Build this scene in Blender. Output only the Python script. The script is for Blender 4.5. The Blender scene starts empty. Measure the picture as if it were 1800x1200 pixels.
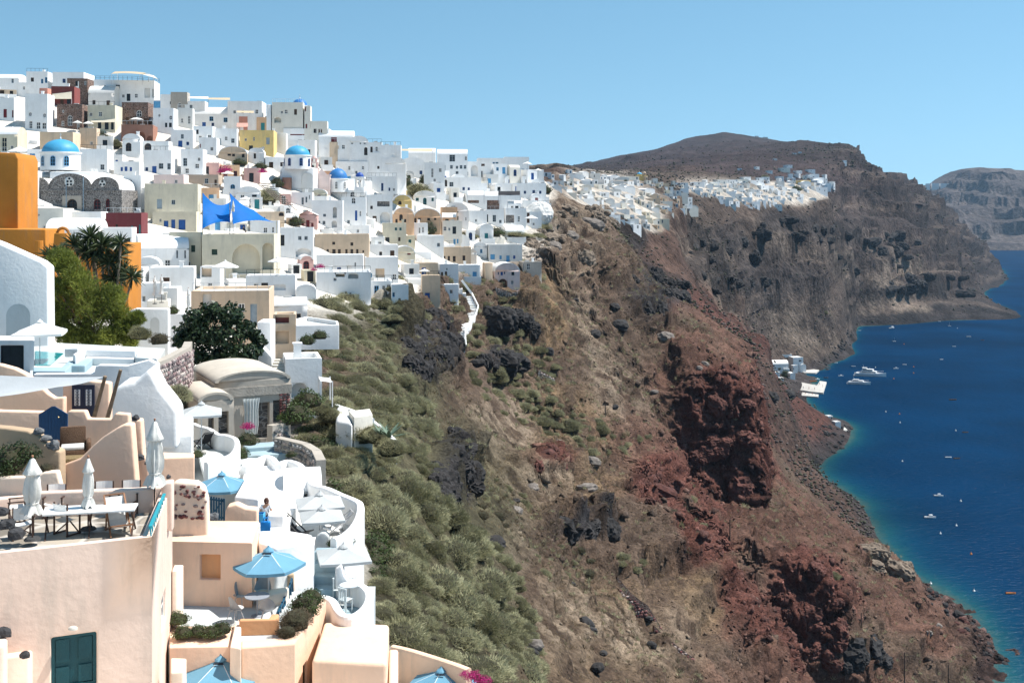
import bpy, bmesh, math, random
import numpy as np
from mathutils import Vector, Matrix

# ------------------------------------------------------------------ camera, sky, sun, exposure
F, HZ, CAMH = 2000.0, 372.0, 120.0        # focal length in photo pixels, horizon row, camera height over the sea
SUN_AZ, SUN_EL = math.radians(80), math.radians(58)   # azimuth to the right of the view direction
scene = bpy.context.scene
COL = scene.collection
cam_d = bpy.data.cameras.new('camera'); cam = bpy.data.objects.new('camera', cam_d); COL.objects.link(cam)
cam.location = (0, 0, CAMH); cam.rotation_euler = (math.pi / 2, 0, 0)
cam_d.sensor_width = 36; cam_d.lens = 36 * F / 1800; cam_d.shift_y = -(600 - HZ) / 1800
cam_d.clip_start = 0.5; cam_d.clip_end = 60000
scene.camera = cam
w = bpy.data.worlds.new('World'); scene.world = w; w.use_nodes = True
nt = w.node_tree; bg = nt.nodes['Background']
sky = nt.nodes.new('ShaderNodeTexSky'); sky.sky_type = 'NISHITA'; sky.sun_disc = False
sky.sun_elevation = SUN_EL; sky.sun_rotation = SUN_AZ
sky.altitude = 0; sky.air_density = 1.0; sky.dust_density = 0.0; sky.ozone_density = 2.0
tcw = nt.nodes.new('ShaderNodeTexCoord'); lift = nt.nodes.new('ShaderNodeVectorMath'); lift.operation = 'ADD'; lift.inputs[1].default_value = (0, 0, .15)
nrmv = nt.nodes.new('ShaderNodeVectorMath'); nrmv.operation = 'NORMALIZE'; hsw = nt.nodes.new('ShaderNodeHueSaturation')
hsw.inputs['Hue'].default_value = .483; hsw.inputs['Saturation'].default_value = 1.1; hsw.inputs['Value'].default_value = .65
nt.links.new(tcw.outputs['Generated'], lift.inputs[0]); nt.links.new(lift.outputs[0], nrmv.inputs[0]); nt.links.new(nrmv.outputs[0], sky.inputs[0])
nt.links.new(sky.outputs[0], hsw.inputs['Color']); wm = nt.nodes.new('ShaderNodeMix'); wm.data_type = 'RGBA'; wm.blend_type = 'MULTIPLY'; wm.inputs[0].default_value = 1; wm.inputs[7].default_value = (1, 1, .95, 1); nt.links.new(hsw.outputs[0], wm.inputs[6]); nt.links.new(wm.outputs[2], bg.inputs[0]); bg.inputs[1].default_value = 0.15
sun_d = bpy.data.lights.new('sun', 'SUN'); sun_d.energy = 4.7; sun_d.angle = math.radians(0.53); sun_d.color = (1, .955, .89)
sun = bpy.data.objects.new('sun', sun_d); COL.objects.link(sun)
SUNV = Vector((math.sin(SUN_AZ) * math.cos(SUN_EL), math.cos(SUN_AZ) * math.cos(SUN_EL), math.sin(SUN_EL)))
sun.rotation_euler = SUNV.to_track_quat('Z', 'Y').to_euler(); sun.location = (300, 0, 500)
vs = scene.view_settings; vs.view_transform = 'Standard'; vs.look = 'None'; vs.exposure = 0.78; vs.gamma = 1; vs.use_curve_mapping = False
scene.cycles.max_bounces = 6; scene.cycles.diffuse_bounces = 3; scene.cycles.glossy_bounces = 2
scene.cycles.transparent_max_bounces = 6; scene.cycles.volume_bounces = 0; scene.cycles.caustics_reflective = False; scene.cycles.caustics_refractive = False

# ------------------------------------------------------------------ helpers
def at(px, py, Y): return Vector(((px - 900) / F * Y, Y, CAMH - (py - HZ) / F * Y))
def atz(px, py, z):
 Y = F * (CAMH - z) / (py - HZ); return at(px, py, Y)
def srgb(r, g, b):
 return tuple(((c / 255 + .055) / 1.055) ** 2.4 if c > 10 else c / 255 / 12.92 for c in (r, g, b))

MATS = {}
def node(nt, t, **kw):
 n = nt.nodes.new(t)
 for k, v in kw.items():
  if k in n.inputs: n.inputs[k].default_value = v
  else: setattr(n, k, v)
 return n
def mat(name, col, rough=.8, var=.12, scale=1.2, bump=.15, bscale=12, spec=.3, metal=0, stain=0, trans=0, rnd=0):
 """plain procedural material: base colour with two scales of noise, fine relief, optional streaky wear"""
 if name in MATS: return MATS[name]
 m = bpy.data.materials.new(name); m.use_nodes = True; MATS[name] = m
 nt = m.node_tree; L = nt.links.new; b = nt.nodes['Principled BSDF']
 b.inputs['Roughness'].default_value = rough; b.inputs['Metallic'].default_value = metal
 b.inputs['Specular IOR Level'].default_value = spec
 tc = node(nt, 'ShaderNodeNewGeometry')
 n1 = node(nt, 'ShaderNodeTexNoise', Scale=scale, Detail=5.0, Roughness=.6); L(tc.outputs['Position'], n1.inputs['Vector'])
 r = node(nt, 'ShaderNodeMapRange'); r.inputs[1].default_value = .3; r.inputs[2].default_value = .7
 r.inputs[3].default_value = 1 - var; r.inputs[4].default_value = 1 + var
 L(n1.outputs[0], r.inputs[0])
 mx = node(nt, 'ShaderNodeMix', data_type='RGBA', blend_type='MULTIPLY'); mx.inputs[0].default_value = 1
 mx.inputs[6].default_value = (*col, 1); L(r.outputs[0], mx.inputs[7]); out = mx.outputs[2]
 if stain:
  mp = node(nt, 'ShaderNodeMapping'); mp.inputs['Scale'].default_value = (1.5, 1.5, .25); L(tc.outputs['Position'], mp.inputs[0])
  n2 = node(nt, 'ShaderNodeTexNoise', Scale=.9, Detail=6.0, Roughness=.65); L(mp.outputs[0], n2.inputs['Vector'])
  rr = node(nt, 'ShaderNodeMapRange'); rr.inputs[1].default_value = .52; rr.inputs[2].default_value = .78; rr.inputs[4].default_value = stain
  L(n2.outputs[0], rr.inputs[0])
  m2 = node(nt, 'ShaderNodeMix', data_type='RGBA'); L(rr.outputs[0], m2.inputs[0]); L(out, m2.inputs[6])
  g = sum(col) / 3; m2.inputs[7].default_value = (g * .5 + .07, g * .46 + .06, g * .4 + .05, 1); out = m2.outputs[2]
 if rnd:
  oi = node(nt, 'ShaderNodeObjectInfo'); hs = node(nt, 'ShaderNodeHueSaturation')
  a = node(nt, 'ShaderNodeMapRange'); a.inputs[3].default_value = 1 - rnd; a.inputs[4].default_value = 1 + rnd
  L(oi.outputs['Random'], a.inputs[0]); L(a.outputs[0], hs.inputs['Value']); L(out, hs.inputs['Color'])
  a2 = node(nt, 'ShaderNodeMapRange'); a2.inputs[3].default_value = .5 - rnd * .07; a2.inputs[4].default_value = .5 + rnd * .07
  mm = node(nt, 'ShaderNodeMath', operation='FRACT'); m3 = node(nt, 'ShaderNodeMath', operation='MULTIPLY'); m3.inputs[1].default_value = 7.31
  L(oi.outputs['Random'], m3.inputs[0]); L(m3.outputs[0], mm.inputs[0]); L(mm.outputs[0], a2.inputs[0]); L(a2.outputs[0], hs.inputs['Hue'])
  out = hs.outputs[0]
 L(out, b.inputs['Base Color'])
 if bump:
  n3 = node(nt, 'ShaderNodeTexNoise', Scale=bscale, Detail=4.0); L(tc.outputs['Position'], n3.inputs['Vector'])
  bp = node(nt, 'ShaderNodeBump', Strength=bump, Distance=.05); L(n3.outputs[0], bp.inputs['Height']); L(bp.outputs[0], b.inputs['Normal'])
 if trans:
  t = node(nt, 'ShaderNodeBsdfTranslucent'); L(out, t.inputs[0]); ms = node(nt, 'ShaderNodeMixShader'); ms.inputs[0].default_value = trans
  L(b.outputs[0], ms.inputs[1]); L(t.outputs[0], ms.inputs[2]); L(ms.outputs[0], nt.nodes['Material Output'].inputs[0])
 return m

class MB:
 """collects faces; build() links them as ONE mesh object"""
 def __init__(s): s.v, s.f, s.m = [], [], []
 def add(s, vs, fs, mi=0):
  o = len(s.v); s.v += [tuple(v) for v in vs]; s.f += [tuple(i + o for i in f) for f in fs]; s.m += [mi] * len(fs); return s
 def quad(s, a, b, c, d, mi=0): return s.add([a, b, c, d], [(0, 1, 2, 3)], mi)
 def box(s, x0, x1, y0, y1, z0, z1, mi=0):
  return s.add([(x0, y0, z0), (x1, y0, z0), (x1, y1, z0), (x0, y1, z0), (x0, y0, z1), (x1, y0, z1), (x1, y1, z1), (x0, y1, z1)],
      [(3, 2, 1, 0), (4, 5, 6, 7), (0, 1, 5, 4), (1, 2, 6, 5), (2, 3, 7, 6), (3, 0, 4, 7)], mi)
 def cbox(s, c, sx, sy, sz, mi=0): return s.box(c[0] - sx / 2, c[0] + sx / 2, c[1] - sy / 2, c[1] + sy / 2, c[2] - sz / 2, c[2] + sz / 2, mi)
 def prism(s, pts, z0, z1, mi=0):
  """plan polygon (counter-clockwise) raised from z0 to z1; z1 may be a list"""
  n = len(pts); z1 = z1 if hasattr(z1, '__len__') else [z1] * n; z0 = z0 if hasattr(z0, '__len__') else [z0] * n
  vs = [(p[0], p[1], z0[i]) for i, p in enumerate(pts)] + [(p[0], p[1], z1[i]) for i, p in enumerate(pts)]
  fs = [tuple(range(n - 1, -1, -1)), tuple(range(n, 2 * n))] + [(i, (i + 1) % n, n + (i + 1) % n, n + i) for i in range(n)]
  return s.add(vs, fs, mi)
 def bar(s, a, b, w=.05, h=None, mi=0, up=(0, 0, 1)):
  a, b = Vector(a), Vector(b); d = (b - a).normalized(); u = Vector(up)
  if abs(d.dot(u)) > .98: u = Vector((0, 1, 0))
  x = d.cross(u).normalized() * (w / 2); y = x.cross(d).normalized() * ((h or w) / 2)
  vs = [p + q for p in (a, b) for q in (-x - y, x - y, x + y, -x + y)]
  return s.add(vs, [(3, 2, 1, 0), (4, 5, 6, 7), (0, 1, 5, 4), (1, 2, 6, 5), (2, 3, 7, 6), (3, 0, 4, 7)], mi)
 def tube(s, pts, rad, n=8, mi=0, cap=True):
  pts = [Vector(p) for p in pts]; rad = rad if hasattr(rad, '__len__') else [rad] * len(pts); o = len(s.v); k = len(pts)
  for i, p in enumerate(pts):
   d = (pts[min(i + 1, k - 1)] - pts[max(i - 1, 0)]).normalized(); u = Vector((0, 0, 1)) if abs(d.z) < .9 else Vector((0, 1, 0))
   x = d.cross(u).normalized(); y = x.cross(d)
   for j in range(n):
    a = 2 * math.pi * j / n; s.v.append(tuple(p + (x * math.cos(a) + y * math.sin(a)) * rad[i]))
  fs = [(o + i * n + j, o + i * n + (j + 1) % n, o + (i + 1) * n + (j + 1) % n, o + (i + 1) * n + j) for i in range(k - 1) for j in range(n)]
  if cap: fs += [tuple(o + j for j in range(n))[::-1], tuple(o + (k - 1) * n + j for j in range(n))]
  s.f += fs; s.m += [mi] * len(fs); return s
 def lathe(s, prof, c=(0, 0, 0), n=16, mi=0, a0=0, a1=2 * math.pi, sx=1, sy=1):
  o = len(s.v); k = len(prof); full = abs(a1 - a0 - 2 * math.pi) < 1e-6; nn = n if full else n + 1
  for r, z in prof:
   for j in range(nn):
    a = a0 + (a1 - a0) * j / n; s.v.append((c[0] + r * math.cos(a) * sx, c[1] + r * math.sin(a) * sy, c[2] + z))
  fs = [(o + i * nn + j, o + i * nn + (j + 1) % nn, o + (i + 1) * nn + (j + 1) % nn, o + (i + 1) * nn + j) for i in range(k - 1) for j in range(n)]
  s.f += fs; s.m += [mi] * len(fs); return s
 def build(s, name, mats, parent=None, smooth=False, bevel=0, weld=False, seg=2, loc=None, sharp=40):
  me = bpy.data.meshes.new(name); me.from_pydata(s.v, [], s.f)
  if not isinstance(mats, (list, tuple)): mats = [mats]
  for m in mats: me.materials.append(m)
  if len(mats) > 1: me.polygons.foreach_set('material_index', s.m)
  if weld:
   bm = bmesh.new(); bm.from_mesh(me); bmesh.ops.remove_doubles(bm, verts=bm.verts, dist=.002); bm.to_mesh(me); bm.free()
  if bevel:
   bm = bmesh.new(); bm.from_mesh(me); bmesh.ops.remove_doubles(bm, verts=bm.verts, dist=.002)
   bmesh.ops.recalc_face_normals(bm, faces=bm.faces)
   es = [e for e in bm.edges if len(e.link_faces) == 2 and e.calc_face_angle(0) > .6 and e.calc_length() > bevel * 1.2]
   try: bmesh.ops.bevel(bm, geom=es, offset=bevel, segments=seg, affect='EDGES', clamp_overlap=True, profile=.5)
   except Exception: pass
   bm.to_mesh(me); bm.free(); smooth = True
  if smooth:
   me.polygons.foreach_set('use_smooth', [True] * len(me.polygons)); me.set_sharp_from_angle(angle=math.radians(sharp))
  me.update()
  o = bpy.data.objects.new(name, me); COL.objects.link(o)
  if parent: o.parent = parent
  if loc is not None: o.location = loc
  return o

def empty(name, loc=(0, 0, 0), rz=0):
 o = bpy.data.objects.new(name, None); COL.objects.link(o); o.location = loc; o.rotation_euler = (0, 0, rz); o.empty_display_size = .3
 return o
def tag(o, label, cat, group=None):
 o['label'] = label; o['category'] = cat; o['kind'] = 'thing'
 if group: o['group'] = group
 return o
def struct(o, kind='structure', label=None, cat=None):
 o['kind'] = kind
 if label: o['label'] = label
 if cat: o['category'] = cat
 return o
def copy_tree(o, parent=None):
 c = o.copy(); COL.objects.link(c)
 if parent: c.parent = parent; c.matrix_parent_inverse = o.matrix_parent_inverse
 for ch in CH.get(o.name) or o.children: copy_tree(ch, c)
 return c
CH = {}

RS = np.random.RandomState(7); PERM = RS.permutation(256); PERM = np.concatenate([PERM, PERM, PERM]); VAL = RS.rand(256) * 2 - 1
def noise3(p):
 i = np.floor(p).astype(np.int64); f = p - i; u = f * f * f * (f * (f * 6 - 15) + 10); i &= 255; out = 0
 for dx in (0, 1):
  for dy in (0, 1):
   for dz in (0, 1):
    h = VAL[PERM[PERM[PERM[(i[:, 0] + dx) & 255] + ((i[:, 1] + dy) & 255)] + ((i[:, 2] + dz) & 255)] & 255]
    wt = (u[:, 0] if dx else 1 - u[:, 0]) * (u[:, 1] if dy else 1 - u[:, 1]) * (u[:, 2] if dz else 1 - u[:, 2])
    out = out + h * wt
 return out
def fbm(p, o=4, g=.5):
 a, s, t = 1, 0, 0
 for k in range(o): s = s + a * noise3(p * 2 ** k + 17.3 * k); t += a; a *= g
 return s / t
def ridged(p, o=4, g=.55):
 a, s, t = 1, 0, 0
 for k in range(o): s = s + a * (1 - 2 * np.abs(noise3(p * 2 ** k + 31.7 * k))); t += a; a *= g
 return s / t
def sstep(a, b, x): t = np.clip((x - a) / (b - a), 0, 1); return t * t * (3 - 2 * t)
rnd = random.Random(5)

# ------------------------------------------------------------------ terrain: cross sections (photo column, row) at known distances, lofted
SECT = {
 12: [(-600, 1000), (0, 1250), (300, 1400), (600, 1600), (900, 2100), (1300, 3000), (2000, 4200)],
 22: [(-500, 1180), (-100, 1230), (0, 1260), (300, 1330), (500, 1400), (700, 1500), (900, 1800), (1300, 2400), (2000, 3600)],
 32: [(-400, 1050), (-100, 1150), (0, 1230), (300, 1260), (500, 1290), (700, 1340), (860, 1480), (1000, 1750), (1400, 2300), (2000, 3000)],
 42: [(-400, 930), (-100, 960), (0, 1060), (300, 1120), (500, 1200), (700, 1235), (800, 1260), (860, 1330), (1000, 1480), (1400, 2000), (2000, 2700)],
 55: [(-400, 760), (0, 840), (300, 920), (450, 955), (560, 1010), (650, 1080), (760, 1130), (850, 1200), (960, 1330), (1100, 1530), (2000, 2400)],
 75: [(-400, 640), (0, 680), (300, 700), (400, 745), (440, 790), (560, 800), (640, 818), (700, 870), (750, 930), (850, 1050), (920, 1180), (1050, 1330), (1400, 1750), (2000, 2250)],
 100: [(-400, 560), (0, 590), (250, 615), (400, 640), (480, 665), (560, 680), (650, 706), (700, 750), (760, 818), (860, 950), (940, 1080), (1050, 1180), (1200, 1330), (2000, 2000)],
 130: [(-400, 520), (0, 560), (200, 580), (480, 600), (560, 600), (650, 640), (740, 720), (800, 820), (880, 900), (1000, 1020), (1100, 1120), (1220, 1230), (1500, 1520), (2000, 1900)],
 170: [(-400, 420), (0, 460), (200, 480), (400, 500), (540, 510), (620, 535), (700, 570), (760, 660), (840, 750), (940, 850), (1060, 960), (1180, 1060), (1300, 1190), (1500, 1400), (2000, 1750)],
 220: [(-400, 280), (0, 330), (200, 370), (400, 420), (560, 450), (700, 520), (770, 560), (800, 620), (880, 690), (1000, 790), (1100, 890), (1200, 930), (1280, 990), (1340, 1080), (1400, 1190), (1500, 1300), (1800, 1500), (2000, 1600)],
 238: [(-400, 230), (0, 270), (200, 305), (400, 355), (560, 405), (700, 488), (780, 520), (840, 585), (920, 655), (1040, 765), (1120, 858), (1200, 918), (1280, 984), (1335, 1060), (1400, 1165), (1470, 1240), (1560, 1260), (1700, 1320), (2000, 1530)],
 245: [(-400, 215), (0, 255), (200, 290), (400, 340), (560, 395), (700, 480), (780, 510), (840, 570), (920, 640), (1040, 750), (1120, 840), (1200, 900), (1330, 968), (1460, 1008), (1490, 1080), (1520, 1190), (1700, 1290), (2000, 1500)],
 280: [(-400, 130), (0, 165), (200, 195), (400, 245), (560, 310), (700, 400), (790, 465), (870, 505), (950, 555), (1080, 660), (1170, 790), (1200, 860), (1275, 915), (1340, 920), (1440, 970), (1540, 1040), (1620, 1110), (1700, 1180), (1750, 1225), (1800, 1260), (2000, 1340)],
 300: [(-400, 137), (0, 168), (200, 190), (400, 232), (560, 280), (700, 352), (800, 418), (880, 462), (960, 500), (1060, 600), (1130, 690), (1172, 770), (1200, 838), (1275, 893), (1335, 898), (1345, 905), (1440, 952), (1540, 1020), (1610, 1075), (1693, 1135), (1745, 1180), (1795, 1195), (2000, 1270)],
 310: [(-400, 140), (0, 168), (200, 188), (400, 225), (560, 265), (700, 330), (800, 372), (880, 415), (960, 458), (1060, 558), (1120, 640), (1170, 690), (1220, 672), (1290, 676), (1318, 690), (1332, 750), (1342, 872), (1440, 940), (1540, 1005), (1605, 1050), (1690, 1110), (1740, 1150), (1790, 1165), (2000, 1240)],
 345: [(-400, 170), (0, 190), (200, 205), (400, 235), (560, 258), (700, 295), (830, 318), (930, 342), (985, 385), (1060, 446), (1110, 500), (1160, 560), (1220, 590), (1275, 618), (1316, 662), (1332, 730), (1340, 850), (1440, 915), (1530, 975), (1600, 1020), (1650, 1050), (1710, 1075), (1760, 1090), (2000, 1160)],
 385: [(-400, 200), (400, 250), (560, 265), (700, 290), (850, 296), (950, 312), (990, 345), (1060, 378), (1100, 425), (1150, 500), (1190, 525), (1260, 570), (1318, 605), (1332, 650), (1340, 780), (1400, 850), (1460, 900), (1530, 960), (1580, 1000), (1640, 1020), (2000, 1100)],
 440: [(-400, 220), (500, 270), (800, 312), (950, 325), (1000, 345), (1080, 400), (1120, 415), (1190, 480), (1240, 545), (1320, 612), (1350, 680), (1400, 790), (1450, 850), (1500, 895), (1540, 925), (1570, 930), (2000, 1000)],
 520: [(-400, 230), (500, 280), (800, 305), (950, 312), (1030, 330), (1100, 360), (1160, 400), (1190, 425), (1220, 500), (1280, 570), (1345, 640), (1380, 710), (1410, 790), (1432, 830), (1460, 845), (2000, 910)],
 620: [(-400, 240), (500, 290), (900, 305), (1000, 309), (1100, 322), (1170, 345), (1210, 400), (1240, 480), (1280, 545), (1345, 622), (1390, 690), (1440, 727), (1490, 757), (1515, 768), (2000, 830)],
 700: [(-400, 250), (800, 304), (1000, 307), (1100, 314), (1170, 330), (1210, 385), (1250, 450), (1300, 530), (1345, 652), (1390, 700), (1425, 714), (1450, 726), (2000, 780)],
 800: [(-400, 250), (800, 303), (1000, 306), (1150, 318), (1200, 338), (1225, 365), (1250, 405), (1285, 475), (1320, 575), (1340, 640), (1362, 660), (1400, 667), (1440, 674), (2000, 730)],
 860: [(-400, 250), (800, 302), (1000, 305), (1150, 314), (1240, 336), (1275, 368), (1300, 430), (1335, 520), (1358, 615), (1380, 640), (1412, 647), (1445, 652), (2000, 700)],
 910: [(-400, 250), (800, 302), (1000, 305), (1150, 312), (1280, 334), (1340, 364), (1365, 420), (1395, 500), (1430, 590), (1455, 628), (1475, 638), (2000, 690)],
 960: [(-400, 250), (800, 302), (1000, 305), (1200, 312), (1320, 328), (1390, 352), (1425, 400), (1440, 470), (1465, 570), (1490, 618), (1505, 624), (2000, 670)],
 1060: [(-400, 250), (800, 302), (1000, 304), (1200, 309), (1330, 314), (1420, 330), (1455, 352), (1470, 420), (1480, 520), (1490, 585), (1502, 600), (2000, 650)],
 1190: [(-400, 255), (800, 302), (1000, 304), (1250, 300), (1350, 300), (1440, 318), (1475, 350), (1495, 420), (1500, 500), (1497, 555)][:9] + [(1503, 560), (1515, 578), (2000, 640)],
 1275: [(-400, 260), (800, 302), (1000, 303), (1250, 293), (1400, 292), (1460, 305), (1500, 370), (1545, 450), (1600, 515), (1640, 543), (1680, 553), (1760, 557), (1790, 562), (2000, 600)],
 1370: [(-400, 262), (800, 302), (1000, 302), (1250, 287), (1400, 278), (1480, 285), (1530, 345), (1580, 398), (1640, 455), (1690, 502), (1735, 530), (1770, 545), (1785, 549), (2000, 585)],
 1520: [(-400, 264), (800, 302), (1000, 301), (1250, 281), (1400, 266), (1480, 270), (1515, 295), (1560, 325), (1610, 370), (1660, 435), (1710, 500), (1730, 525), (1745, 532), (2000, 560)],
 1750: [(-400, 266), (800, 302), (1000, 300), (1250, 274), (1400, 262), (1480, 267), (1520, 296), (1560, 318), (1600, 330), (1625, 350), (1660, 400), (1700, 460), (1725, 500), (1740, 512), (2000, 540)],
 2069: [(-400, 270), (800, 303), (1000, 300), (1250, 262), (1400, 256), (1480, 268), (1550, 320), (1600, 332), (1640, 360), (1680, 400), (1720, 435), (1750, 465), (1766, 488), (1780, 490), (2000, 515)],
 2500: [(-400, 290), (800, 310), (960, 303), (1080, 282), (1200, 262), (1270, 252), (1400, 260), (1500, 285), (1600, 335), (1660, 390), (1720, 445), (1738, 468), (1750, 470), (2000, 490)],
 3100: [(-400, 330), (800, 325), (980, 302), (1030, 290), (1080, 275), (1150, 263), (1210, 245), (1270, 233.5), (1330, 243), (1390, 251), (1480, 272), (1560, 330), (1640, 400), (1690, 449), (1700, 453), (2000, 465)],
 3800: [(-400, 380), (900, 360), (1200, 300), (1330, 290), (1500, 330), (1640, 430), (1660, 436), (2000, 445)],
 4600: [(-400, 424), (2000, 430)],
}
def mono(pts):
 out = []
 for a in pts:
  if not out or a[0] > out[-1][0]: out.append(a)
 return out
SY = np.array(sorted(SECT)); LSY = np.log(SY)

# image-space notes of what kind of ground, or painted shade, lies where (column, row, radii, tilt)
ROCK = [(745, 615, 62, 62, 0), (700, 580, 40, 30, 0), (795, 835, 42, 70, 0), (870, 640, 40, 26, .2), (905, 570, 50, 26, 0), (1150, 515, 62, 55, .2), (1060, 470, 90, 40, 0), (1040, 375, 80, 40, .4), (1000, 440, 90, 40, .2),
  (1300, 500, 110, 36, .35), (1400, 470, 70, 40, .4), (1250, 420, 60, 40, .5), (940, 470, 60, 30, 0), (960, 810, 50, 30, 0), (1000, 925, 75, 26, -.1), (1140, 880, 60, 40, .5), (1220, 960, 50, 40, .6),
  (1500, 1150, 90, 40, .1), (1620, 1150, 80, 30, .3), (1560, 985, 60, 36, .7), (1460, 810, 40, 20, 0), (700, 530, 60, 18, 0), (1190, 600, 60, 40, .3), (1300, 1010, 40, 60, 0), (1330, 660, 18, 50, 0), (1090, 1000, 60, 16, 0), (1390, 1050, 40, 30, 0)]
BLUFF = [(1270, 770, 95, 130, .1), (1330, 760, 30, 130, 0), (1420, 1075, 85, 105, .25), (1150, 860, 50, 46, .4), (1230, 960, 60, 50, .6), (1300, 1080, 46, 90, -.3), (960, 810, 40, 26, .2), (1230, 840, 70, 50, 0)]
REDS = BLUFF + [(1280, 580, 120, 28, .66), (1420, 720, 110, 26, .72), (1450, 760, 60, 30, .5), (1340, 940, 120, 60, .3), (1250, 700, 120, 120, 0), (1450, 960, 110, 70, .6), (1600, 1080, 120, 60, .6), (1400, 1190, 160, 50, 0), (1180, 540, 30, 26, 0), (1200, 800, 120, 90, .2)]
PALE = [(1010, 380, 80, 50, .4), (960, 420, 60, 30, 0), (1050, 620, 30, 160, -.35), (900, 720, 26, 100, -.3), (1560, 980, 50, 36, .7), (940, 850, 60, 40, 0), (1100, 690, 30, 70, -.4), (1250, 470, 30, 90, -.5), (1330, 420, 40, 30, 0), (1520, 470, 80, 36, .4), (1600, 480, 60, 30, .4), (1440, 580, 60, 40, .6), (1380, 560, 50, 30, .7), (1560, 540, 80, 16, 0), (1120, 1120, 120, 60, 0), (1000, 1100, 100, 70, .3), (900, 900, 30, 90, -.2), (860, 760, 40, 60, 0)]
BLACK = [(745, 620, 60, 58, 0), (795, 840, 40, 66, 0), (1150, 520, 56, 50, .1), (1300, 500, 100, 26, .35), (1400, 500, 60, 26, .3), (1020, 935, 60, 18, -.1), (880, 640, 36, 24, .3), (900, 575, 40, 22, 0), (1450, 810, 46, 14, -.4), (1500, 620, 26, 50, .4), (1480, 735, 40, 12, .6), (1300, 440, 80, 22, .4), (1410, 400, 80, 22, .2), (1560, 560, 120, 8, 0), (1720, 540, 40, 14, .4), (1660, 520, 40, 20, .3), (1330, 470, 50, 16, .4), (1110, 420, 30, 20, 0)]  # black lava rock, plus one cave's shadow painted as a low dark blob
DRY = [(1050, 1120, 170, 110, 0), (900, 860, 80, 60, 0), (1000, 760, 90, 70, .4), (1250, 1050, 60, 90, -.3), (960, 560, 60, 70, -.3), (1030, 850, 70, 40, 0)]
VILL = [(200, 330, 420, 210, .16), (520, 400, 220, 140, .3), (760, 370, 190, 100, .3), (880, 330, 90, 50, .1), (0, 560, 420, 180, .1), (330, 600, 190, 120, .2), (300, 800, 230, 130, .2), (450, 960, 190, 140, .3), (300, 1150, 380, 160, .1), (680, 490, 60, 50, .3)]
FARV = [(1080, 350, 90, 40, .2), (1140, 385, 30, 25, 0), (1300, 340, 100, 14, .1), (1400, 338, 64, 20, .1)]
def blobs(L, X, Y, soft=.45, warp=None):
 m = np.zeros_like(X)
 for cx, cy, rx, ry, a in L:
  dx, dy = X - cx, Y - cy; c, s = math.cos(a), math.sin(a)
  r = np.hypot((dx * c + dy * s) / rx, (-dx * s + dy * c) / ry)
  if warp is not None: r = r + warp
  m = np.maximum(m, 1 - sstep(1 - soft, 1 + soft, r))
 return m
def loft(px, Ys):
 tab = np.array([np.interp(px, *zip(*mono(SECT[y]))) for y in SY])
 lY = np.log(Ys); k = np.clip(np.searchsorted(LSY, lY) - 1, 0, len(SY) - 2)
 t = ((lY - LSY[k]) / (LSY[k + 1] - LSY[k]))[:, None]
 # smooth (Catmull-like, limited) blend between neighbouring sections
 a, b = tab[k], tab[k + 1]; m0 = (b - tab[np.maximum(k - 1, 0)]) * .5; m1 = (tab[np.minimum(k + 2, len(SY) - 1)] - a) * .5
 d = b - a; lim = 2.2 * np.abs(d); m0 = np.where(m0 * d > 0, np.clip(m0, -lim, lim), 0); m1 = np.where(m1 * d > 0, np.clip(m1, -lim, lim), 0)
 return (2 * t**3 - 3 * t**2 + 1) * a + (t**3 - 2 * t**2 + t) * m0 + (-2 * t**3 + 3 * t**2) * b + (t**3 - t**2) * m1
def smooth1(a, k, axis):
 if k < 1: return a
 ker = np.hanning(2 * k + 3)[1:-1]; ker /= ker.sum()
 p = [(0, 0), (0, 0)]; p[axis] = (k, k)
 ap = np.pad(a, p, mode='edge'); return sum(ker[i] * (ap[i:i + a.shape[0]] if axis == 0 else ap[:, i:i + a.shape[1]]) for i in range(2 * k + 1))
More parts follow.
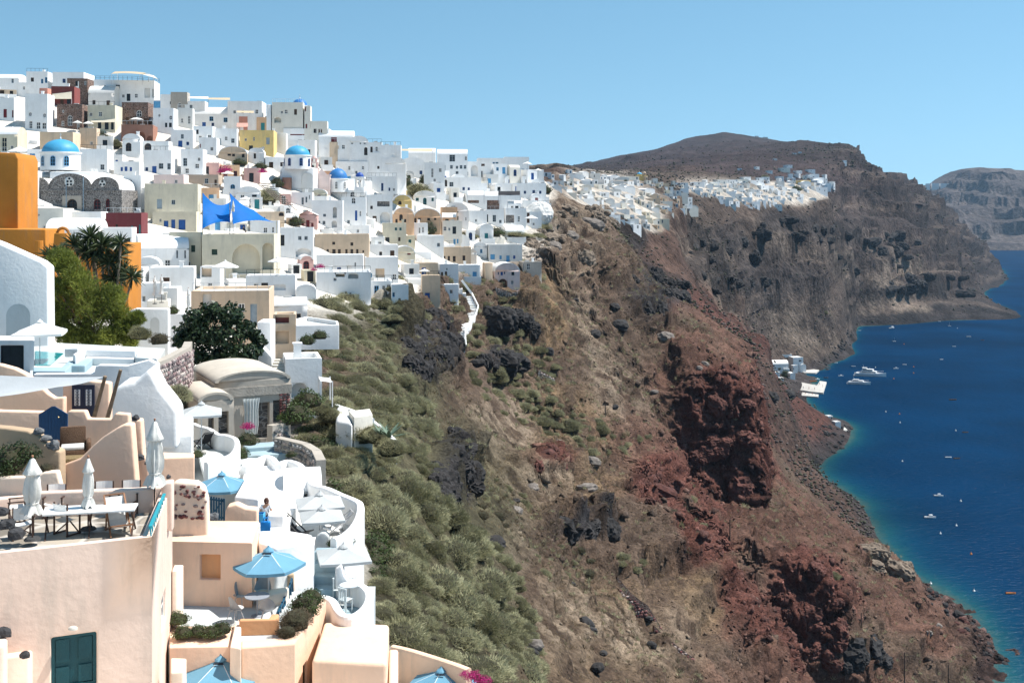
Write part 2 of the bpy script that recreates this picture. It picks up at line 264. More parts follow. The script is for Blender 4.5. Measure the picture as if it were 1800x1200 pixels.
def grid_terrain(name, px, Ys, material, far):
 py = loft(px, Ys); py = smooth1(py, 6, 1)
 if not far: py = smooth1(py, 2, 0)
 PX = np.broadcast_to(px, py.shape); YY = np.broadcast_to(Ys[:, None], py.shape)
 P = np.stack([(PX - 900) / F * YY, YY, CAMH - (py - HZ) / F * YY], -1)
 n, m = py.shape; q = P.reshape(-1, 3)
 du = np.gradient(P, axis=1); dv = np.gradient(P, axis=0); N = np.cross(du, dv); N /= np.linalg.norm(N, axis=-1, keepdims=True) + 1e-9
 N = np.where(N[..., 2:3] < 0, -N, N).reshape(-1, 3)
 X, R, Yq = PX.ravel(), py.ravel(), YY.ravel()
 if not far:
  wpn = fbm(q * .06, 4) * .9
  rock = blobs(ROCK, X, R, .5, wpn); bluff = blobs(BLUFF, X, R, .35, wpn * .6); vill = blobs(VILL, X, R, .25) * (Yq < 420)
  vill = np.maximum(vill, (R < 330) & (X < 900) & (Yq < 400)); vill = np.maximum(vill, (Yq < 50) & (X < 760)).astype(float)
  free = 1 - vill
  f1 = fbm(q * .035, 4); f2 = fbm(q * .14 + 9, 4); r1 = ridged(q * .07 + 3, 5); r2 = ridged(q * .3 + 5, 4)
  amp = np.clip(Yq / 150, .35, 1) * (1 - sstep(350, 394, Yq))
  hill = 1 - sstep(.4, 1., blobs([(720, 950, 240, 330, .5), (620, 620, 140, 90, .5)], X, R, .3)) * .6 * (1 - rock)
  d = free * hill * amp * (f1 * 2.6 + f2 * 1.0 + np.maximum(r2, 0) * .5 * (.3 + f1 + .5))
  d += free * np.maximum(rock, bluff) * amp * ((r1 - .1) * np.where(bluff > .4, 1.5, 3.0) + r2 * 1.3 + ridged(q * .9 + 2, 3) * .5)
  d += free * hill * amp * ((ridged(q * np.array([.11, .11, .22]) + 12, 4) - .25) * 1.9 + (ridged(q * .38 + 21, 4) - .2) * .75)
  d += free * bluff * amp * fbm(q * .5, 3) * .9
  q2 = q + N * d[:, None]
  # ledges: short cliffs that step the slope
  for hgt, sc, k in ((7.5, .03, 1.), (2.6, .08, .75)):
   tt = q2[:, 2] / hgt + fbm(q * sc + 40, 3) * 1.6; fr = tt - np.floor(tt)
   st = np.floor(tt) + sstep(.5 - .3, .5 + .1, fr); mk = free * np.clip(.12 + rock * .6 - bluff * .5 + np.maximum(fbm(q * .02 + 70, 3), 0) * .9, 0, 1) * k * hill
   q2[:, 2] += (st - tt) * hgt * mk * amp * .8
 else:
  bot = sstep(6, 40, q[:, 2]); sc = np.clip(Yq / 900, .6, 2.4)[:, None]
  vill = blobs(FARV, X, R, .35) * (Yq < 1100); free = 1 - vill * .9
  f1 = fbm(q * .008, 5); r1 = ridged(q * np.array([.006, .006, .03]) + 3, 5); r2 = ridged(q / sc * np.array([.04, .04, .1]) + 9, 4)
  cliff = sstep(.35, .75, 1 - N[:, 2]) * free
  rock = blobs(ROCK, X, R, .6, f1 * 1.2) * (Yq < 1000); bluff = rock * 0
  head = ((Yq > 1100) & (Yq < 2300)).astype(float) * sstep(1440, 1500, X)
  fade = sstep(396, 450, Yq)
  d = fade * free * (f1 * 6 + (r1 - .2) * 3.4 * (1 + head * 1.6) + r2 * (1.5 + head * .5) + rock * (ridged(q * .05, 4) * 5)) * sc[:, 0] * (.25 + .75 * bot)
  q2 = q + N * d[:, None] * np.where(X > 1400, 1, .8)[:, None] * np.where((Yq > 2500) & (R < 330), .5, 1)[:, None]
  mm = fbm(q * .006 + 70, 3)
  for hgt, k in ((34, .85), (11, .8)):
   tt = q2[:, 2] / hgt + fbm(q * .004 + 40, 4) * 1.5 + q[:, 0] * .0012; fr = tt - np.floor(tt)
   st = np.floor(tt) + sstep(.25, .65, fr)
   mk = fade * free * bot * np.clip(.02 + head * .6 + rock * .5 + mm * .7, 0, 1) * k * np.where(Yq > 2600, .35, 1)
   q2[:, 2] += (st - tt) * hgt * mk
 if not far: q2[:, 2] -= sstep(396, 402, Yq) * 4
 # colours of the ground, with a cave shadow painted in
 c = np.zeros((len(q), 3)); a = fbm(q * (.01 if far else .05) + 5, 5)[:, None]; b = fbm(q * (.05 if far else .35) + 8, 4)[:, None]
 if not far:
  c[:] = (.088, .061, .045); c += (.045, .032, .024) * (a + b)
  def lay(mask, col, v=.25):
   nonlocal c
   mk = np.clip(mask, 0, 1)[:, None]; c = c * (1 - mk) + np.array(col) * (1 + v * 2.0 * b + v * a) * mk
  wq = wpn * .8
  lay(blobs(DRY, X, R, .6, wq) * .75 * (.6 + 1.4 * b[:, 0]), (.145, .098, .058), .3)
  lay(blobs(PALE, X, R, .6, wq) * .8 * np.clip(.55 + 1.8 * b[:, 0], 0, 1), (.20, .155, .115), .3)
  lay(blobs(REDS, X, R, .5, wq) * .75, (.105, .054, .040), .35)
  lay(blobs(BLUFF, X, R, .25, wq * .7) * .9, (.088, .036, .028), .5)
  lay(blobs([(640, 560, 100, 60, .3), (680, 730, 95, 130, .5), (700, 950, 200, 240, .5), (800, 1120, 120, 130, .6)], X, R, .3), (.07, .062, .038), .4)
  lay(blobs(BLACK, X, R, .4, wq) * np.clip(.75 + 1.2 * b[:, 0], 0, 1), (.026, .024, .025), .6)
  shore = (1 - sstep(1.5, 9, q2[:, 2])) * (1 - vill); lay(shore * .8, (.05, .03, .028), .8)
  lay((1 - sstep(-2.5, .2, q2[:, 2])), (.10, .12, .10), .3)
  lay(vill * .93, (.62, .58, .52), .12)
 else:
  c[:] = (.052, .040, .037); c += (.025, .018, .016) * (a + b)
  def lay(mask, col, v=.25):
   nonlocal c
   mk = np.clip(mask, 0, 1)[:, None]; c = c * (1 - mk) + np.array(col) * (1 + v * 2.0 * b + v * a) * mk
  near = 1 - sstep(1000, 1200, Yq); lay(near * .7, (.095, .07, .055), .3)
  wq = f1 * 1.3
  lay((1 - sstep(560, 720, Yq)) * .7, (.095, .055, .042), .35)
  lay(blobs(REDS, X, R, .4, wq) * (Yq < 750) * .9, (.10, .045, .035), .3)
  lay(blobs([(1290, 290, 260, 40, .1)], X, R, .5) * (Yq > 1000) * .8, (.058, .040, .039), .3)
  lay(blobs(PALE, X, R, .6, wq) * np.clip(.5 + 1.6 * b[:, 0], 0, 1) * .8, (.20, .16, .125), .25)
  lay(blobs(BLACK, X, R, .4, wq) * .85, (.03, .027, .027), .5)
  st = np.sin(q2[:, 2] * .16 + f1 * 5); hc = np.maximum(head, cliff * .9 * (Yq > 520)); lay(hc * sstep(.5, .95, st) * .5, (.15, .115, .095), .3); lay(hc * sstep(.4, .9, -st) * .6, (.04, .032, .03), .3)
  lay(cliff * .35, (.05, .04, .037), .4)
  shore = 1 - sstep(2, 10 + 6 * b[:, 0], q2[:, 2]); lay(shore * .9, (.035, .03, .03), .6)
  lay(vill * .8, (.42, .38, .33), .3)
 c = np.clip(c * np.where(vill > .5, 1, np.where(Yq > 1400, .72, .88))[:, None], .01, .8)
 idx = np.arange(n * m).reshape(n, m); fs = np.stack([idx[:-1, :-1], idx[:-1, 1:], idx[1:, 1:], idx[1:, :-1]], -1).reshape(-1, 4)
 me = bpy.data.meshes.new(name); nf = len(fs)
 me.vertices.add(n * m); me.vertices.foreach_set('co', q2.astype(np.float32).ravel()); me.loops.add(nf * 4); me.loops.foreach_set('vertex_index', fs.ravel().astype(np.int32))
 me.polygons.add(nf); me.polygons.foreach_set('loop_start', np.arange(0, nf * 4, 4, dtype=np.int32))
 me.update(calc_edges=True)
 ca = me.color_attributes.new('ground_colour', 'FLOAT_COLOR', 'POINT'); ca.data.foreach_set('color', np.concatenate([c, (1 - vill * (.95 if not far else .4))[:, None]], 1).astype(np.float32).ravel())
 me.materials.append(material); me.polygons.foreach_set('use_smooth', [not far] * nf)
 o = bpy.data.objects.new(name, me); COL.objects.link(o)
 return o, q2.reshape(n, m, 3), c.reshape(n, m, 3)

def ground_material(name, s):
 m = bpy.data.materials.new(name); m.use_nodes = True; nt = m.node_tree; L = nt.links.new; b = nt.nodes['Principled BSDF']
 b.inputs['Roughness'].default_value = .95; b.inputs['Specular IOR Level'].default_value = .1
 g = node(nt, 'ShaderNodeNewGeometry'); at_ = node(nt, 'ShaderNodeVertexColor', layer_name='ground_colour')
 n1 = node(nt, 'ShaderNodeTexNoise', Scale=1.1 / s, Detail=8.0, Roughness=.7); L(g.outputs['Position'], n1.inputs['Vector'])
 n2 = node(nt, 'ShaderNodeTexVoronoi', Scale=1.6 / s); L(g.outputs['Position'], n2.inputs['Vector'])
 r = node(nt, 'ShaderNodeMapRange'); r.inputs[1].default_value = .3; r.inputs[2].default_value = .72; r.inputs[3].default_value = .32; r.inputs[4].default_value = 1.75; L(n1.outputs[0], r.inputs[0])
 mx = node(nt, 'ShaderNodeMix', data_type='RGBA', blend_type='MULTIPLY'); mx.inputs[0].default_value = 1; L(at_.outputs['Alpha'], mx.inputs[0]); L(at_.outputs[0], mx.inputs[6]); L(r.outputs[0], mx.inputs[7])
 hv = node(nt, 'ShaderNodeMapRange'); hv.inputs[3].default_value = .86; hv.inputs[4].default_value = 1.16; L(n2.outputs['Color'], hv.inputs[0])
 m2 = node(nt, 'ShaderNodeMix', data_type='RGBA', blend_type='MULTIPLY'); m2.inputs[0].default_value = 1; L(mx.outputs[2], m2.inputs[6]); L(hv.outputs[0], m2.inputs[7])
 L(m2.outputs[2], b.inputs['Base Color'])
 sm = node(nt, 'ShaderNodeMath', operation='MULTIPLY_ADD'); L(n2.outputs['Distance'], sm.inputs[0]); sm.inputs[1].default_value = .25; L(n1.outputs[0], sm.inputs[2])
 bp = node(nt, 'ShaderNodeBump', Strength=.8, Distance=.6 * s); L(at_.outputs['Alpha'], bp.inputs['Strength']); L(sm.outputs[0], bp.inputs['Height']); L(bp.outputs[0], b.inputs['Normal'])
 return m
pxn = np.concatenate([np.linspace(-500, 480, 70, endpoint=False), np.linspace(480, 1800, 640, endpoint=False), np.linspace(1800, 2100, 20)])
Yn = np.exp(np.concatenate([np.linspace(math.log(14), math.log(110), 160, endpoint=False), np.sort(np.concatenate([np.linspace(math.log(110), math.log(403), 560), np.linspace(math.log(299.5), math.log(312), 60), np.linspace(math.log(236.5), math.log(246), 40)]))]))
pxf = np.concatenate([np.linspace(-500, 900, 40, endpoint=False), np.linspace(900, 1800, 520, endpoint=False), np.linspace(1800, 2100, 16)])
Yf = np.exp(np.concatenate([np.linspace(math.log(392), math.log(1100), 230, endpoint=False), np.linspace(math.log(1100), math.log(1800), 110, endpoint=False), np.linspace(math.log(1800), math.log(4600), 100)]))
near_o, QN, CN = grid_terrain('hillside', pxn, Yn, ground_material('ground_near', .55), False)
far_o, QF, CF = grid_terrain('mountain', pxf, Yf, ground_material('ground_far', 5), True)
struct(near_o, label='steep red and brown volcanic cliff slope below the village'); struct(far_o, label='dark brown mountain and headlands beyond the harbour')

def _lookup(px, Y):
 if Y < 396:
  pa, ya, Q = pxn, Yn, QN
 else: pa, ya, Q = pxf, Yf, QF
 j = float(np.interp(px, pa, np.arange(len(pa)))); i = float(np.interp(Y, ya, np.arange(len(ya))))
 i0, j0 = min(int(i), len(ya) - 2), min(int(j), len(pa) - 2); a, b = i - i0, j - j0
 return Q[i0, j0, 2] * (1 - a) * (1 - b) + Q[i0 + 1, j0, 2] * a * (1 - b) + Q[i0, j0 + 1, 2] * (1 - a) * b + Q[i0 + 1, j0 + 1, 2] * a * b
def gz(x, y): return _lookup(900 + F * x / y, y)
def ground(px, py, ymin=20, ymax=4000):
 """where the sight line through a photo pixel first meets the terrain"""
 for pa, ya, Q in ((pxn, Yn, QN), (pxf, Yf, QF)):
  j = int(np.clip(round(float(np.interp(px, pa, np.arange(len(pa))))), 0, len(pa) - 1)); c = Q[:, j]
  rows = HZ - (c[:, 2] - CAMH) / c[:, 1] * F
  ok = np.where((rows <= py) & (c[:, 1] >= ymin) & (c[:, 1] <= ymax))[0]
  if len(ok):
   Y = c[ok[0], 1]; return Vector(((px - 900) / F * Y, Y, _lookup(px, Y)))
 return None

# ------------------------------------------------------------------ sea
def make_sea():
 ys = np.concatenate([np.linspace(-3000, 100, 12, endpoint=False), np.exp(np.linspace(math.log(100), math.log(4000), 220)), [6000, 12000, 30000]])
 shore = np.zeros(len(ys)) + 150
 for i, y in enumerate(ys):
  if 100 <= y <= 4000:
   px = np.linspace(900, 2000, 400); z = CAMH - (loft(px, np.array([max(y, 14.)]))[0] - HZ) / F * y
   k = np.where(z > 0)[0]; shore[i] = (px[k[-1]] - 900) / F * y if len(k) else 60
  elif y > 4000: shore[i] = 4000
 off = np.concatenate([[-30000, -4000, -1000, -200, -60, -20], np.linspace(-8, 60, 34), np.exp(np.linspace(math.log(65), math.log(2500), 30)), [6000, 30000]])
 G = np.zeros((len(ys), len(off), 3)); G[..., 0] = shore[:, None] + off; G[..., 1] = ys[:, None]
 n, m = G.shape[:2]; q = G.reshape(-1, 3)
 idx = np.arange(n * m).reshape(n, m); fs = np.stack([idx[:-1, :-1], idx[:-1, 1:], idx[1:, 1:], idx[1:, :-1]], -1).reshape(-1, 4)
 me = bpy.data.meshes.new('sea'); me.from_pydata(q.tolist(), [], fs.tolist())
 D = np.broadcast_to(off, (n, m)).ravel(); wid = np.broadcast_to(np.interp(ys, [250, 340, 500, 700, 900, 1300, 2000], [9, 8, 8, 5, 3.5, 3, 5])[:, None], (n, m)).ravel()
 sh = np.exp(-np.maximum(D, 0) / wid) * (1 + .35 * fbm(q * .06 + 3, 3)); sh = np.clip(sh, 0, 1)
 a = me.attributes.new('shallow', 'FLOAT', 'POINT'); a.data.foreach_set('value', sh.astype(np.float32))
 m_ = bpy.data.materials.new('sea_water'); m_.use_nodes = True; nt = m_.node_tree; L = nt.links.new; b = nt.nodes['Principled BSDF']
 b.inputs['Roughness'].default_value = .6; b.inputs['Specular IOR Level'].default_value = 0
 g = node(nt, 'ShaderNodeNewGeometry'); at_ = node(nt, 'ShaderNodeAttribute', attribute_name='shallow')
 rp = node(nt, 'ShaderNodeValToRGB'); cr = rp.color_ramp; cr.elements[0].color = (.0002, .019, .056, 1); cr.elements[1].color = (.035, .07, .065, 1)
 e = cr.elements.new(.25); e.color = (.001, .03, .066, 1); e = cr.elements.new(.6); e.color = (.006, .052, .07, 1)
 ns = node(nt, 'ShaderNodeTexNoise', Scale=.35, Detail=6.0, Roughness=.7); L(g.outputs['Position'], ns.inputs['Vector'])
 ma = node(nt, 'ShaderNodeMath', operation='MULTIPLY_ADD'); L(ns.outputs[0], ma.inputs[0]); L(at_.outputs['Fac'], ma.inputs[1])
 m5 = node(nt, 'ShaderNodeMath', operation='MULTIPLY'); m5.inputs[1].default_value = .5; L(at_.outputs['Fac'], m5.inputs[0]); L(m5.outputs[0], ma.inputs[2])
 L(ma.outputs[0], rp.inputs[0])
 nb = node(nt, 'ShaderNodeTexNoise', Scale=.011, Detail=3.0); L(g.outputs['Position'], nb.inputs['Vector'])
 rr = node(nt, 'ShaderNodeMapRange'); rr.inputs[1].default_value = .35; rr.inputs[2].default_value = .65; rr.inputs[3].default_value = .8; rr.inputs[4].default_value = 1.25; L(nb.outputs[0], rr.inputs[0])
 mx = node(nt, 'ShaderNodeMix', data_type='RGBA', blend_type='MULTIPLY'); mx.inputs[0].default_value = 1; L(rp.outputs[0], mx.inputs[6]); L(rr.outputs[0], mx.inputs[7]); L(mx.outputs[2], b.inputs['Base Color'])
 mp = node(nt, 'ShaderNodeMapping'); mp.inputs['Scale'].default_value = (.5, 1.1, 1); mp.inputs['Rotation'].default_value = (0, 0, .35); L(g.outputs['Position'], mp.inputs[0])
 w1 = node(nt, 'ShaderNodeTexNoise', Scale=.45, Detail=7.0, Roughness=.6); L(mp.outputs[0], w1.inputs['Vector'])
 bp = node(nt, 'ShaderNodeBump', Strength=.8, Distance=1.2); L(w1.outputs[0], bp.inputs['Height']); L(bp.outputs[0], b.inputs['Normal'])
 gl = node(nt, 'ShaderNodeBsdfGlossy', Roughness=.25); L(bp.outputs[0], gl.inputs['Normal']); ms = node(nt, 'ShaderNodeMixShader'); ms.inputs[0].default_value = .02; L(b.outputs[0], ms.inputs[1]); L(gl.outputs[0], ms.inputs[2]); L(ms.outputs[0], nt.nodes['Material Output'].inputs[0])
 me.materials.append(m_); o = bpy.data.objects.new('sea', me); COL.objects.link(o); struct(o, label='deep blue caldera sea, turquoise along the shore')
make_sea()

# ------------------------------------------------------------------ far island hills
def far_hills():
 px = np.linspace(1560, 2300, 150); ys = np.linspace(3460, 5600, 90)
 crest = np.interp(px, [1560, 1620, 1650, 1690, 1730, 1800, 1900, 2300], [345, 327, 322, 297, 292, 296, 300, 330])
 q = np.zeros((len(ys), len(px), 3))
 for i, y in enumerate(ys):
  t = (y - 3520) / (4500 - 3520)
  ztop = CAMH + (HZ - crest) / F * 4500
  prof = np.where(t < 1, np.sign(t) * np.abs(t) ** .8, 1 - (t - 1) ** 2 * .9)
  q[i, :, 0] = (px - 900) / F * (y * .25 + 4500 * .75); q[i, :, 1] = y; q[i, :, 2] = ztop * prof
 n, m = q.shape[:2]; p = q.reshape(-1, 3).copy(); k = sstep(0, 60, p[:, 2]) * (1 - .8 * sstep(.8, 1., (p[:, 1] - 3520) / 980))
 p[:, 2] += k * (ridged(p * .0035 + 4, 5) * 60 - 20); p[:, 1] += k * fbm(p * .006, 4) * 90
 tt = p[:, 2] / 45 + fbm(p * .003, 3) * 1.2; p[:, 2] += (np.floor(tt) + sstep(.3, .6, tt - np.floor(tt)) - tt) * 45 * .6 * k
 idx = np.arange(n * m).reshape(n, m); fs = np.stack([idx[:-1, :-1], idx[:-1, 1:], idx[1:, 1:], idx[1:, :-1]], -1).reshape(-1, 4)
 me = bpy.data.meshes.new('hills'); me.from_pydata(p.tolist(), [], fs.tolist())
 c = np.array((.08, .066, .062)) + np.array((.03, .026, .024)) * fbm(p * .01, 4)[:, None] + np.array((.03, .025, .02)) * np.sin(tt * 6.28)[:, None] * .5
 ca = me.color_attributes.new('ground_colour', 'FLOAT_COLOR', 'POINT'); ca.data.foreach_set('color', np.concatenate([np.clip(c, .02, 1), np.ones((len(c), 1))], 1).astype(np.float32).ravel())
 me.materials.append(ground_material('ground_hills', 18)); o = bpy.data.objects.new('hills', me); COL.objects.link(o); struct(o, label='hazy far hills across the bay')
far_hills()

# ------------------------------------------------------------------ houses
PAL = {'W': (.80, .795, .78), 'C': (.62, .56, .43), 'G': (.66, .65, .62), 'Y': (.66, .48, .20), 'P': (.60, .37, .33), 'S': (.52, .24, .18), 'R': (.20, .055, .05), 'O': (.50, .20, .035),
  'B': (.60, .46, .33), 'T': (.42, .34, .27), 'A': (.62, .40, .25), 'V': (.34, .17, .12), 'I': (.70, .66, .58), 'L': (.72, .58, .54), 'K': (.16, .15, .145), 'N': (.20, .125, .09), 'E': (.40, .36, .31), 'M': (.16, .04, .045)}
CNAME = {'W': 'white', 'C': 'cream', 'G': 'pale grey', 'Y': 'yellow', 'P': 'pink', 'S': 'salmon', 'R': 'maroon', 'O': 'orange', 'B': 'beige', 'T': 'taupe', 'A': 'apricot', 'V': 'terracotta', 'I': 'ivory', 'L': 'pale pink', 'K': 'grey stone', 'N': 'brown stone', 'E': 'concrete', 'M': 'dark red'}
PAINT = {'k': (.02, .022, .025), 'b': (.02, .09, .30), 'B': (.10, .32, .55), 'r': (.16, .02, .025), 't': (.03, .22, .24), 'g': (.02, .05, .035), 'n': (.07, .04, .025), 'w': (.75, .75, .73), 's': (.30, .36, .40), 'e': (.004, .055, .07)}
PNAME = {'k': 'dark', 'b': 'deep blue', 'B': 'sky blue', 'r': 'dark red', 't': 'teal', 'g': 'dark green', 'n': 'brown', 'w': 'white', 's': 'grey', 'e': 'dark teal'}
def stone_mat(name, c1, c2, sc):
 if name in MATS: return MATS[name]
 m = bpy.data.materials.new(name); m.use_nodes = True; MATS[name] = m; nt = m.node_tree; L = nt.links.new; b = nt.nodes['Principled BSDF']; b.inputs['Roughness'].default_value = .9
 g = node(nt, 'ShaderNodeNewGeometry'); mp = node(nt, 'ShaderNodeMapping'); mp.inputs['Scale'].default_value = (1, 1, 1.7); L(g.outputs['Position'], mp.inputs[0])
 v = node(nt, 'ShaderNodeTexVoronoi', Scale=sc); L(mp.outputs[0], v.inputs['Vector'])
 e = node(nt, 'ShaderNodeTexVoronoi', Scale=sc, feature='DISTANCE_TO_EDGE'); L(mp.outputs[0], e.inputs['Vector'])
 sp = node(nt, 'ShaderNodeSeparateColor'); L(v.outputs['Color'], sp.inputs[0])
 mx = node(nt, 'ShaderNodeMix', data_type='RGBA'); mx.inputs[6].default_value = (*[k * .45 for k in c1], 1); mx.inputs[7].default_value = (*[k * 1.6 for k in c1], 1); L(sp.outputs[0], mx.inputs[0])
 r = node(nt, 'ShaderNodeMapRange'); r.inputs[1].default_value = .02; r.inputs[2].default_value = .1; L(e.outputs[0], r.inputs[0])
 m2 = node(nt, 'ShaderNodeMix', data_type='RGBA'); m2.inputs[6].default_value = (*c2, 1); L(mx.outputs[2], m2.inputs[7]); L(r.outputs[0], m2.inputs[0]); L(m2.outputs[2], b.inputs['Base Color'])
 bp = node(nt, 'ShaderNodeBump', Strength=.8, Distance=.06); L(r.outputs[0], bp.inputs['Height']); L(bp.outputs[0], b.inputs['Normal'])
 return m
def plaster(c):
 if c == 'K': return stone_mat('grey_masonry', (.13, .12, .115), (.38, .36, .34), 2.2)
 if c == 'N': return stone_mat('brown_masonry', (.14, .075, .055), (.30, .24, .2), 2.2)
 return mat('plaster_' + CNAME[c].replace(' ', '_'), PAL[c], .88, .06 if c in 'WGI' else .1, .5, .3, 5, .2, stain=.28 if c in 'WGI' else .5)
def paint(c):
 if c not in PAINT: return plaster(c)
 if c == 'k': return mat('dark_glass', (.018, .022, .028), .25, .3, 2, 0, spec=.35)
 return mat('paint_' + PNAME[c].replace(' ', '_'), PAINT[c], .55, .12, 2, .1, 20)
TRIM = lambda: mat('white_trim', (.74, .74, .72), .7, .05, 1, .1)

def outline(u0, u1, z0, z1, kind):
 w, h = u1 - u0, z1 - z0; c = (u0 + u1) / 2
 if kind == 'arch':
  r = min(w / 2, h * .6); sp = z1 - r
  return [(u0, z0), (u1, z0)] + [(c + w / 2 * math.cos(math.pi * k / 10), sp + r * math.sin(math.pi * k / 10)) for k in range(11)]
 if kind == 'round':
  return [(c + w / 2 * math.cos(a), (z0 + z1) / 2 + h / 2 * math.sin(a)) for a in (2 * math.pi * k / 12 for k in range(12))]
 return [(u0, z0), (u1, z0), (u1, z1), (u0, z1)]
def face_with_openings(mb, W0, W1, Z0, Z1, ops, T, mi=0):
 """flat wall face with real holes and reveals; ops: (u0,u1,z0,z1,kind,depth); T maps (u, depth, z) to 3-D"""
 us = sorted({W0, W1, *[o[0] for o in ops], *[o[1] for o in ops]}); zs = sorted({Z0, Z1, *[o[2] for o in ops], *[o[3] for o in ops]})
 for i in range(len(us) - 1):
  for j in range(len(zs) - 1):
   cu, cz = (us[i] + us[i + 1]) / 2, (zs[j] + zs[j + 1]) / 2
   if any(o[0] < cu < o[1] and o[2] < cz < o[3] for o in ops): continue
   mb.quad(T(us[i], 0, zs[j]), T(us[i + 1], 0, zs[j]), T(us[i + 1], 0, zs[j + 1]), T(us[i], 0, zs[j + 1]), mi)
 for u0, u1, z0, z1, kind, dp in ops:
  pl = outline(u0, u1, z0, z1, kind); n = len(pl); cu, cz = (u0 + u1) / 2, (z0 + z1) / 2
  for a, b in zip(pl, pl[1:] + pl[:1]): mb.quad(T(b[0], 0, b[1]), T(b[0], dp, b[1]), T(a[0], dp, a[1]), T(a[0], 0, a[1]), mi)
  if kind != 'rect':
   for su, sz in ((1, 1), (-1, 1), (-1, -1), (1, -1)):
    pts = [p for p in pl if (p[0] - cu) * su >= -1e-6 and (p[1] - cz) * sz >= -1e-6]
    if kind == 'arch' and sz < 0: continue
    if len(pts) < 2: continue
    pts.sort(key=lambda p: math.atan2((p[1] - (cz if kind == 'round' else pl[2][1])) * sz, (p[0] - cu) * su))
    cr = (u1 if su > 0 else u0, z1 if sz > 0 else z0)
    for a, b in zip(pts, pts[1:]): mb.add([T(cr[0], 0, cr[1]), T(a[0], 0, a[1]), T(b[0], 0, b[1])], [(0, 2, 1) if su * sz > 0 else (0, 1, 2)], mi)

def opening_part(parent, op, T, kind, colour, rich):
 """a window, door or porch set into an opening"""
 u0, u1, z0, z1, shape, dp = op; pl = outline(u0, u1, z0, z1, shape); cu, cz = (u0 + u1) / 2, (z0 + z1) / 2; w, h = u1 - u0, z1 - z0
 if kind == 'n':
  m = MB(); m.add([T(a, dp, b) for a, b in pl], [tuple(range(len(pl)))]); return m.build('recess', plaster(colour if colour in PAL else 'W'), parent)
 m = MB(); fr = min(.09, w * .14); d0 = dp * .55
 def ins(p, f): return (cu + (p[0] - cu) * (1 - 2 * f / w), cz + (p[1] - cz) * (1 - 2 * f / h))
 inn = [ins(p, fr) for p in pl]; n = len(pl)
 for i in range(n):
  j = (i + 1) % n; a, b, c, d = pl[i], pl[j], inn[j], inn[i]
  m.quad(T(a[0], d0, a[1]), T(b[0], d0, b[1]), T(c[0], d0, c[1]), T(d[0], d0, d[1]), 0)
  m.quad(T(d[0], d0, d[1]), T(c[0], d0, c[1]), T(c[0], dp, c[1]), T(d[0], dp, d[1]), 0)
 def barf(ua, ub, za, zb):
  m.add([T(ua, d0 + .01, za), T(ub, d0 + .01, za), T(ub, d0 + .01, zb), T(ua, d0 + .01, zb)], [(0, 1, 2, 3)], 0)
 bw = fr * .45
 if kind in 'wae':
  barf(cu - bw, cu + bw, z0 + fr, z1 - fr)
  if h > .9:
   for k in range(1, 3 if h > 1.6 else 2): zz = z0 + h * k / (3 if h > 1.6 else 2); barf(u0 + fr, u1 - fr, zz - bw, zz + bw)
 pane = MB(); dd = dp - .01
 pane.add([T(a, dd, b) for a, b in inn], [tuple(range(n))])
 if kind == 'd':
  for s in (-1, 1):
   for (f0, f1) in ((.08, .4), (.5, .92)):
    a0, a1 = (cu + (.1 * w if s > 0 else -.40 * w), cu + (.40 * w if s > 0 else -.1 * w)); za, zb = z0 + h * f0, z0 + h * f1
    m.add([T(a0, dd - .04, za), T(a1, dd - .04, za), T(a1, dd - .04, zb), T(a0, dd - .04, zb)], [(0, 1, 2, 3)], 0)
 pc = paint(colour)
 if kind in 'wae':
  framec = TRIM() if colour in 'kw' else pc; glass = paint('k')
 else: framec = pc; glass = pc if colour != 'k' else paint('k')
 nm = 'door' if kind in 'da' else 'window'
 if rich:
  o = m.build(nm, framec, parent); pane.build('pane' if kind != 'd' else 'panel', glass, o); return o
 m.add(pane.v, pane.f, 1); return m.build(nm, [framec, glass], parent)

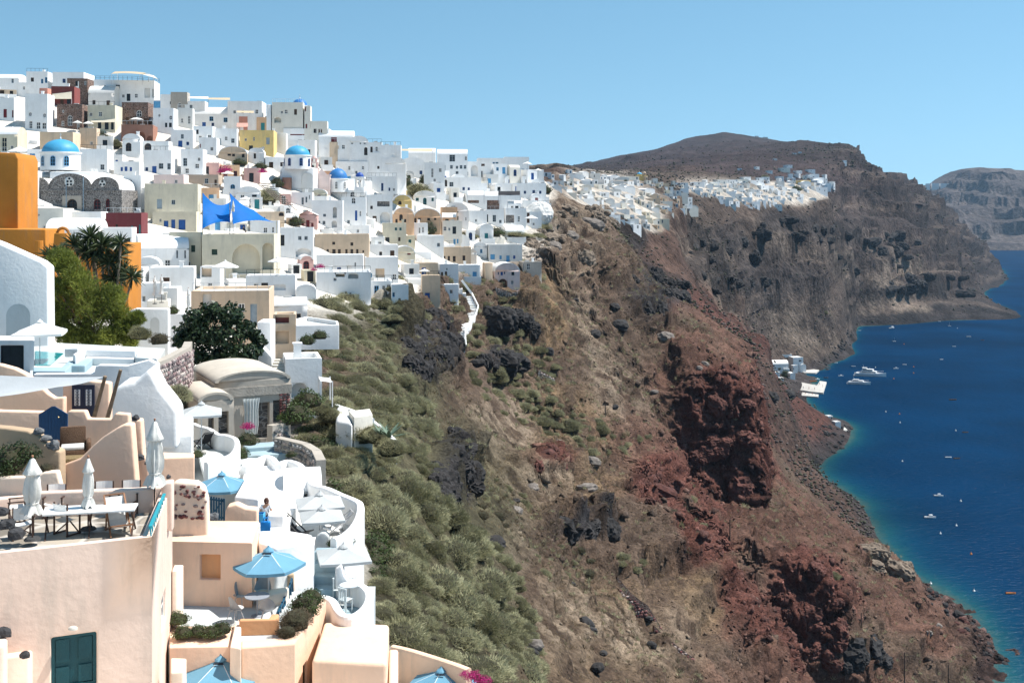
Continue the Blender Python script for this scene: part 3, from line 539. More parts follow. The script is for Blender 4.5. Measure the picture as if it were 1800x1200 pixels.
LABELS = {}
def house_geom(parent, W, L, H, ops, roof='flat', col='W', sink=3, kinds=(), rich=True, sops=(), skinds=(), bevel=0, par=.35, roofcol=None, rise=None):
 """walls with openings, parapets and roof as children of parent; local x along the front, y into the hill"""
 wall = MB(); pm = plaster(col); rm = plaster(roofcol or ('W' if col not in 'WGIK' else ('W' if col == 'K' else col)))
 hw = W / 2; Rz = rise if rise else (min(W * .34, H * .45) if roof == 'vault' else min(L * .3, H * .4))
 top = H if roof in ('flat', 'slab') else H - Rz
 TF = lambda u, d, z: (u, d, z); TS = lambda u, d, z: (hw - d, u, z)
 face_with_openings(wall, -hw, hw, -sink, top, list(ops), TF); face_with_openings(wall, 0, L, -sink, top, list(sops), TS)
 wall.quad((-hw, L, -sink), (-hw, 0, -sink), (-hw, 0, top), (-hw, L, top)); wall.quad((hw, L, -sink), (-hw, L, -sink), (-hw, L, top), (hw, L, top))
 rf = MB()
 if roof == 'flat':
  t = .28; zi = top - par
  ring = [(-hw, 0), (hw, 0), (hw, L), (-hw, L)]; inr = [(-hw + t, t), (hw - t, t), (hw - t, L - t), (-hw + t, L - t)]
  for i in range(4):
   j = (i + 1) % 4; wall.quad((*ring[i], top), (*ring[j], top), (*inr[j], top), (*inr[i], top)); wall.quad((*inr[i], top), (*inr[j], top), (*inr[j], zi), (*inr[i], zi))
  rf.add([(*p, zi) for p in inr], [(0, 1, 2, 3)])
 elif roof == 'slab':
  rf.box(-hw - .12, hw + .12, -.12, L + .12, top - .18, top + .02)
 elif roof == 'vault':
  n = 12; arc = [(-hw * math.cos(math.pi * k / n), top + Rz * math.sin(math.pi * k / n)) for k in range(n + 1)]
  for y, fl in ((0, 0), (L, 1)):
   wall.add([(a, y, b) for a, b in arc], [tuple(range(n + 1))[::-1 if not fl else 1]])
  for k in range(n): rf.quad((arc[k][0], -.05, arc[k][1] + .03), (arc[k + 1][0], -.05, arc[k + 1][1] + .03), (arc[k + 1][0], L, arc[k + 1][1] + .03), (arc[k][0], L, arc[k][1] + .03))
  for k in range(n):
   a, b = arc[k], arc[k + 1]; s = 1 - .22 / max(hw, .5)
   rf.quad((a[0], -.05, a[1] + .03), (a[0] * s, -.05, top + (a[1] - top) * s), (b[0] * s, -.05, top + (b[1] - top) * s), (b[0], -.05, b[1] + .03))
 elif roof == 'vaultx':
  n = 12; arc = [(L / 2 - L / 2 * math.cos(math.pi * k / n), top + Rz * math.sin(math.pi * k / n)) for k in range(n + 1)]
  for x, fl in ((-hw, 1), (hw, 0)): wall.add([(x, a, b) for a, b in arc], [tuple(range(n + 1))[::-1 if not fl else 1]])
  for k in range(n): rf.quad((-hw - .03, arc[k][0], arc[k][1] + .03), (hw + .03, arc[k][0], arc[k][1] + .03), (hw + .03, arc[k + 1][0], arc[k + 1][1] + .03), (-hw - .03, arc[k + 1][0], arc[k + 1][1] + .03))
 elif roof == 'gable':
  wall.add([(-hw, 0, top), (hw, 0, top), (0, 0, H)], [(0, 1, 2)]); wall.add([(-hw, L, top), (hw, L, top), (0, L, H)], [(0, 2, 1)])
  rf.quad((-hw - .1, -.1, top), (0, -.1, H + .05), (0, L, H + .05), (-hw - .1, L, top)); rf.quad((hw + .1, -.1, top), (hw + .1, L, top), (0, L, H + .05), (0, -.1, H + .05))
 wo = wall.build('wall', pm, parent, bevel=bevel)
 if rf.v: rf.build('roof', rm, parent, smooth=roof in ('vault', 'vaultx'), sharp=35, weld='vault' in roof)
 for o, k in zip(ops, kinds): opening_part(parent, o, TF, k[0], k[1], rich)
 for o, k in zip(sops, skinds): opening_part(parent, o, TS, k[0], k[1], rich)
 return wo

BOXES = []
RAILW = lambda: mat('rail_white', (.65, .66, .66), .5)
RAILD = lambda: mat('rail_dark', (.05, .05, .05), .5)
SHAPE = {'w': 'rect', 'd': 'rect', 's': 'rect', 'a': 'arch', 'e': 'arch', 'n': 'arch', 'r': 'round', 'q': 'rect'}
def parse_ops(txt):
 out = []
 for t in txt.split():
  k, c, rest = t[0], t[1], t[2:]; xr, yr = rest.split(','); a, b = map(float, xr.split('-')); d, e = map(float, yr.split('-')); out.append((k, c, a, b, d, e))
 return out
def place(x0, x1, yb, Y, th, L):
 """plan position and front width for a body whose picture runs from column x0 to x1"""
 g = (x0 + x1) / 2; W = (x1 - x0) / F * Y * .8; c = Vector(((g - 900) / F * Y, Y)); ct, st = math.cos(th), math.sin(th)
 for _ in range(30):
  pj = []
  for u, v in ((-W / 2, 0), (W / 2, 0), (W / 2, L), (-W / 2, L)):
   X = c.x + u * ct - v * st; Yy = c.y + u * st + v * ct; pj.append(900 + F * X / Yy)
  lo, hi = min(pj), max(pj); W *= max(.6, min(1.5, 1 + ((x1 - x0) - (hi - lo)) / max(8, hi - lo) * .7)); W = max(W, 1.2)
  c.x += (g - (lo + hi) / 2) / F * Y
 return c, W
def house(x0, x1, yt, yb, roof='flat', col='W', th=None, L=None, ops='', label=None, name=None, Y=None, cat='house', group=None, auto=0, bevel=None, par=.35, zone=None, roofcol=None, sops='', sink=None, rise=None):
 px = (x0 + x1) / 2
 if Y is None:
  g = ground(px, yb, 60); Y = g.y if g else 300
  if px < 985: Y = min(Y, 300 if px < 700 else 360)
 R_ = random.Random(int(x0 * 31 + yt * 17)); th = math.radians(R_.uniform(2, 16) if th is None else th)
 wm = (x1 - x0) / F * Y; L = L or max(3.2, min(8.5, wm * R_.uniform(.6, .95)))
 c, W = place(x0, x1, yb, Y, th, L)
 zb = CAMH - (yb - HZ) / F * Y; H = (yb - yt) / F * Y
 ct, st = math.cos(th), math.sin(th)
 low = min(gz(c.x + u * ct - v * st, c.y + u * st + v * ct) for u in (-W / 2, W / 2) for v in (0, L))
 e = empty(name or {'flat': 'flat_roofed_house', 'vault': 'vaulted_house', 'vaultx': 'vaulted_house', 'gable': 'chapel', 'slab': 'flat_roofed_house'}[roof], (c.x, c.y, zb), th)
 if Y > 396: low = max(low, zb - 2)
 sk = sink if sink is not None else max(.6, zb - low + 1.0)
 nrm = Vector((st, -ct)); tx = Vector((ct, st))
 O, K, SO, SK = [], [], [], []
 for k, cc, a, b, d, f in parse_ops(ops):
  if k == 'r' or True:
   uv = []
   for qx, qy in ((a, f), (b, d)):
    dr = Vector(((qx - 900) / F, 1)); t = c.dot(nrm) / dr.dot(nrm); P = dr * t; uv.append(((P - c).dot(tx), CAMH - (qy - HZ) / F * t - zb))
   u0, u1 = sorted((uv[0][0], uv[1][0])); z0, z1 = sorted((uv[0][1], uv[1][1]))
   u0 = max(u0, -W / 2 + .12); u1 = min(u1, W / 2 - .12); z0 = max(z0, .02); z1 = min(z1, (H if roof == 'flat' else H * .9) - .15)
   if roof not in ('flat', 'slab'):
    z1 = min(z1, H - (rise if rise else (min(W * .34, H * .45) if roof == 'vault' else min(L * .3, H * .4))) - .05)
   if u1 - u0 < .25 or z1 - z0 < .25: continue
   if any(u0 < o[1] + .06 and u1 > o[0] - .06 and z0 < o[3] + .06 and z1 > o[2] - .06 for o in O): continue
   O.append((u0, u1, z0, z1, SHAPE[k], 1.1 if k == 'n' else (.5 if k == 'q' else .2))); K.append(('n' if k == 'q' else ('w' if k == 'r' else k), cc))
 if not auto and Y < 345 and W > 3 and cat == 'house' and len(ops) < 400 and name is None and roof in ('flat', 'vaultx') and len(O) < W * H / 9:
  cc = R_.choice('kkkksbn'); lim_ = H - .4 if roof == 'flat' else H - min(L * .3, H * .4) - .2
  for _ in range(int(W * H / 7)):
   ww, hh = R_.choice([(.7, .9), (.6, .8), (.8, 1.1), (.95, 1.9)]); u = R_.uniform(-W / 2 + .7, W / 2 - .7); fl = R_.randrange(max(1, int(lim_ // 2.6))); z0 = fl * 2.7 + (.05 if hh > 1.5 else .9)
   if z0 + hh < lim_ and not any(u - ww / 2 < o[1] + .35 and u + ww / 2 > o[0] - .35 and z0 < o[3] + .3 and z0 + hh > o[2] - .3 for o in O): O.append((u - ww / 2, u + ww / 2, z0, z0 + hh, 'rect', .2)); K.append(('d' if hh > 1.5 else 'w', cc))
 if auto == 2:
  top = H if roof == 'flat' else H - min(W * .34, H * .45); cc = R_.choice('kkkksB')
  for i in range(R_.choice((0, 1, 1, 2, 2, 3))):
   u = R_.uniform(-W / 2 + .8, W / 2 - .8) if W > 2 else 0; ww, hh = R_.uniform(.7, 1.1), R_.uniform(.9, 1.6); z = R_.uniform(.3, max(.4, top - hh - .3))
   if z + hh > top - .2 or any(u - ww / 2 < o[1] + .1 and u + ww / 2 > o[0] - .1 for o in O): continue
   O.append((u - ww / 2, u + ww / 2, z, z + hh, 'rect', .2)); K.append(('w', cc))
 elif auto:
  cc = R_.choice('kkkbbnrtB'); top = H - (0 if roof == 'flat' else (min(W * .34, H * .45) if roof == 'vault' else min(L * .3, H * .4)))
  stor = max(1, int(top // 2.7)); n = max(1, min(4, int((W - .4) // 1.7)))
  for s in range(stor):
   fz = s * top / stor
   dn = R_.randrange(n) if s == 0 or R_.random() < .4 else -1
   for i in range(n):
    if R_.random() < .22 and n > 1 and i != dn: continue
    u = -W / 2 + W * (i + .5) / n + R_.uniform(-.12, .12); ww = R_.uniform(.6, .95); hh = R_.uniform(.8, 1.25); z = fz + R_.uniform(.9, 1.1); k = 'w'
    if i == dn: ww, hh, z, k = 1.0, 2.05, fz + .05, R_.choice('dda')
    if z + hh > top - .2: hh = top - .2 - z
    if hh < .5: continue
    O.append((u - ww / 2, u + ww / 2, z, z + hh, SHAPE[k], .2)); K.append((k, cc))
  nl = max(0, min(2, int(L // 2.6)))
  for i in range(nl):
   if R_.random() < .4: continue
   u = L * (i + .5) / nl; z = 1.0; hh = min(1.1, top - 1.4)
   if hh > .5: SO.append((u - .4, u + .4, z, z + hh, 'rect', .2)); SK.append(('w', cc))
 house_geom(e, W, L, H, O, roof, col, sk, K, Y < 260, SO, SK, bevel=(.09 if Y < 330 else 0) if bevel is None else bevel, par=par, roofcol=roofcol, rise=rise)
 if 70 < Y < 345 and W > 2.5:
  top = H if roof in ('flat', 'slab') else H - .2
  if R_.random() < .4:
   m = MB(); cx, cy = R_.uniform(-W / 2 + .5, W / 2 - .5), R_.uniform(.6, L - .5); m.box(cx - .28, cx + .28, cy - .28, cy + .28, top - .8, top + .75); m.box(cx - .36, cx + .36, cy - .36, cy + .36, top + .75, top + .86); m.build('chimney', plaster(col if col in 'WGIC' else 'W'), e)
  if R_.random() < .3:
   m = MB(); cx = R_.uniform(-W / 2 + .7, W / 2 - .7); m.box(cx - .5, cx + .5, L * .4, L * .4 + .7, top - .5, top + .35); m.build('roof_unit', mat('unit_grey', (.38, .38, .37), .6), e)
  if roof == 'flat' and R_.random() < .3:
   m = MB(); n_ = max(2, int(W / 1.1))
   for q in range(n_ + 1): x = -W / 2 + .1 + (W - .2) * q / n_; m.bar((x, .14, top), (x, .14, top + .85), .05)
   m.bar((-W / 2 + .1, .14, top + .85), (W / 2 - .1, .14, top + .85), .06); m.build('roof_railing', R_.choice([RAILW, RAILD])(), e)
  if auto and R_.random() < .35:
   m = MB(); dpt, hh = R_.uniform(1.2, 2.2), R_.uniform(.7, 1.1); m.box(-W / 2, W / 2, -dpt, -dpt + .2, -2, hh); m.box(-W / 2, -W / 2 + .2, -dpt + .2, -.01, -2, hh); m.box(W / 2 - .2, W / 2, -dpt + .2, -.01, -2, hh); m.build('forecourt_wall', plaster('W'), e)
 nwin = sum(1 for k in K if k[0] in 'wse'); pcol = PNAME.get(K[0][1], '') if K else ''
 if not label:
  label = f"{CNAME[col]} {'vaulted' if 'vault' in roof else 'flat'} house with {['no', 'one', 'two', 'three', 'four'][min(nwin, 4)] if nwin < 5 else 'many'} {'window' if nwin == 1 else 'windows'}" + (f", {pcol} door" if any(k[0] in 'da' for k in K) else '') + ' ' + (zone or 'in the village')
 tag(e, label, cat, group); BOXES.append((x0, x1, yt, yb))
 return e, (c, W, L, H, zb, th, Y)

# ------------------------------------------------------------------ the village: one line per house read off the photograph
# x0 x1 ytop ybase roof colour turn | openings kindcolour x0-x1,y0-y1 | label
V = '''
-12 48 129 152 vaultx W 4 | ws20-24,138-146 | long white vault at the very crest of the village beside a blue shuttered house
46 94 126 150 flat W 4 | wB72-76,139-147 wB79-84,136-146 | white house with two sky blue shutters on the ridge line
92 166 127 152 flat W 2 | | long white house below roof aerials on the ridge line
118 166 138 156 flat N 2 | wk148-152,143-150 | low brown stone house under the long white ridge house
165 281 141 178 flat W 8 | qG254-264,155-172 qG267-279,157-172 wk203-211,149-156 wk183-186,150-158 | tall white house under the roof terrace restaurant
-10 36 172 214 flat W 3 | sr6-12,192-207 sr21-27,194-207 | white house with red shutters and red flowered balcony
32 72 145 170 flat W 4 | wk40-44,152-158 | plain white house above the red shuttered house
44 96 165 232 flat W 4 | rk50-56,197-205 rk75-81,199-207 wk51-57,213-226 wk64-71,215-227 wk74-81,216-227 wk85-91,217-227 | white house with two round windows above four dark windows
69 92 155 176 flat S 2 | | small salmon wall of a house beside the cream awning
90 141 152 188 flat R 6 | sn106-112,171-185 sn128-136,172-186 | maroon house with a cream awning on the upper slope
100 156 183 228 flat N 4 | ek119-127,203-221 wk108-113,213-222 wk135-140,212-224 wk145-150,213-225 rk109-113,193-199 | brown stone house with white arched window
155 216 149 190 vaultx G 2 | wk200-204,168-178 | big grey vault behind the cream awning house
154 216 185 232 flat C 4 | dk172-178,214-226 dk184-191,214-228 dk195-200,215-228 wk207-212,213-224 | cream house with long cream awning over its balcony
214 270 180 224 flat N 4 | ek240-249,194-205 dn221-226,206-219 dn230-236,206-219 dn241-249,206-220 dn253-259,208-220 | red brown masonry house with white arched window behind two parasols
269 313 190 234 flat W 6 | rk297-303,203-211 sk290-294,216-224 sk297-302,216-224 rk278-282,200-206 | white house with round windows right of the masonry house
268 304 176 196 flat W 6 | sB270-282,178-192 sB284-293,178-192 sB295-301,178-192 | white house with a row of pale blue glass doors
213 277 219 254 flat V 10 | nV240-255,232-249 nV258-274,239-251 | terracotta terrace house with two big arches
215 253 235 276 vault W 8 | an221-231,251-266 | small white vaulted house with a brown arched door under the terracotta terrace
250 303 248 276 flat W 6 | an254-266,252-264 | white house with dark arched doorway beside the terracotta terrace
282 312 166 190 flat W 4 | wn312-316,180-190 | white house at the crest right of the restaurant
300 334 162 190 flat E 4 | ek313-318,180-190 | grey house with a small arch on the crest
330 366 178 198 flat W 4 | | white house under the pergola roof at the crest
311 342 190 226 flat G 8 | wk330-335,204-218 wk318-322,208-216 | pale grey house beside the long white vault
338 413 187 228 vaultx W 5 | wB368-375,205-213 wB393-400,207-215 rk344-348,194-199 | long white vault with two blue windows near the crest
340 380 222 252 flat W 4 | dk345-349,228-236 | white stepped house under the long vault
376 420 226 258 flat W 6 | wk395-400,240-247 | white house with lamp below the long vault
300 345 228 262 flat W 8 | ws318-323,236-244 | white angular house right of the terracotta arches
318 364 262 312 flat W 5 | wb307-310,277-284 ws322-329,278-292 wk307-313,300-307 wk343-350,288-296 | white house with blue windows above the pink wall
252 312 264 308 flat W 4 | ws279-287,287-297 ws294-300,287-298 | broad white house with two grey windows
350 386 242 272 flat W 6 | sr347-353,253-260 | white house with dark red shutter
356 390 286 308 flat P 4 | | low pink terrace house beside the bougainvillea
330 392 307 330 flat T 6 | sn377-381,316-326 sn384-388,316-326 | taupe flat house behind the big cream wall
270 332 307 330 flat L 3 | | pale pink wall house with satellite dishes
140 200 262 306 flat W 8 | wk160-165,298-306 wk188-192,274-282 | white house stepping up right of the big church dome
186 222 272 290 flat W 5 | sb203-207,281-287 | small white house with one blue shutter
200 252 284 312 flat W 6 | sb212-216,294-301 sb219-224,293-301 sb228-232,294-301 | white house with three deep blue windows
217 254 308 368 flat W 6 | wk227-232,316-325 wk228-231,338-344 | tall white house right of the stone church
246 300 330 372 flat W 3 | | plain white wall house behind the cream building
-10 48 222 270 vaultx C 4 | wC3-12,242-266 wk24-26,251-254 | cream vaulted house beside a white parasol
70 142 232 272 flat B 4 | | beige house behind the blue church dome
28 74 300 356 flat G 4 | sn40-44,335-346 sn48-53,335-346 sn60-64,335-344 | pale grey house with three brown windows by the orange wall
140 176 225 262 flat B 6 | | beige house with a maroon vault beside steps
-20 30 268 300 flat W 4 | | white house below the cream vault
254 354 323 392 flat C 10 | | tall blank cream building behind the blue sail
268 352 372 404 flat C 10 | sb288-296,388-400 db301-308,386-405 db314-326,386-405 db342-349,386-405 wk280-284,384-390 | cream annex with four deep blue doors
186 260 374 421 flat M 8 | dt230-234,397-420 dt244-249,395-419 wn203-207,394-410 | dark red house with two narrow teal doors
124 190 372 412 flat W 6 | | white house left of the dark red house
40 130 366 414 flat I 4 | rk66-70,376-380 | ivory vaulted house with tiled top behind the orange wall
80 190 384 436 vaultx W 5 | | long white vault behind the yucca
420 448 205 232 flat S 6 | ws420-428,222-230 wn436-441,220-227 | salmon house with pink awning below the pergola
400 468 178 206 flat W 3 | | white house with roof greenery on the crest
470 478 184 200 flat W 3 | | narrow white wall house beside the big ivory block
478 540 180 224 flat I 2 | dn517-522,192-202 nI482-494,206-216 | big ivory block house below the highest blue dome
535 548 186 226 flat I 4 | sr535-538,188-196 sr537-540,218-226 | narrow ivory house with red shutters by the highest dome
546 577 213 240 flat I 4 | | low ivory house at the crest step
421 487 229 270 flat Y 6 | wk445-448,241-248 ds468-474,242-254 wk430-434,243-248 | bright yellow house with little balcony
384 438 257 286 vault B 8 | wn393-397,264-272 wn400-406,265-274 wn408-413,265-275 wn425-430,266-277 | beige vaulted house with four brown windows
436 467 260 290 vault W 6 | wn446-450,270-279 | small white vaulted house with one brown window
486 506 234 272 flat G 4 | | grey side wall house right of the yellow house
498 584 226 256 flat W 3 | sr510-550,236-238 sr557-565,243-247 sr494-498,226-231 | long white terrace house below the ivory block
500 560 246 276 flat W 3 | dn568-571,250-262 | long white house behind the second blue dome
560 624 229 268 vaultx W 4 | sr582-592,241-253 | white vault with a dark red door
575 606 250 270 flat B 20 | sn597-603,262-267 | small beige gabled house under the red door
614 648 239 276 vault W 6 | wk617-621,248-254 wk632-635,248-254 wk639-643,247-254 an640-646,259-273 | white vaulted house at the crest with dark arch
646 672 250 282 flat W 5 | wn651-655,258-268 wk660-664,258-266 | white house on the crest by the plank stairs
558 622 266 294 vaultx W 5 | wB569-575,271-277 dB569-575,279-287 wb562-567,280-288 wb578-583,281-288 wb592-596,282-288 wB604-608,284-290 | white house with many bright blue shutters
590 650 284 312 flat W 4 | wk612-616,292-299 an626-630,269-276 wk636-640,292-298 | white house under the crest with dark openings
655 700 268 300 flat W 4 | wk682-687,283-289 wn663-667,292-297 | white house with small dark windows near the crest
668 706 255 284 flat W 3 | | white ridge house below a long pergola
676 714 276 304 vault W 4 | wk690-694,283-288 an680-685,286-300 | white chapel fronted house with brown doors
702 748 277 304 vault W 4 | wk728-732,283-289 wk722-726,292-297 wk735-739,292-296 | white vaulted house with a small belfry
718 766 260 292 vaultx W 3 | wk703-708,281-287 | white vault under roof antennas at the ridge
706 745 290 312 flat W 5 | | white terrace house above the ravine
644 698 310 342 flat W 8 | wb670-674,322-336 wb683-686,330-336 | white house with small blue windows left of the ravine
644 690 342 394 flat W 10 | qK663-685,354-363 nW668-686,373-392 | white house with a row of dark windows and an arch below
686 716 326 346 vault Y 6 | wt697-700,331-341 wt704-707,331-341 | small yellow vaulted house with teal shutters
688 724 342 366 vault Y 12 | an700-706,344-360 | yellow cave house with open arch
690 728 364 408 vault A 8 | an702-708,375-388 wn695-699,385-392 wn710-714,385-391 | apricot vaulted house with white closed parasol
724 776 366 406 vault A 8 | an728-732,378-392 wn735-740,380-388 wn751-756,380-388 wn763-767,372-377 wn763-767,381-387 | apricot house with paired vaults
774 804 364 398 flat A 10 | wn778-784,376-382 | apricot tower house with white awning
772 812 388 430 flat I 12 | dB797-801,420-430 dB803-806,420-428 | ivory house with orange stair side and blue doors
672 714 392 432 flat C 8 | wt694-698,400-405 wt702-706,400-405 wn700-704,417-424 | cream house with two teal windows
704 730 414 432 flat C 8 | wt718-723,421-427 | small cream annex with a teal window
712 752 392 420 flat W 8 | wB725-728,398-406 wk736-739,400-410 wk742-745,399-409 | white house with three narrow windows below the apricot houses
768 822 262 318 vaultx W 6 | ws790-800,272-284 wk817-821,275-282 ws801-806,301-310 | tall white block with rounded top on the ridge
745 782 286 342 flat W 6 | wk758-762,296-312 | tall white house over the ravine
812 846 284 318 flat W 5 | nW828-840,291-310 ws819-823,302-309 | white house with a big open arch
838 900 278 300 flat W 4 | dn844-852,288-296 wB866-870,285-296 wB871-876,285-296 dn882-892,288-296 | white terrace hotel with dark openings on the ridge
884 930 276 306 flat W 4 | wB918-922,297-305 wB925-929,297-305 wB932-936,297-305 | white hotel with railings and blue doors at the ridge
900 956 298 322 flat W 4 | | white terraced hotel end with parasols on the ridge
846 906 300 324 flat W 3 | nW866-874,317-323 nP876-888,316-324 | white cave suites with round openings
780 846 312 340 flat W 4 | an780-786,316-328 ws790-797,320-328 | white house behind the awning hotel
812 856 322 346 flat W 4 | | white stepped house with plain parapets above the awning
858 960 322 346 flat W 3 | | white terrace block right of the dark awning
816 916 340 374 flat W 6 | qN822-842,352-357 qN856-878,352-368 ww860-875,357-367 wk833-838,357-365 | white hotel wing with brown stone window bays
910 945 352 378 flat W 6 | qK890-905,355-360 wk900-904,358-364 | white house with dark awning at the cliff end
778 824 356 396 vault W 6 | wt803-806,366-374 wt803-806,380-387 wt813-817,366-373 wk818-820,382-388 | white vaulted house with teal shutters
822 856 370 396 flat W 8 | | white blank walled house below the hotel wing
852 886 368 398 flat W 6 | dk854-858,377-396 ws866-872,378-390 | white house with a dark door and tree
884 925 366 400 flat W 8 | qK886-904,378-392 wk910-914,380-390 | white house with a shaded terrace at the cliff end
918 952 372 402 flat W 8 | dn926-931,374-392 | white house with parasol next to the whitewashed rock
775 828 434 464 flat B 6 | wn779-783,450-458 wn787-791,450-458 wn796-801,450-460 wn813-818,449-458 | beige house with four brown windows above the chapel
818 838 438 464 vault G 6 | wk822-826,449-458 | little grey vaulted house right of the beige house
852 918 430 462 flat G 10 | sB862-870,447-456 sB878-882,449-456 dB890-896,449-460 sb902-906,449-455 | grey rendered house with bright blue door and shutters
848 866 462 494 flat B 14 | | beige stair house beside the pink house
862 914 462 506 vault L 10 | wb875-877,474-483 db880-884,472-484 wb886-888,474-482 sk899-904,474-484 nN876-892,490-507 wk898-903,493-500 | pale pink house with a big dark arch below three blue windows
912 952 460 484 flat E 14 | wk918-922,464-476 wk926-932,463-474 | bare concrete house right of the pink house
770 806 464 492 flat W 10 | an775-779,478-486 dn782-786,477-490 wk784-787,471-475 | white chapel like house with brown door below the beige house
760 800 430 452 flat W 6 | | white house with flowers above the chapel
792 826 412 436 vault W 6 | wB834-838,434-440 | white vaulted house below the round trees
832 856 426 450 vault W 6 | wB844-848,438-445 | tiny white vaulted house with pale blue window
560 602 250 262 flat W 3 | | white step house by the crest vault
644 660 384 400 flat W 3 | | small white wall house by the plank fence
492 552 400 456 flat W 8 | ws524-530,415-422 ws535-541,415-422 nt520-547,436-452 sk492-500,413-432 | white house with two grey windows over a teal arch
553 650 412 456 flat B 6 | wn584-589,425-430 wn616-621,426-432 wn574-578,438-448 wn584-590,438-449 wn594-599,438-448 wn607-611,438-448 wn616-621,438-448 wn626-630,438-448 wn637-640,440-444 | beige pink mansion with white pilasters and a row of windows
602 652 396 416 flat W 4 | | white roof block above the pilastered mansion
600 644 346 400 flat W 6 | ek618-625,345-358 db624-628,370-388 wk632-635,371-380 wk641-644,371-380 | white church annex with a narrow blue door
548 604 352 402 flat W 6 | nG585-592,364-383 nW600-606,358-376 nk583-592,388-400 ws568-573,376-381 | white house with tall niches beside the small pink chapel
512 552 338 364 flat W 5 | ws530-534,347-360 ws537-540,346-356 wk543-545,343-350 | white house with narrow windows below the pink church
524 560 370 400 gable P 4 | sr530-534,392-399 dr538-544,387-400 sr547-551,392-399 | small pink chapel with red door and bell gable
492 530 292 330 vault W 6 | wk506-509,306-310 | white vault below the second blue dome
530 552 304 344 vault G 6 | | pale grey vaulted wall house left of the pink church
470 494 330 356 flat W 4 | sn497-503,318-328 | white house by the wooden stairway
496 514 312 334 flat V 4 | | small terracotta house beside the wooden stairway
445 500 372 398 flat B 16 | an490-505,368-380 | beige stair house under the white bridge
440 492 388 412 flat W 8 | wk463-470,400-409 wk478-482,399-409 | white house end beside the blue sail terrace
355 493 412 492 flat C 5 | sg372-382,438-448 nC408-457,429-482 nC461-488,427-474 sk425-431,436-448 | cream terrace building with two tall arches under the blue sail
298 358 408 480 flat C 8 | sg336-343,431-443 | cream wall building left of the two tall arches
238 332 412 480 vaultx W 22 | wt272-278,425-432 ws310-313,440-454 ws324-327,440-454 eB238-244,447-461 | white vaulted house with narrow windows above the laundry terrace
262 345 470 512 flat W 12 | | white stepped house below the narrow windowed vault
352 394 468 512 flat W 4 | qB354-372,470-487 wk365-373,497-503 | white house with a large pale blue shutter
228 262 470 512 flat W 4 | nG230-262,488-512 | white arch walled house behind the pine
284 320 506 556 flat W 6 | ws288-298,536-542 | white cubic house with one grey window
432 522 484 520 flat W 8 | qW480-502,500-510 | white terrace wall house below the round parasols
336 482 511 606 flat B 8 | ss440-452,534-572 qG356-372,516-540 | broad beige house with one tall pale shutter behind the fig tree
480 540 524 580 vaultx W 14 | | blue white vaulted house with a small terrace
520 556 500 528 vault W 10 | dt517-522,511-526 | little white vault with a sky blue door
452 484 566 640 flat W 4 | | white stair tower house left of the beige tower
480 521 552 632 flat B 10 | qR484-508,553-568 qB484-508,582-604 | tall beige tower house with maroon panel and open niche
556 640 448 488 flat W 6 | qW610-618,466-485 wk623-626,461-468 dB650-655,460-470 | white upper house of the stepped white complex
640 700 452 500 flat W 10 | qB660-676,472-488 wB648-654,480-490 | white terrace of the complex with pale blue pool edge
556 652 478 524 flat W 8 | nB590-606,473-487 nG612-630,474-490 wk586-592,488-494 wk614-618,514-518 wk606-610,512-517 | white middle house of the complex with two arches
596 690 494 530 flat W 10 | wk630-636,512-520 wk644-650,506-520 wB658-666,502-516 wk672-677,502-516 wk680-686,500-508 | white lower house of the complex with a row of windows
686 718 500 536 flat W 10 | wk700-704,524-532 wB690-694,514-522 | white end house of the complex above the olive bushes
740 774 484 532 flat B 8 | | beige cliff edge house by the zigzag steps
774 806 500 524 flat W 6 | | white landing house at the top of the zigzag steps
728 770 462 486 flat B 12 | | beige stepped house left of the chapel
690 730 432 462 vault C 12 | sr716-722,437-448 | cream vaulted house with dark red door
648 700 430 456 flat W 8 | | white terrace house right of the pilastered mansion
652 676 416 440 flat G 6 | | grey retaining wall house by the mansion
730 780 414 440 flat W 8 | wt746-749,438-444 | white stepped house right of the cream annex
236 300 498 552 flat W 14 | wk250-256,520-530 | white terrace house with one dark window behind the pine
296 342 552 612 flat W 10 | ws310-316,575-586 | white house with a grey window left of the fig tree
236 286 452 492 vault W 12 | nG244-262,470-490 | white vaulted house with an arched niche behind the yuccas
258 300 528 566 flat I 12 | | ivory terrace block with laundry parasols
180 240 400 440 flat W 8 | | white house block behind the yucca heads
'''
def run_village():
 for ln in V.strip().split('\n'):
  a, ops, lab = ln.split('|'); t = a.split()
  x0, x1, yt, yb = map(float, t[:4]); house(x0, x1, yt, yb, t[4], t[5], float(t[6]), None, ops.strip(), lab.strip())
run_village()

# ---- fillers: every other house that shows between those
OCC = np.zeros((300, 450), bool)
for x0, x1, yt, yb in BOXES:
 OCC[max(0, int(yt / 4)):max(0, int(yb / 4)) + 1, max(0, int(x0 / 4)):max(0, int(x1 / 4)) + 1] = True
def inside(poly, x, y):
 r = False; n = len(poly)
 for i in range(n):
  (ax, ay), (bx, by) = poly[i], poly[i - 1]
  if (ay > y) != (by > y) and x < (bx - ax) * (y - ay) / (by - ay) + ax: r = not r
 return r
MAIN = [(0, 165), (60, 150), (180, 160), (290, 180), (400, 196), (480, 205), (560, 240), (650, 270), (760, 285), (870, 292), (940, 312), (962, 340), (935, 400), (900, 425), (900, 480), (850, 500), (800, 500), (722, 500), (716, 440), (640, 520), (560, 500), (520, 512), (430, 512), (330, 512), (240, 512), (236, 420), (70, 410), (40, 330), (0, 300)]
BARE = [(740, 330, 40, 26), (470, 340, 34, 30), (745, 410, 0, 0), (860, 405, 40, 18), (190, 245, 16, 14), (700, 320, 14, 30)]
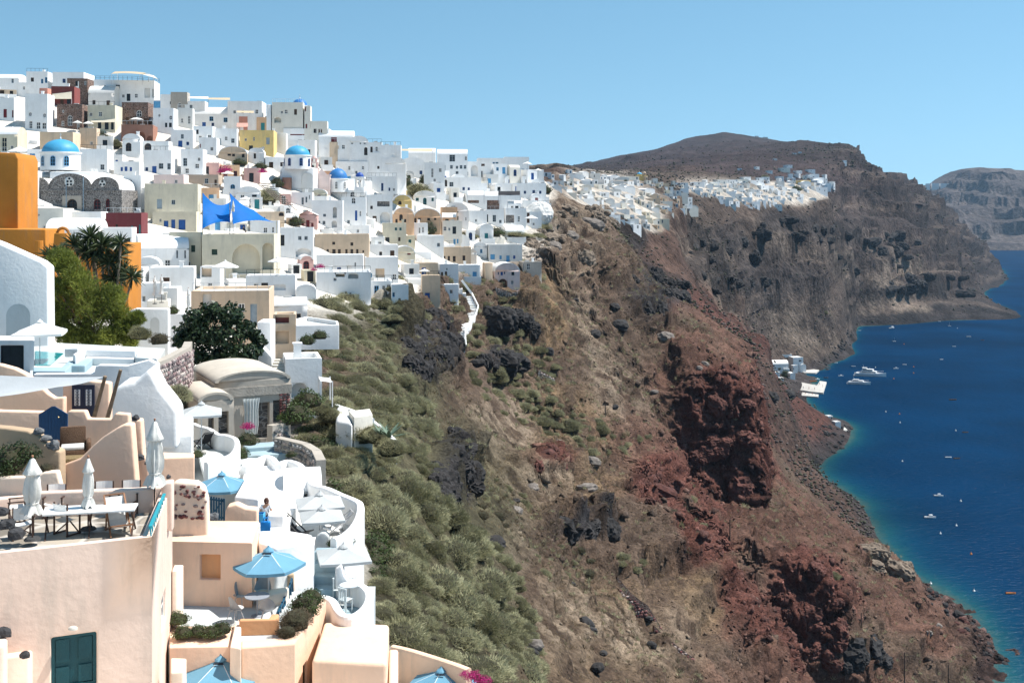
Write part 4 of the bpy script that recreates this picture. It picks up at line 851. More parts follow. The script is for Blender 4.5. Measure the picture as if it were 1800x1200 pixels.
def zone_of(px, py):
 if py < 235 and px < 330: return 'below the roof terrace restaurant'
 if px < 260: return 'near the stone fronted church'
 if px < 500 and py < 330: return 'above the big cream building'
 if px < 500: return 'under the blue sail terrace'
 if px < 640: return 'around the pink church'
 if py < 330: return 'along the ridge above the ravine'
 if py < 400: return 'near the apricot houses'
 return 'on the lower village edge'
def fillers():
 R_ = random.Random(11); n = 0
 for ps, (wr, hr, lim, stepx, stepy) in enumerate((((28, 50), (24, 38), .34, 13, 8), ((20, 38), (17, 27), .48, 9, 7), ((26, 54), (8, 13), .55, 8, 5))):
  for py in range(150, 520, stepy):
   for px in range(4, 960, stepx):
    x, y = px + R_.uniform(-4, 4), py + R_.uniform(-3, 3)
    if not inside(MAIN, x, y) or any(math.hypot((x - a) / max(c, 1), (y - b) / max(d, 1)) < 1 for a, b, c, d in BARE): continue
    w, h = R_.uniform(*wr), R_.uniform(*hr)
    if inside(MAIN, x, y - h + 6) is False: h = min(h, 16)
    a0, a1, b0, b1 = int((x - w / 2) / 4), int((x + w / 2) / 4) + 1, int((y - h) / 4), int(y / 4) + 1
    sub = OCC[b0:b1, max(a0, 0):a1]
    if sub.size == 0 or sub.mean() > lim: continue
    OCC[b0:b1, max(a0, 0):a1] = True; n += 1
    col = R_.choice('WWWWWWWWGICBLAP'); rf = R_.choice(['flat', 'flat', 'flat', 'vault', 'vaultx'])
    if ps < 2: house(x - w / 2, x + w / 2, y - h, y, rf, col, R_.uniform(4, 30), auto=1, zone=zone_of(x, y), group='houses filling the village slope')
    else: house(x - w / 2, x + w / 2, y - h, y, 'flat', R_.choice('WWWGI'), R_.uniform(4, 26), name='terrace_wall', cat='wall', label='low whitewashed terrace wall ' + zone_of(x, y), group='low whitewashed terrace walls', L=R_.uniform(3, 6), par=.15)
 return n
for i, (x0, x1, yt, yb, rf) in enumerate(((838, 862, 292, 312, 'vault'), (864, 892, 288, 306, 'flat'), (890, 914, 290, 310, 'vaultx'), (916, 944, 298, 316, 'flat'), (850, 876, 306, 326, 'flat'), (880, 906, 308, 326, 'vault'), (908, 934, 310, 328, 'flat'), (932, 958, 314, 332, 'vault'), (836, 858, 318, 338, 'flat'), (862, 884, 322, 338, 'vault'), (888, 916, 324, 340, 'flat'), (918, 948, 326, 344, 'flat'), (926, 952, 340, 356, 'vault'), (650, 676, 286, 306, 'vault'), (676, 700, 296, 314, 'flat'), (648, 672, 304, 322, 'flat'), (704, 728, 300, 318, 'vault'), (765, 790, 300, 322, 'flat'), (792, 818, 306, 328, 'vault'), (756, 780, 322, 344, 'flat'), (784, 808, 330, 352, 'flat'), (600, 626, 300, 318, 'vault'), (560, 584, 276, 296, 'flat'), (586, 612, 256, 276, 'vault'), (520, 546, 236, 256, 'flat'))): house(x0, x1, yt, yb, rf, 'WWIWGW'[i % 6], 8 + (i * 7) % 24, auto=1, Y=min(ground((x0 + x1) / 2, yb, 60).y, 350) - 2.5, zone='crowded in along the upper ridge', group='houses filling the village slope')
NFILL = fillers()

# ---- the far village on the rim and the scattered houses on the mountain
def far_houses():
 R_ = random.Random(23); occ = np.zeros((400, 900), bool); n = 0
 A = [(952, 326), (975, 312), (1000, 308), (1060, 312), (1128, 316), (1170, 330), (1200, 350), (1212, 372), (1165, 385), (1160, 408), (1120, 408), (1085, 395), (1060, 372), (1010, 350)]
 B = [(1165, 330), (1200, 326), (1250, 324), (1330, 322), (1390, 314), (1450, 314), (1466, 330), (1440, 350), (1365, 368), (1300, 372), (1240, 352)]
 for poly, zone, sw in ((A, 'on the near spur of the far village', 1.), (B, 'on the far spur of the far village', .85)):
  ys = [p[1] for p in poly]; xs = [p[0] for p in poly]
  for py in np.arange(min(ys), max(ys) + 1, 4.2):
   for px in np.arange(min(xs), max(xs), 5.5):
    x, y = px + R_.uniform(-2.5, 2.5), py + R_.uniform(-1.5, 1.5)
    if not inside(poly, x, y): continue
    w, h = R_.choice([R_.uniform(6, 12), R_.uniform(10, 20), R_.uniform(18, 34)]) * sw, R_.uniform(5.5, 12) * sw
    if fbm(np.array([[x * .05, y * .09, 3.]]), 2)[0] < -.4: continue
    a0, a1, b0, b1 = int((x - w / 2) / 2), int((x + w / 2) / 2) + 1, int((y - h) / 2), int(y / 2) + 1
    if occ[b0:b1, a0:a1].mean() > .5: continue
    occ[b0:b1, a0:a1] = True; n += 1
    g = ground(x, y, 396, 1400)
    if not g: continue
    col = R_.choice('WWWWWWGGI' if x < 1120 or x > 1190 else 'IICBWG')
    house(x - w / 2, x + w / 2, y - h, y, R_.choice(['flat', 'flat', 'flat', 'vault']), col, R_.uniform(0, 38), Y=g.y, auto=2, zone=zone, name='cube_house', group='small houses of the far village', bevel=0)
 for x, y, w, h, c in ((1330, 298, 10, 5, 'W'), (1385, 296, 16, 6, 'W'), (1378, 303, 22, 8, 'I'), (1402, 306, 16, 6, 'W'), (1424, 304, 18, 6, 'W'), (1310, 318, 20, 7, 'W'), (1290, 322, 14, 6, 'W'), (1345, 318, 16, 7, 'W'), (1225, 328, 26, 8, 'W'), (1255, 327, 20, 7, 'W'), (1484, 288, 9, 6, 'W'), (1396, 272, 8, 3, 'W'), (1406, 270, 7, 3, 'W'), (1362, 282, 8, 3, 'W'), (1345, 244, 9, 3, 'I'), (1330, 242, 7, 3, 'I'), (1300, 300, 8, 4, 'W'), (1436, 322, 26, 10, 'W'), (1450, 332, 22, 10, 'W'), (1412, 326, 26, 9, 'Y'), (1440, 340, 30, 11, 'W'), (1352, 305, 12, 5, 'W'), (1000, 306, 12, 8, 'W'), (962, 312, 14, 9, 'W')):
  g = ground(x, y, 396, 3300)
  if g: house(x - w / 2, x + w / 2, y - h, y, 'flat', c, R_.uniform(0, 20), Y=g.y, auto=2, name='hillside_house', zone='on the mountain side', group='houses on the mountain side', bevel=0)
 # villages on the crest of the far hills
 for k in range(11):
  x = 1632 + k * 7.5 + R_.uniform(-2, 2); h = R_.uniform(3, 5); Y = 4400; zb = CAMH - (328 - HZ) / F * Y
  house(x - 4, x + 4, 327 - h - (x - 1632) * .02, 331, 'flat', 'W', 5, Y=Y, L=9, sink=60, label='tiny white house on the saddle of the far hills', group='tiny houses on the far hills', bevel=0)
 return n
NFAR = far_houses()
print('HOUSES', len(BOXES), NFILL, NFAR)

# ------------------------------------------------------------------ props and free shapes
PAL.update({'F': (.80, .55, .40), 'D': (.76, .58, .48), 'X': (.62, .33, .17), 'J': (.50, .53, .53), 'Q': (.30, .40, .44), 'U': (.45, .33, .22), 'Z': (.035, .16, .27), 'H': (.80, .64, .51), '0': (.50, .45, .38)})
CNAME.update({'F': 'peach', 'D': 'dusty pink', 'X': 'deep apricot', 'J': 'grey blue', 'Q': 'slate', 'U': 'tan', 'Z': 'navy', 'H': 'pale peach', '0': 'pale concrete'})
def wb(m, name, mats, parent=None, **k):
 return m.build(name, mats, parent, loc=(-parent.location if parent else None), **k)
def ccw(pts):
 a = sum(p[0] * q[1] - q[0] * p[1] for p, q in zip(pts, pts[1:] + pts[:1])); return pts if a > 0 else pts[::-1]
def poly_house(name, label, cat, col, dz, top, depth, ops={}, par=0, part=.28, topcol=None, bevel=.08, group=None):
 """a building whose roof outline is given in photo pixels on the plane dz metres below the camera"""
 z = CAMH - dz; plan = [atz(px, py, z).to_2d() for px, py in top]; n = len(plan)
 e = empty(name, (*(sum(plan, Vector((0, 0))) / n), z - depth)); m = MB(); jobs = []
 for i in range(n):
  a, b = plan[i], plan[(i + 1) % n]; d = (b - a); Ln = d.length; d.normalize(); nin = Vector((-d.y, d.x))
  T = (lambda a, d, nin: lambda u, dp, zz: (a.x + d.x * u + nin.x * dp, a.y + d.y * u + nin.y * dp, zz))(a, d, nin); O, K = [], []
  for k, cc, x0, x1, y0, y1 in parse_ops(ops.get(i, '')):
   uv = []
   for qx, qy in ((x0, y1), (x1, y0)):
    dr = Vector(((qx - 900) / F, 1)); t = a.dot(nin) / dr.dot(nin); P = dr * t; uv.append(((P - a).dot(d), CAMH - (qy - HZ) / F * t))
   u0, u1 = sorted((uv[0][0], uv[1][0])); z0, z1 = sorted((uv[0][1], uv[1][1])); u0 = max(u0, .1); u1 = min(u1, Ln - .1); z0 = max(z0, z - depth + .02); z1 = min(z1, z - .1)
   if u1 - u0 < .15 or z1 - z0 < .15: continue
   O.append((u0, u1, z0, z1, SHAPE[k], .9 if k == 'n' else (.22 if k == 'q' else .16))); K.append(('n' if k == 'q' else k, cc))
  face_with_openings(m, 0, Ln, z - depth, z, O, T); jobs += [(o, T, k) for o, k in zip(O, K)]
 if par:
  c = sum(plan, Vector((0, 0))) / n; inn = []
  for i in range(n):
   p, a, b = plan[i], plan[i - 1], plan[(i + 1) % n]; d1 = (p - a).normalized(); d2 = (b - p).normalized(); n1, n2 = Vector((-d1.y, d1.x)), Vector((-d2.y, d2.x)); bi = (n1 + n2).normalized()
   inn.append(p + bi * (part / max(.35, bi.dot(n1))))
  for i in range(n):
   j = (i + 1) % n; m.quad((*plan[i], z), (*plan[j], z), (*inn[j], z), (*inn[i], z)); m.quad((*inn[i], z), (*inn[j], z), (*inn[j], z - par), (*inn[i], z - par))
  wb(m, 'wall', plaster(col), e, bevel=bevel, seg=3); f = MB(); f.add([(*p, z - par) for p in inn], [tuple(range(n))]); wb(f, 'floor', plaster(topcol or col), e)
 else:
  m.add([(*p, z) for p in plan], [tuple(range(n))]); wb(m, 'wall', plaster(col), e, bevel=bevel, seg=3)
 for o, T, k in jobs:
  ob = opening_part(e, o, T, k[0], k[1], True); ob.location = -e.location
 return tag(e, label, cat, group)
def profile_wall(name, label, col, Y, pts, thick, yaw=0, cat='wall', bevel=.07, ops='', dyaw=0, group=None):
 """a wall whose face outline is given in photo pixels on an upright plane at distance Y (turned by yaw), thick metres deep"""
 x0 = sum(p[0] for p in pts) / len(pts); c = Vector(((x0 - 900) / F * Y, Y)); nrm = Vector((math.sin(yaw), -math.cos(yaw))); tx = Vector((math.cos(yaw), math.sin(yaw)))
 def hit(px, py):
  dr = Vector(((px - 900) / F, 1)); t = c.dot(nrm) / dr.dot(nrm); return ((dr * t - c).dot(tx), CAMH - (py - HZ) / F * t)
 uv = ccw([hit(*p) for p in pts]); n = len(uv); zb = min(p[1] for p in uv)
 e = empty(name, (c.x, c.y, zb), yaw); m = MB()
 m.add([(u, 0, z - zb) for u, z in uv], [tuple(range(n))]); m.add([(u, thick, z - zb) for u, z in uv], [tuple(range(n))[::-1]])
 for i in range(n):
  a, b = uv[i], uv[(i + 1) % n]; m.quad((a[0], 0, a[1] - zb), (a[0], thick, a[1] - zb), (b[0], thick, b[1] - zb), (b[0], 0, b[1] - zb))
 m.build('wall', plaster(col), e, bevel=bevel, seg=3)
 for k, cc, a, b, d, f in parse_ops(ops):
  p, q = hit(a, f), hit(b, d); o = (p[0], q[0], p[1] - zb, q[1] - zb, SHAPE[k], .12)
  pl = outline(*o[:5]); r = MB(); mm = len(pl)
  if k in 'nq':
   r.add([(u, -.012, z) for u, z in pl], [tuple(range(mm))]); r.build('niche', plaster(cc), e)
  else: opening_part(e, o, lambda u, dp, z: (u, dp - .17, z), k, cc, True)
 return tag(e, label, cat, group)
def parapet(name, label, col, dz, path, thick=.3, height=1.0, floor=None, drop=None, group=None):
 """a curved garden wall; its crown follows photo pixels on the plane dz below the camera"""
 z = CAMH - dz; P = [atz(px, py, z) for px, py in path]
 Q = []
 for i in range(len(P) - 1):
  p0, p1, p2, p3 = P[max(i - 1, 0)], P[i], P[i + 1], P[min(i + 2, len(P) - 1)]
  for k in range(5):
   t = k / 5; Q.append(.5 * ((2 * p1) + (-p0 + p2) * t + (2 * p0 - 5 * p1 + 4 * p2 - p3) * t * t + (-p0 + 3 * p1 - 3 * p2 + p3) * t ** 3))
 Q.append(P[-1]); n = len(Q); e = empty(name, (Q[n // 2].x, Q[n // 2].y, z - height)); m = MB(); prof = [(-.5, -height), (-.5, -.12), (-.42, -.03), (-.2, 0), (.2, 0), (.42, -.03), (.5, -.12), (.5, -height)]
 rings = []
 for i, p in enumerate(Q):
  d = (Q[min(i + 1, n - 1)] - Q[max(i - 1, 0)]).normalized(); s = Vector((d.y, -d.x, 0)); rings.append([p + s * (a * thick) + Vector((0, 0, b)) for a, b in prof])
 for i in range(n - 1):
  for k in range(len(prof) - 1): m.quad(rings[i][k], rings[i + 1][k], rings[i + 1][k + 1], rings[i][k + 1])
 m.add(rings[0], [tuple(range(len(prof)))]); m.add(rings[-1], [tuple(range(len(prof)))[::-1]])
 wb(m, 'wall', plaster(col), e, smooth=True, sharp=50)
 if floor:
  f = MB(); fz = z - floor[0]; f.prism(ccw([(q.x, q.y) for q in Q]), fz - .3, fz); wb(f, 'floor', plaster(floor[1]), e)
 return tag(e, label, 'wall', group)

def parasol(px, py, Y, wpx, label, colour, sides=8, hpole=2.5, square=False, group=None, rich=True, tilt=.0, flat=.24, rot=None, slot=False):
 """open parasol; canopy tip at the pixel, canopy wpx pixels wide"""
 r = wpx / F * Y / 2; tip = at(px, py, Y); h = r * flat * 2; e = empty('parasol', (tip.x, tip.y, tip.z - hpole)); zt = hpole
 n = 4 if square else sides; m = MB(); a0 = rot if rot is not None else (math.pi / 4 + .25 if square else .2); ex = r * (1.25 if square else 1.08)
 K = 4; rings = []
 for k in range(K + 1):
  f = k / K; ring = []
  for j in range(n * 4):
   a = a0 + 2 * math.pi * j / (n * 4); s = (j % 4) / 4
   if square or n <= 8:
    i0 = j // 4; A = a0 + 2 * math.pi * i0 / n; B = a0 + 2 * math.pi * (i0 + 1) / n
    x = math.cos(A) * (1 - s) + math.cos(B) * s; y = math.sin(A) * (1 - s) + math.sin(B) * s
   sag = .06 * h * math.sin(math.pi * s) * f
   ring.append((x * ex * f, y * ex * f, zt - h * (f ** .93) - sag))
  rings.append(ring)
 N = n * 4
 for k in range(K):
  for j in range(N): m.quad(rings[k][j], rings[k + 1][j], rings[k + 1][(j + 1) % N], rings[k][(j + 1) % N])
 for j in range(N):
  a, b = rings[K][j], rings[K][(j + 1) % N]; m.quad(a, (a[0], a[1], a[2] - .09 * r), (b[0], b[1], b[2] - .09 * r), b)
 m.build('canopy', mat('canvas_' + colour, CANVAS[colour], .85, .06, 2, .1, 30, trans=.25), e, smooth=True, sharp=25)
 p = MB(); p.tube([(0, 0, 0), (0, 0, zt + .05)], .028 if Y < 90 else .05, 8); p.build('pole', mat('pole_' + ('wood' if colour == 'cream' else 'steel'), (.5, .5, .5) if colour != 'cream' else (.3, .2, .12), .5, .1), e)
 if rich:
  v = MB(); v.lathe([(.02, zt + .16), (.05, zt + .1), (.16, zt + .02), (.2, zt - .03)], n=10); v.build('finial', mat('canvas_' + colour, CANVAS[colour]), e)
  for j in range(n):
   a = a0 + 2 * math.pi * j / n; rb = MB(); rb.bar((0, 0, zt - .02), (math.cos(a) * ex, math.sin(a) * ex, zt - h - .02), .02); rb.build('rib', mat('rib_white', (.7, .72, .72), .6), e)
  if slot:
   for s in (-1, 1):
    q = MB(); q.add([(s * .07 - .1, -.30, zt - .075), (s * .07 + .1, -.30, zt - .075), (s * .07 + .07, -.24, zt - .03), (s * .07 - .07, -.24, zt - .03)], [(0, 1, 2, 3)]); q.build('vent', mat('dark_void', (.015, .02, .03), .9), e)
  bs = MB(); bs.lathe([(0, .08), (.25, .07), (.28, 0)], n=14); bs.build('base', mat('concrete_base', (.35, .34, .32)), e)
 return tag(e, label, 'parasol', group)
CANVAS = {'blue': (.16, .36, .50), 'white': (.76, .76, .74), 'grey': (.52, .54, .54), 'cream': (.72, .66, .52), 'offwhite': (.62, .61, .57)}
def closed_parasol(px, ytop, ybot, Y, wpx, label, colour='offwhite', canopy=.68):
 t, b = at(px, ytop, Y), at(px, ybot, Y); H = t.z - b.z; e = empty('closed_parasol', tuple(b)); r = wpx / F * Y / 2
 m = MB(); n = 28; prof = [(.04, H * .99), (.2, H * .97), (.34, H * .92), (.52, H * .86), (.74, H * .80), (.70, H * .79), (.46, H * .785), (.58, H * .70), (.66, H * .60), (.58, H * .50), (.40, H * .44), (.56, H * .40), (.74, H * (1 - canopy) + .04), (.8, H * (1 - canopy))]
 rr = random.Random(int(px)); ph = [rr.uniform(-.5, .5) for _ in range(n)]
 for i, (f, z) in enumerate(prof):
  for j in range(n):
   a = 2 * math.pi * j / n; k = 1 + (.22 * math.cos(a * 5 + 1 + .5 * i) + .16 * math.sin(a * 9 + 2) + .2 * ph[j]) * (1 if 5 < i else .3)
   m.v.append((r * f * k * math.cos(a), r * f * k * math.sin(a), z + (.04 * math.cos(a * 7) if i > 10 else 0)))
 for i in range(len(prof) - 1):
  for j in range(n): m.f.append((i * n + j, i * n + (j + 1) % n, (i + 1) * n + (j + 1) % n, (i + 1) * n + j)); m.m.append(0)
 m.build('canopy', mat('canvas_' + colour, CANVAS[colour], .9, .08, 3, .2, 30), e, smooth=True, sharp=60)
 p = MB(); p.tube([(0, 0, 0), (0, 0, H)], .024, 8); p.build('pole', mat('dark_wood', (.07, .04, .03), .6, .2), e)
 f = MB(); f.lathe([(0, H + .06), (.03, H + .05), (.035, H + .01), (.02, H)], n=10); f.build('finial', mat('terracotta', (.40, .2, .12)), e)
 s = MB(); s.lathe([(r * .5, H * .452), (r * .54, H * .445), (r * .5, H * .437)], n=20); s.build('tie_strap', mat('canvas_' + colour, CANVAS[colour]), e)
 bs = MB(); bs.lathe([(0, .07), (.2, .06), (.24, 0)], n=14); bs.build('base', mat('dark_base', (.05, .05, .05)), e)
 return tag(e, label, 'parasol')
def drum_dome(e, x0, x1, yt, ym, yb, Y, dome_mat, wall, wins, wc='B', ribs=False):
 """round drum with arched windows and a blue dome, from photo extents"""
 c = at((x0 + x1) / 2, ym, Y); R = (x1 - x0) / F * Y / 2; zt, zm, zb_ = (CAMH - (q - HZ) / F * Y for q in (yt, ym, yb)); H = zt - zm
 d = MB(); d.lathe([(R, zb_), (R, zm - .25), (R * 1.06, zm - .22), (R * 1.06, zm), (R * .9, zm + .02)], (c.x, c.y, 0), 28); wb(d, 'drum', wall, e, smooth=True, sharp=30)
 q = MB(); Rd = R * .93; q.lathe([(Rd * math.cos(a), zm + H * math.sin(a)) for a in [math.pi / 2 * k / 12 for k in range(13)]], (c.x, c.y, 0), 36); dm = wb(q, 'dome', dome_mat, e, smooth=True)
 l = MB(); l.lathe([(.16, zt - .1), (.16, zt + .25), (.05, zt + .45), (0, zt + .5)], (c.x, c.y, 0), 8); wb(l, 'lantern', TRIM(), e)
 k = MB(); k.cbox((c.x, c.y, zt + .85), .07, .07, .8); k.cbox((c.x, c.y, zt + .95), .4, .07, .07); wb(k, 'cross', TRIM(), e)
 for a in wins:
  an = math.radians(a) - math.pi / 2 + math.atan2(-c.x, c.y) * -1 * 0; w_, h_ = R * .26, (zm - zb_) * .55; zc = zb_ + (zm - zb_) * .22
  nrm = Vector((math.sin(math.radians(a)), -math.cos(math.radians(a)), 0)); tx = Vector((math.cos(math.radians(a)), math.sin(math.radians(a)), 0)); o = Vector((c.x, c.y, 0)) + nrm * (R + .03)
  T = lambda u, dp, z: tuple(o + tx * u - nrm * (dp - .1) + Vector((0, 0, z)))
  ob = opening_part(e, (-w_ / 2, w_ / 2, zc, zc + h_, 'arch', .14), T, 'e', wc, True); ob.location = -e.location
 return dm
DOME = lambda: mat('dome_blue', (.055, .30, .50), .5, .1, .8, .1, stain=.15)
DOME2 = lambda: mat('dome_deep_blue', (.035, .17, .42), .5, .1, .8, .1, stain=.1)

# ---- churches
def churches():
 Y = ground(140, 371, 60).y; s = Y / F
 e = empty('church', tuple(at(142, 371, Y))); W = 143 * s; k = plaster('K')
 def X(px): return (px - 900) * s
 def Z(py): return CAMH - (py - HZ) * s
 m = MB(); O = [(X(118), X(136), Z(371), Z(350), 'arch', .5), (X(165), X(177), Z(368), Z(350), 'arch', .4), (X(186), X(193), Z(371), Z(350), 'arch', .4)]
 T = lambda u, d, z: (u, Y + d, z)
 face_with_openings(m, X(71), X(214), Z(380), Z(334), O, T)
 m.quad((X(214), Y, Z(380)), (X(214), Y + 9, Z(380)), (X(214), Y + 9, Z(334)), (X(214), Y, Z(334)))
 m.box(X(70.5), X(214.5), Y - .12, Y - .01, Z(336), Z(333.5)); rf = MB()
 for a, b, t in ((50, 86, 313), (85, 161, 306), (160, 209, 312)):
  n = 14; arc = [(X(a) + (X(b) - X(a)) * (1 - math.cos(math.pi * i / n)) / 2, Z(334) + (Z(t) - Z(334)) * math.sin(math.pi * i / n) ** .8) for i in range(n + 1)]
  m.add([(u, Y, z) for u, z in arc], [tuple(range(n + 1))[::-1]])
  for i in range(n):
   p, q = arc[i], arc[i + 1]; rf.quad((p[0], Y + .35, p[1] + .05), (q[0], Y + .35, q[1] + .05), (q[0], Y + 9, q[1] + .05), (p[0], Y + 9, p[1] + .05)); m.quad((p[0], Y - .1, p[1] + .12), (q[0], Y - .1, q[1] + .12), (q[0], Y + .35, q[1] + .12), (p[0], Y + .35, p[1] + .12))
   m.quad((p[0], Y - .1, p[1] - .18), (q[0], Y - .1, q[1] - .18), (q[0], Y - .1, q[1] + .12), (p[0], Y - .1, p[1] + .12))
 wb(m, 'wall', k, e); wb(rf, 'roof', plaster('W'), e, smooth=True)
 for o, c in zip(O, 'nrr'):
  ob = opening_part(e, o, T, 'a', c, True); ob.location = -e.location
 for cx, cy in ((122, 314), (119, 319), (125, 319), (119, 324.5), (125, 324.5), (180, 319), (177, 324.5), (183, 324.5)):
  q = MB(); q.tube([(X(cx), Y - .1, Z(cy)), (X(cx), Y + .02, Z(cy))], 2.0 * s, 10); wb(q, 'round_window', paint('k'), e)
 for cx, cy, w_, h_ in ((122, 319.5, 13, 17), (180, 322.5, 12, 12)):
  q = MB(); q.tube([(X(cx), Y - .05, Z(cy)), (X(cx), Y + .01, Z(cy))], h_ / 2 * s, 14); wb(q, 'window_surround', plaster('G'), e)
 q = MB(); q.box(X(111), X(143), Y - .08, Y - .005, Z(371), Z(344));
 m2 = MB(); pl = outline(X(109), X(145), Z(371), Z(343), 'rect'); face_with_openings(m2, X(110), X(144), Z(371), Z(344), [O[0]], lambda u, d, z: (u, Y - .12 + d * .2, z)); wb(m2, 'portal', plaster('E'), e)
 for px in (117, 147):
  q = MB(); q.tube([(X(px), Y - .2, Z(372)), (X(px), Y - .2, Z(312))], .05, 6); wb(q, 'flagpole', mat('flag_paint', (.35, .5, .62), .5), e)
 b = MB(); b.box(X(68), X(142), Y + 5, Y + 16, Z(340), Z(300)); wb(b, 'crossing', plaster('W'), e, bevel=.2)
 b = MB(); b.box(X(136), X(188), Y + 7, Y + 14, Z(335), Z(318)); wb(b, 'side_aisle', plaster('W'), e, bevel=.2)
 drum_dome(e, 73, 140, 245, 268, 300, Y + 9, DOME(), plaster('W'), (-38, 0, 38), 'B'); tag(e, 'big church with grey stone triple gable front and large blue dome', 'church'); BOXES.append((71, 214, 245, 371))
 Y = ground(520, 330, 60).y; e = empty('church', tuple(at(520, 320, Y))); s = Y / F
 drum_dome(e, 500, 546, 256, 273, 298, Y, DOME(), plaster('W'), (-26, 26, -70, 70), 'b'); b = MB(); b.box((496 - 900) * s, (552 - 900) * s, Y - 1, Y + 7, CAMH - (345 - HZ) * s, CAMH - (295 - HZ) * s); wb(b, 'wall', plaster('W'), e, bevel=.2); tag(e, 'white church with sky blue dome over two tall blue windows', 'church')
 Y = ground(600, 350, 60).y; e = empty('church', tuple(at(600, 345, Y))); s = Y / F
 drum_dome(e, 576, 612, 296, 314, 338, Y, DOME2(), plaster('W'), (0, 50), 'k'); b = MB(); b.box((576 - 900) * s, (646 - 900) * s, Y - .5, Y + 7, CAMH - (375 - HZ) * s, CAMH - (334 - HZ) * s); wb(b, 'wall', plaster('W'), e, bevel=.2)
 for i, a in enumerate((616, 632)):
  o = opening_part(e, ((a - 900) * s, (a + 10 - 900) * s, CAMH - (352 - HZ) * s, CAMH - (337 - HZ) * s, 'arch', .1), lambda u, d, z: (u, Y - .52 - .1 + d, z), 'e', 'k', True); o.location = -e.location
 tag(e, 'white church with deep blue dome beside the pink bell tower', 'church')
 # white bell tower with a small blue dome
 e = empty('bell_tower', tuple(at(632, 336, Y - 1))); X = lambda p: (p - 900) * s; Z = lambda p: CAMH - (p - HZ) * s; y = Y - 1.2
 b = MB(); b.box(X(624), X(641), y, y + 1.9, Z(345), Z(329)); wb(b, 'base', plaster('W'), e, bevel=.06)
 for px in (624.5, 631.5, 638.5):
  for dy in (0, 1.55):
   b = MB(); b.box(X(px), X(px + 2.2), y + dy, y + dy + .3, Z(329), Z(314)); wb(b, 'pillar', plaster('W'), e)
 b = MB(); b.box(X(623), X(642), y - .1, y + 2, Z(314), Z(311)); wb(b, 'cornice', plaster('W'), e)
 q = MB(); R = 7.2 * s; q.lathe([(R * math.cos(a), Z(311) + R * 1.1 * math.sin(a)) for a in [math.pi / 2 * k / 8 for k in range(9)]], (X(632.5), y + .95, 0), 20); wb(q, 'dome', mat('dome_navy', (.02, .07, .30), .5), e, smooth=True)
 b = MB(); b.lathe([(.3, Z(320)), (.28, Z(318)), (.1, Z(316))], (X(632.5), y + .95, 0), 10); wb(b, 'bell', mat('bronze', (.15, .1, .05), .4), e); tag(e, 'white open bell tower with small navy dome', 'bell tower')
 # pink church
 Y2 = Y - 3; s = Y2 / F; e = empty('church', tuple(at(562, 355, Y2))); y = Y2
 m = MB(); O = [(X(561), X(566), Z(353), Z(338), 'arch', .2)]; face_with_openings(m, X(551), X(580), Z(360), Z(308), O, lambda u, d, z: (u, y + d, z)); m.quad((X(580), y, Z(360)), (X(580), y + 7, Z(360)), (X(580), y + 7, Z(308)), (X(580), y, Z(308))); m.quad((X(551), y + 7, Z(360)), (X(551), y, Z(360)), (X(551), y, Z(308)), (X(551), y + 7, Z(308)))
 m.add([(X(557), y, Z(308)), (X(576), y, Z(308)), (X(565), y, Z(296))], [(0, 1, 2)]); m.box(X(550), X(581), y - .1, y, Z(333), Z(331)); m.box(X(550), X(581), y - .1, y + 7, Z(309), Z(307)); wb(m, 'wall', plaster('L'), e)
 o = opening_part(e, O[0], lambda u, d, z: (u, y + d, z), 'a', 'r', True); o.location = -e.location
 for z0, z1, w_ in ((308, 296, 6.5), (295, 286, 5.5), (285, 279, 4)):
  for sx in (-1, 1):
   b = MB(); b.box(X(551 + sx * w_ - 1.4), X(551 + sx * w_ + 1.4), y + .2, y + 1.4, Z(z0), Z(z1)); wb(b, 'pillar', plaster('P'), e)
  b = MB(); b.box(X(551 - w_ - 2), X(551 + w_ + 2), y + .1, y + 1.5, Z(z1), Z(z1 - 1.4)); wb(b, 'cornice', plaster('L'), e)
 b = MB(); b.lathe([(4 * s, Z(277.6)), (2.6 * s, Z(275)), (0, Z(274))], (X(551), y + .8, 0), 12); wb(b, 'cap', plaster('P'), e, smooth=True); tag(e, 'pink church front with tiered pink bell tower', 'church')
 # highest dome behind the ivory block, yellow church far away, chapel bell gable
 e = empty('church', tuple(at(527, 200, 300))); drum_dome(e, 513, 541, 174, 186, 228, 304, DOME2(), plaster('W'), (), 'k'); tag(e, 'highest small blue dome behind the ivory block house', 'church')
 g = ground(1128, 318, 396, 900); Yf_ = g.y; e = empty('church', tuple(g)); s = Yf_ / F
 b = MB(); b.box(X(1119), X(1138), Yf_ - 1, Yf_ + 7, Z(322), Z(308)); wb(b, 'wall', plaster('Y'), e); drum_dome(e, 1119, 1129, 303, 306.5, 310, Yf_, DOME(), plaster('Y'), (), 'k')
 for px in (1130.5, 1134.5):
  b = MB(); b.box(X(px), X(px + 1.3), Yf_ - 1, Yf_ + 1, Z(309), Z(304)); wb(b, 'pillar', plaster('B'), e)
 b = MB(); b.lathe([(2.6 * s, Z(304)), (1.5 * s, Z(302.4)), (0, Z(301.6))], (X(1133), Yf_, 0), 10); wb(b, 'belfry_cap', plaster('B'), e); tag(e, 'yellow church with bright blue dome on the far village spur', 'church')
churches()

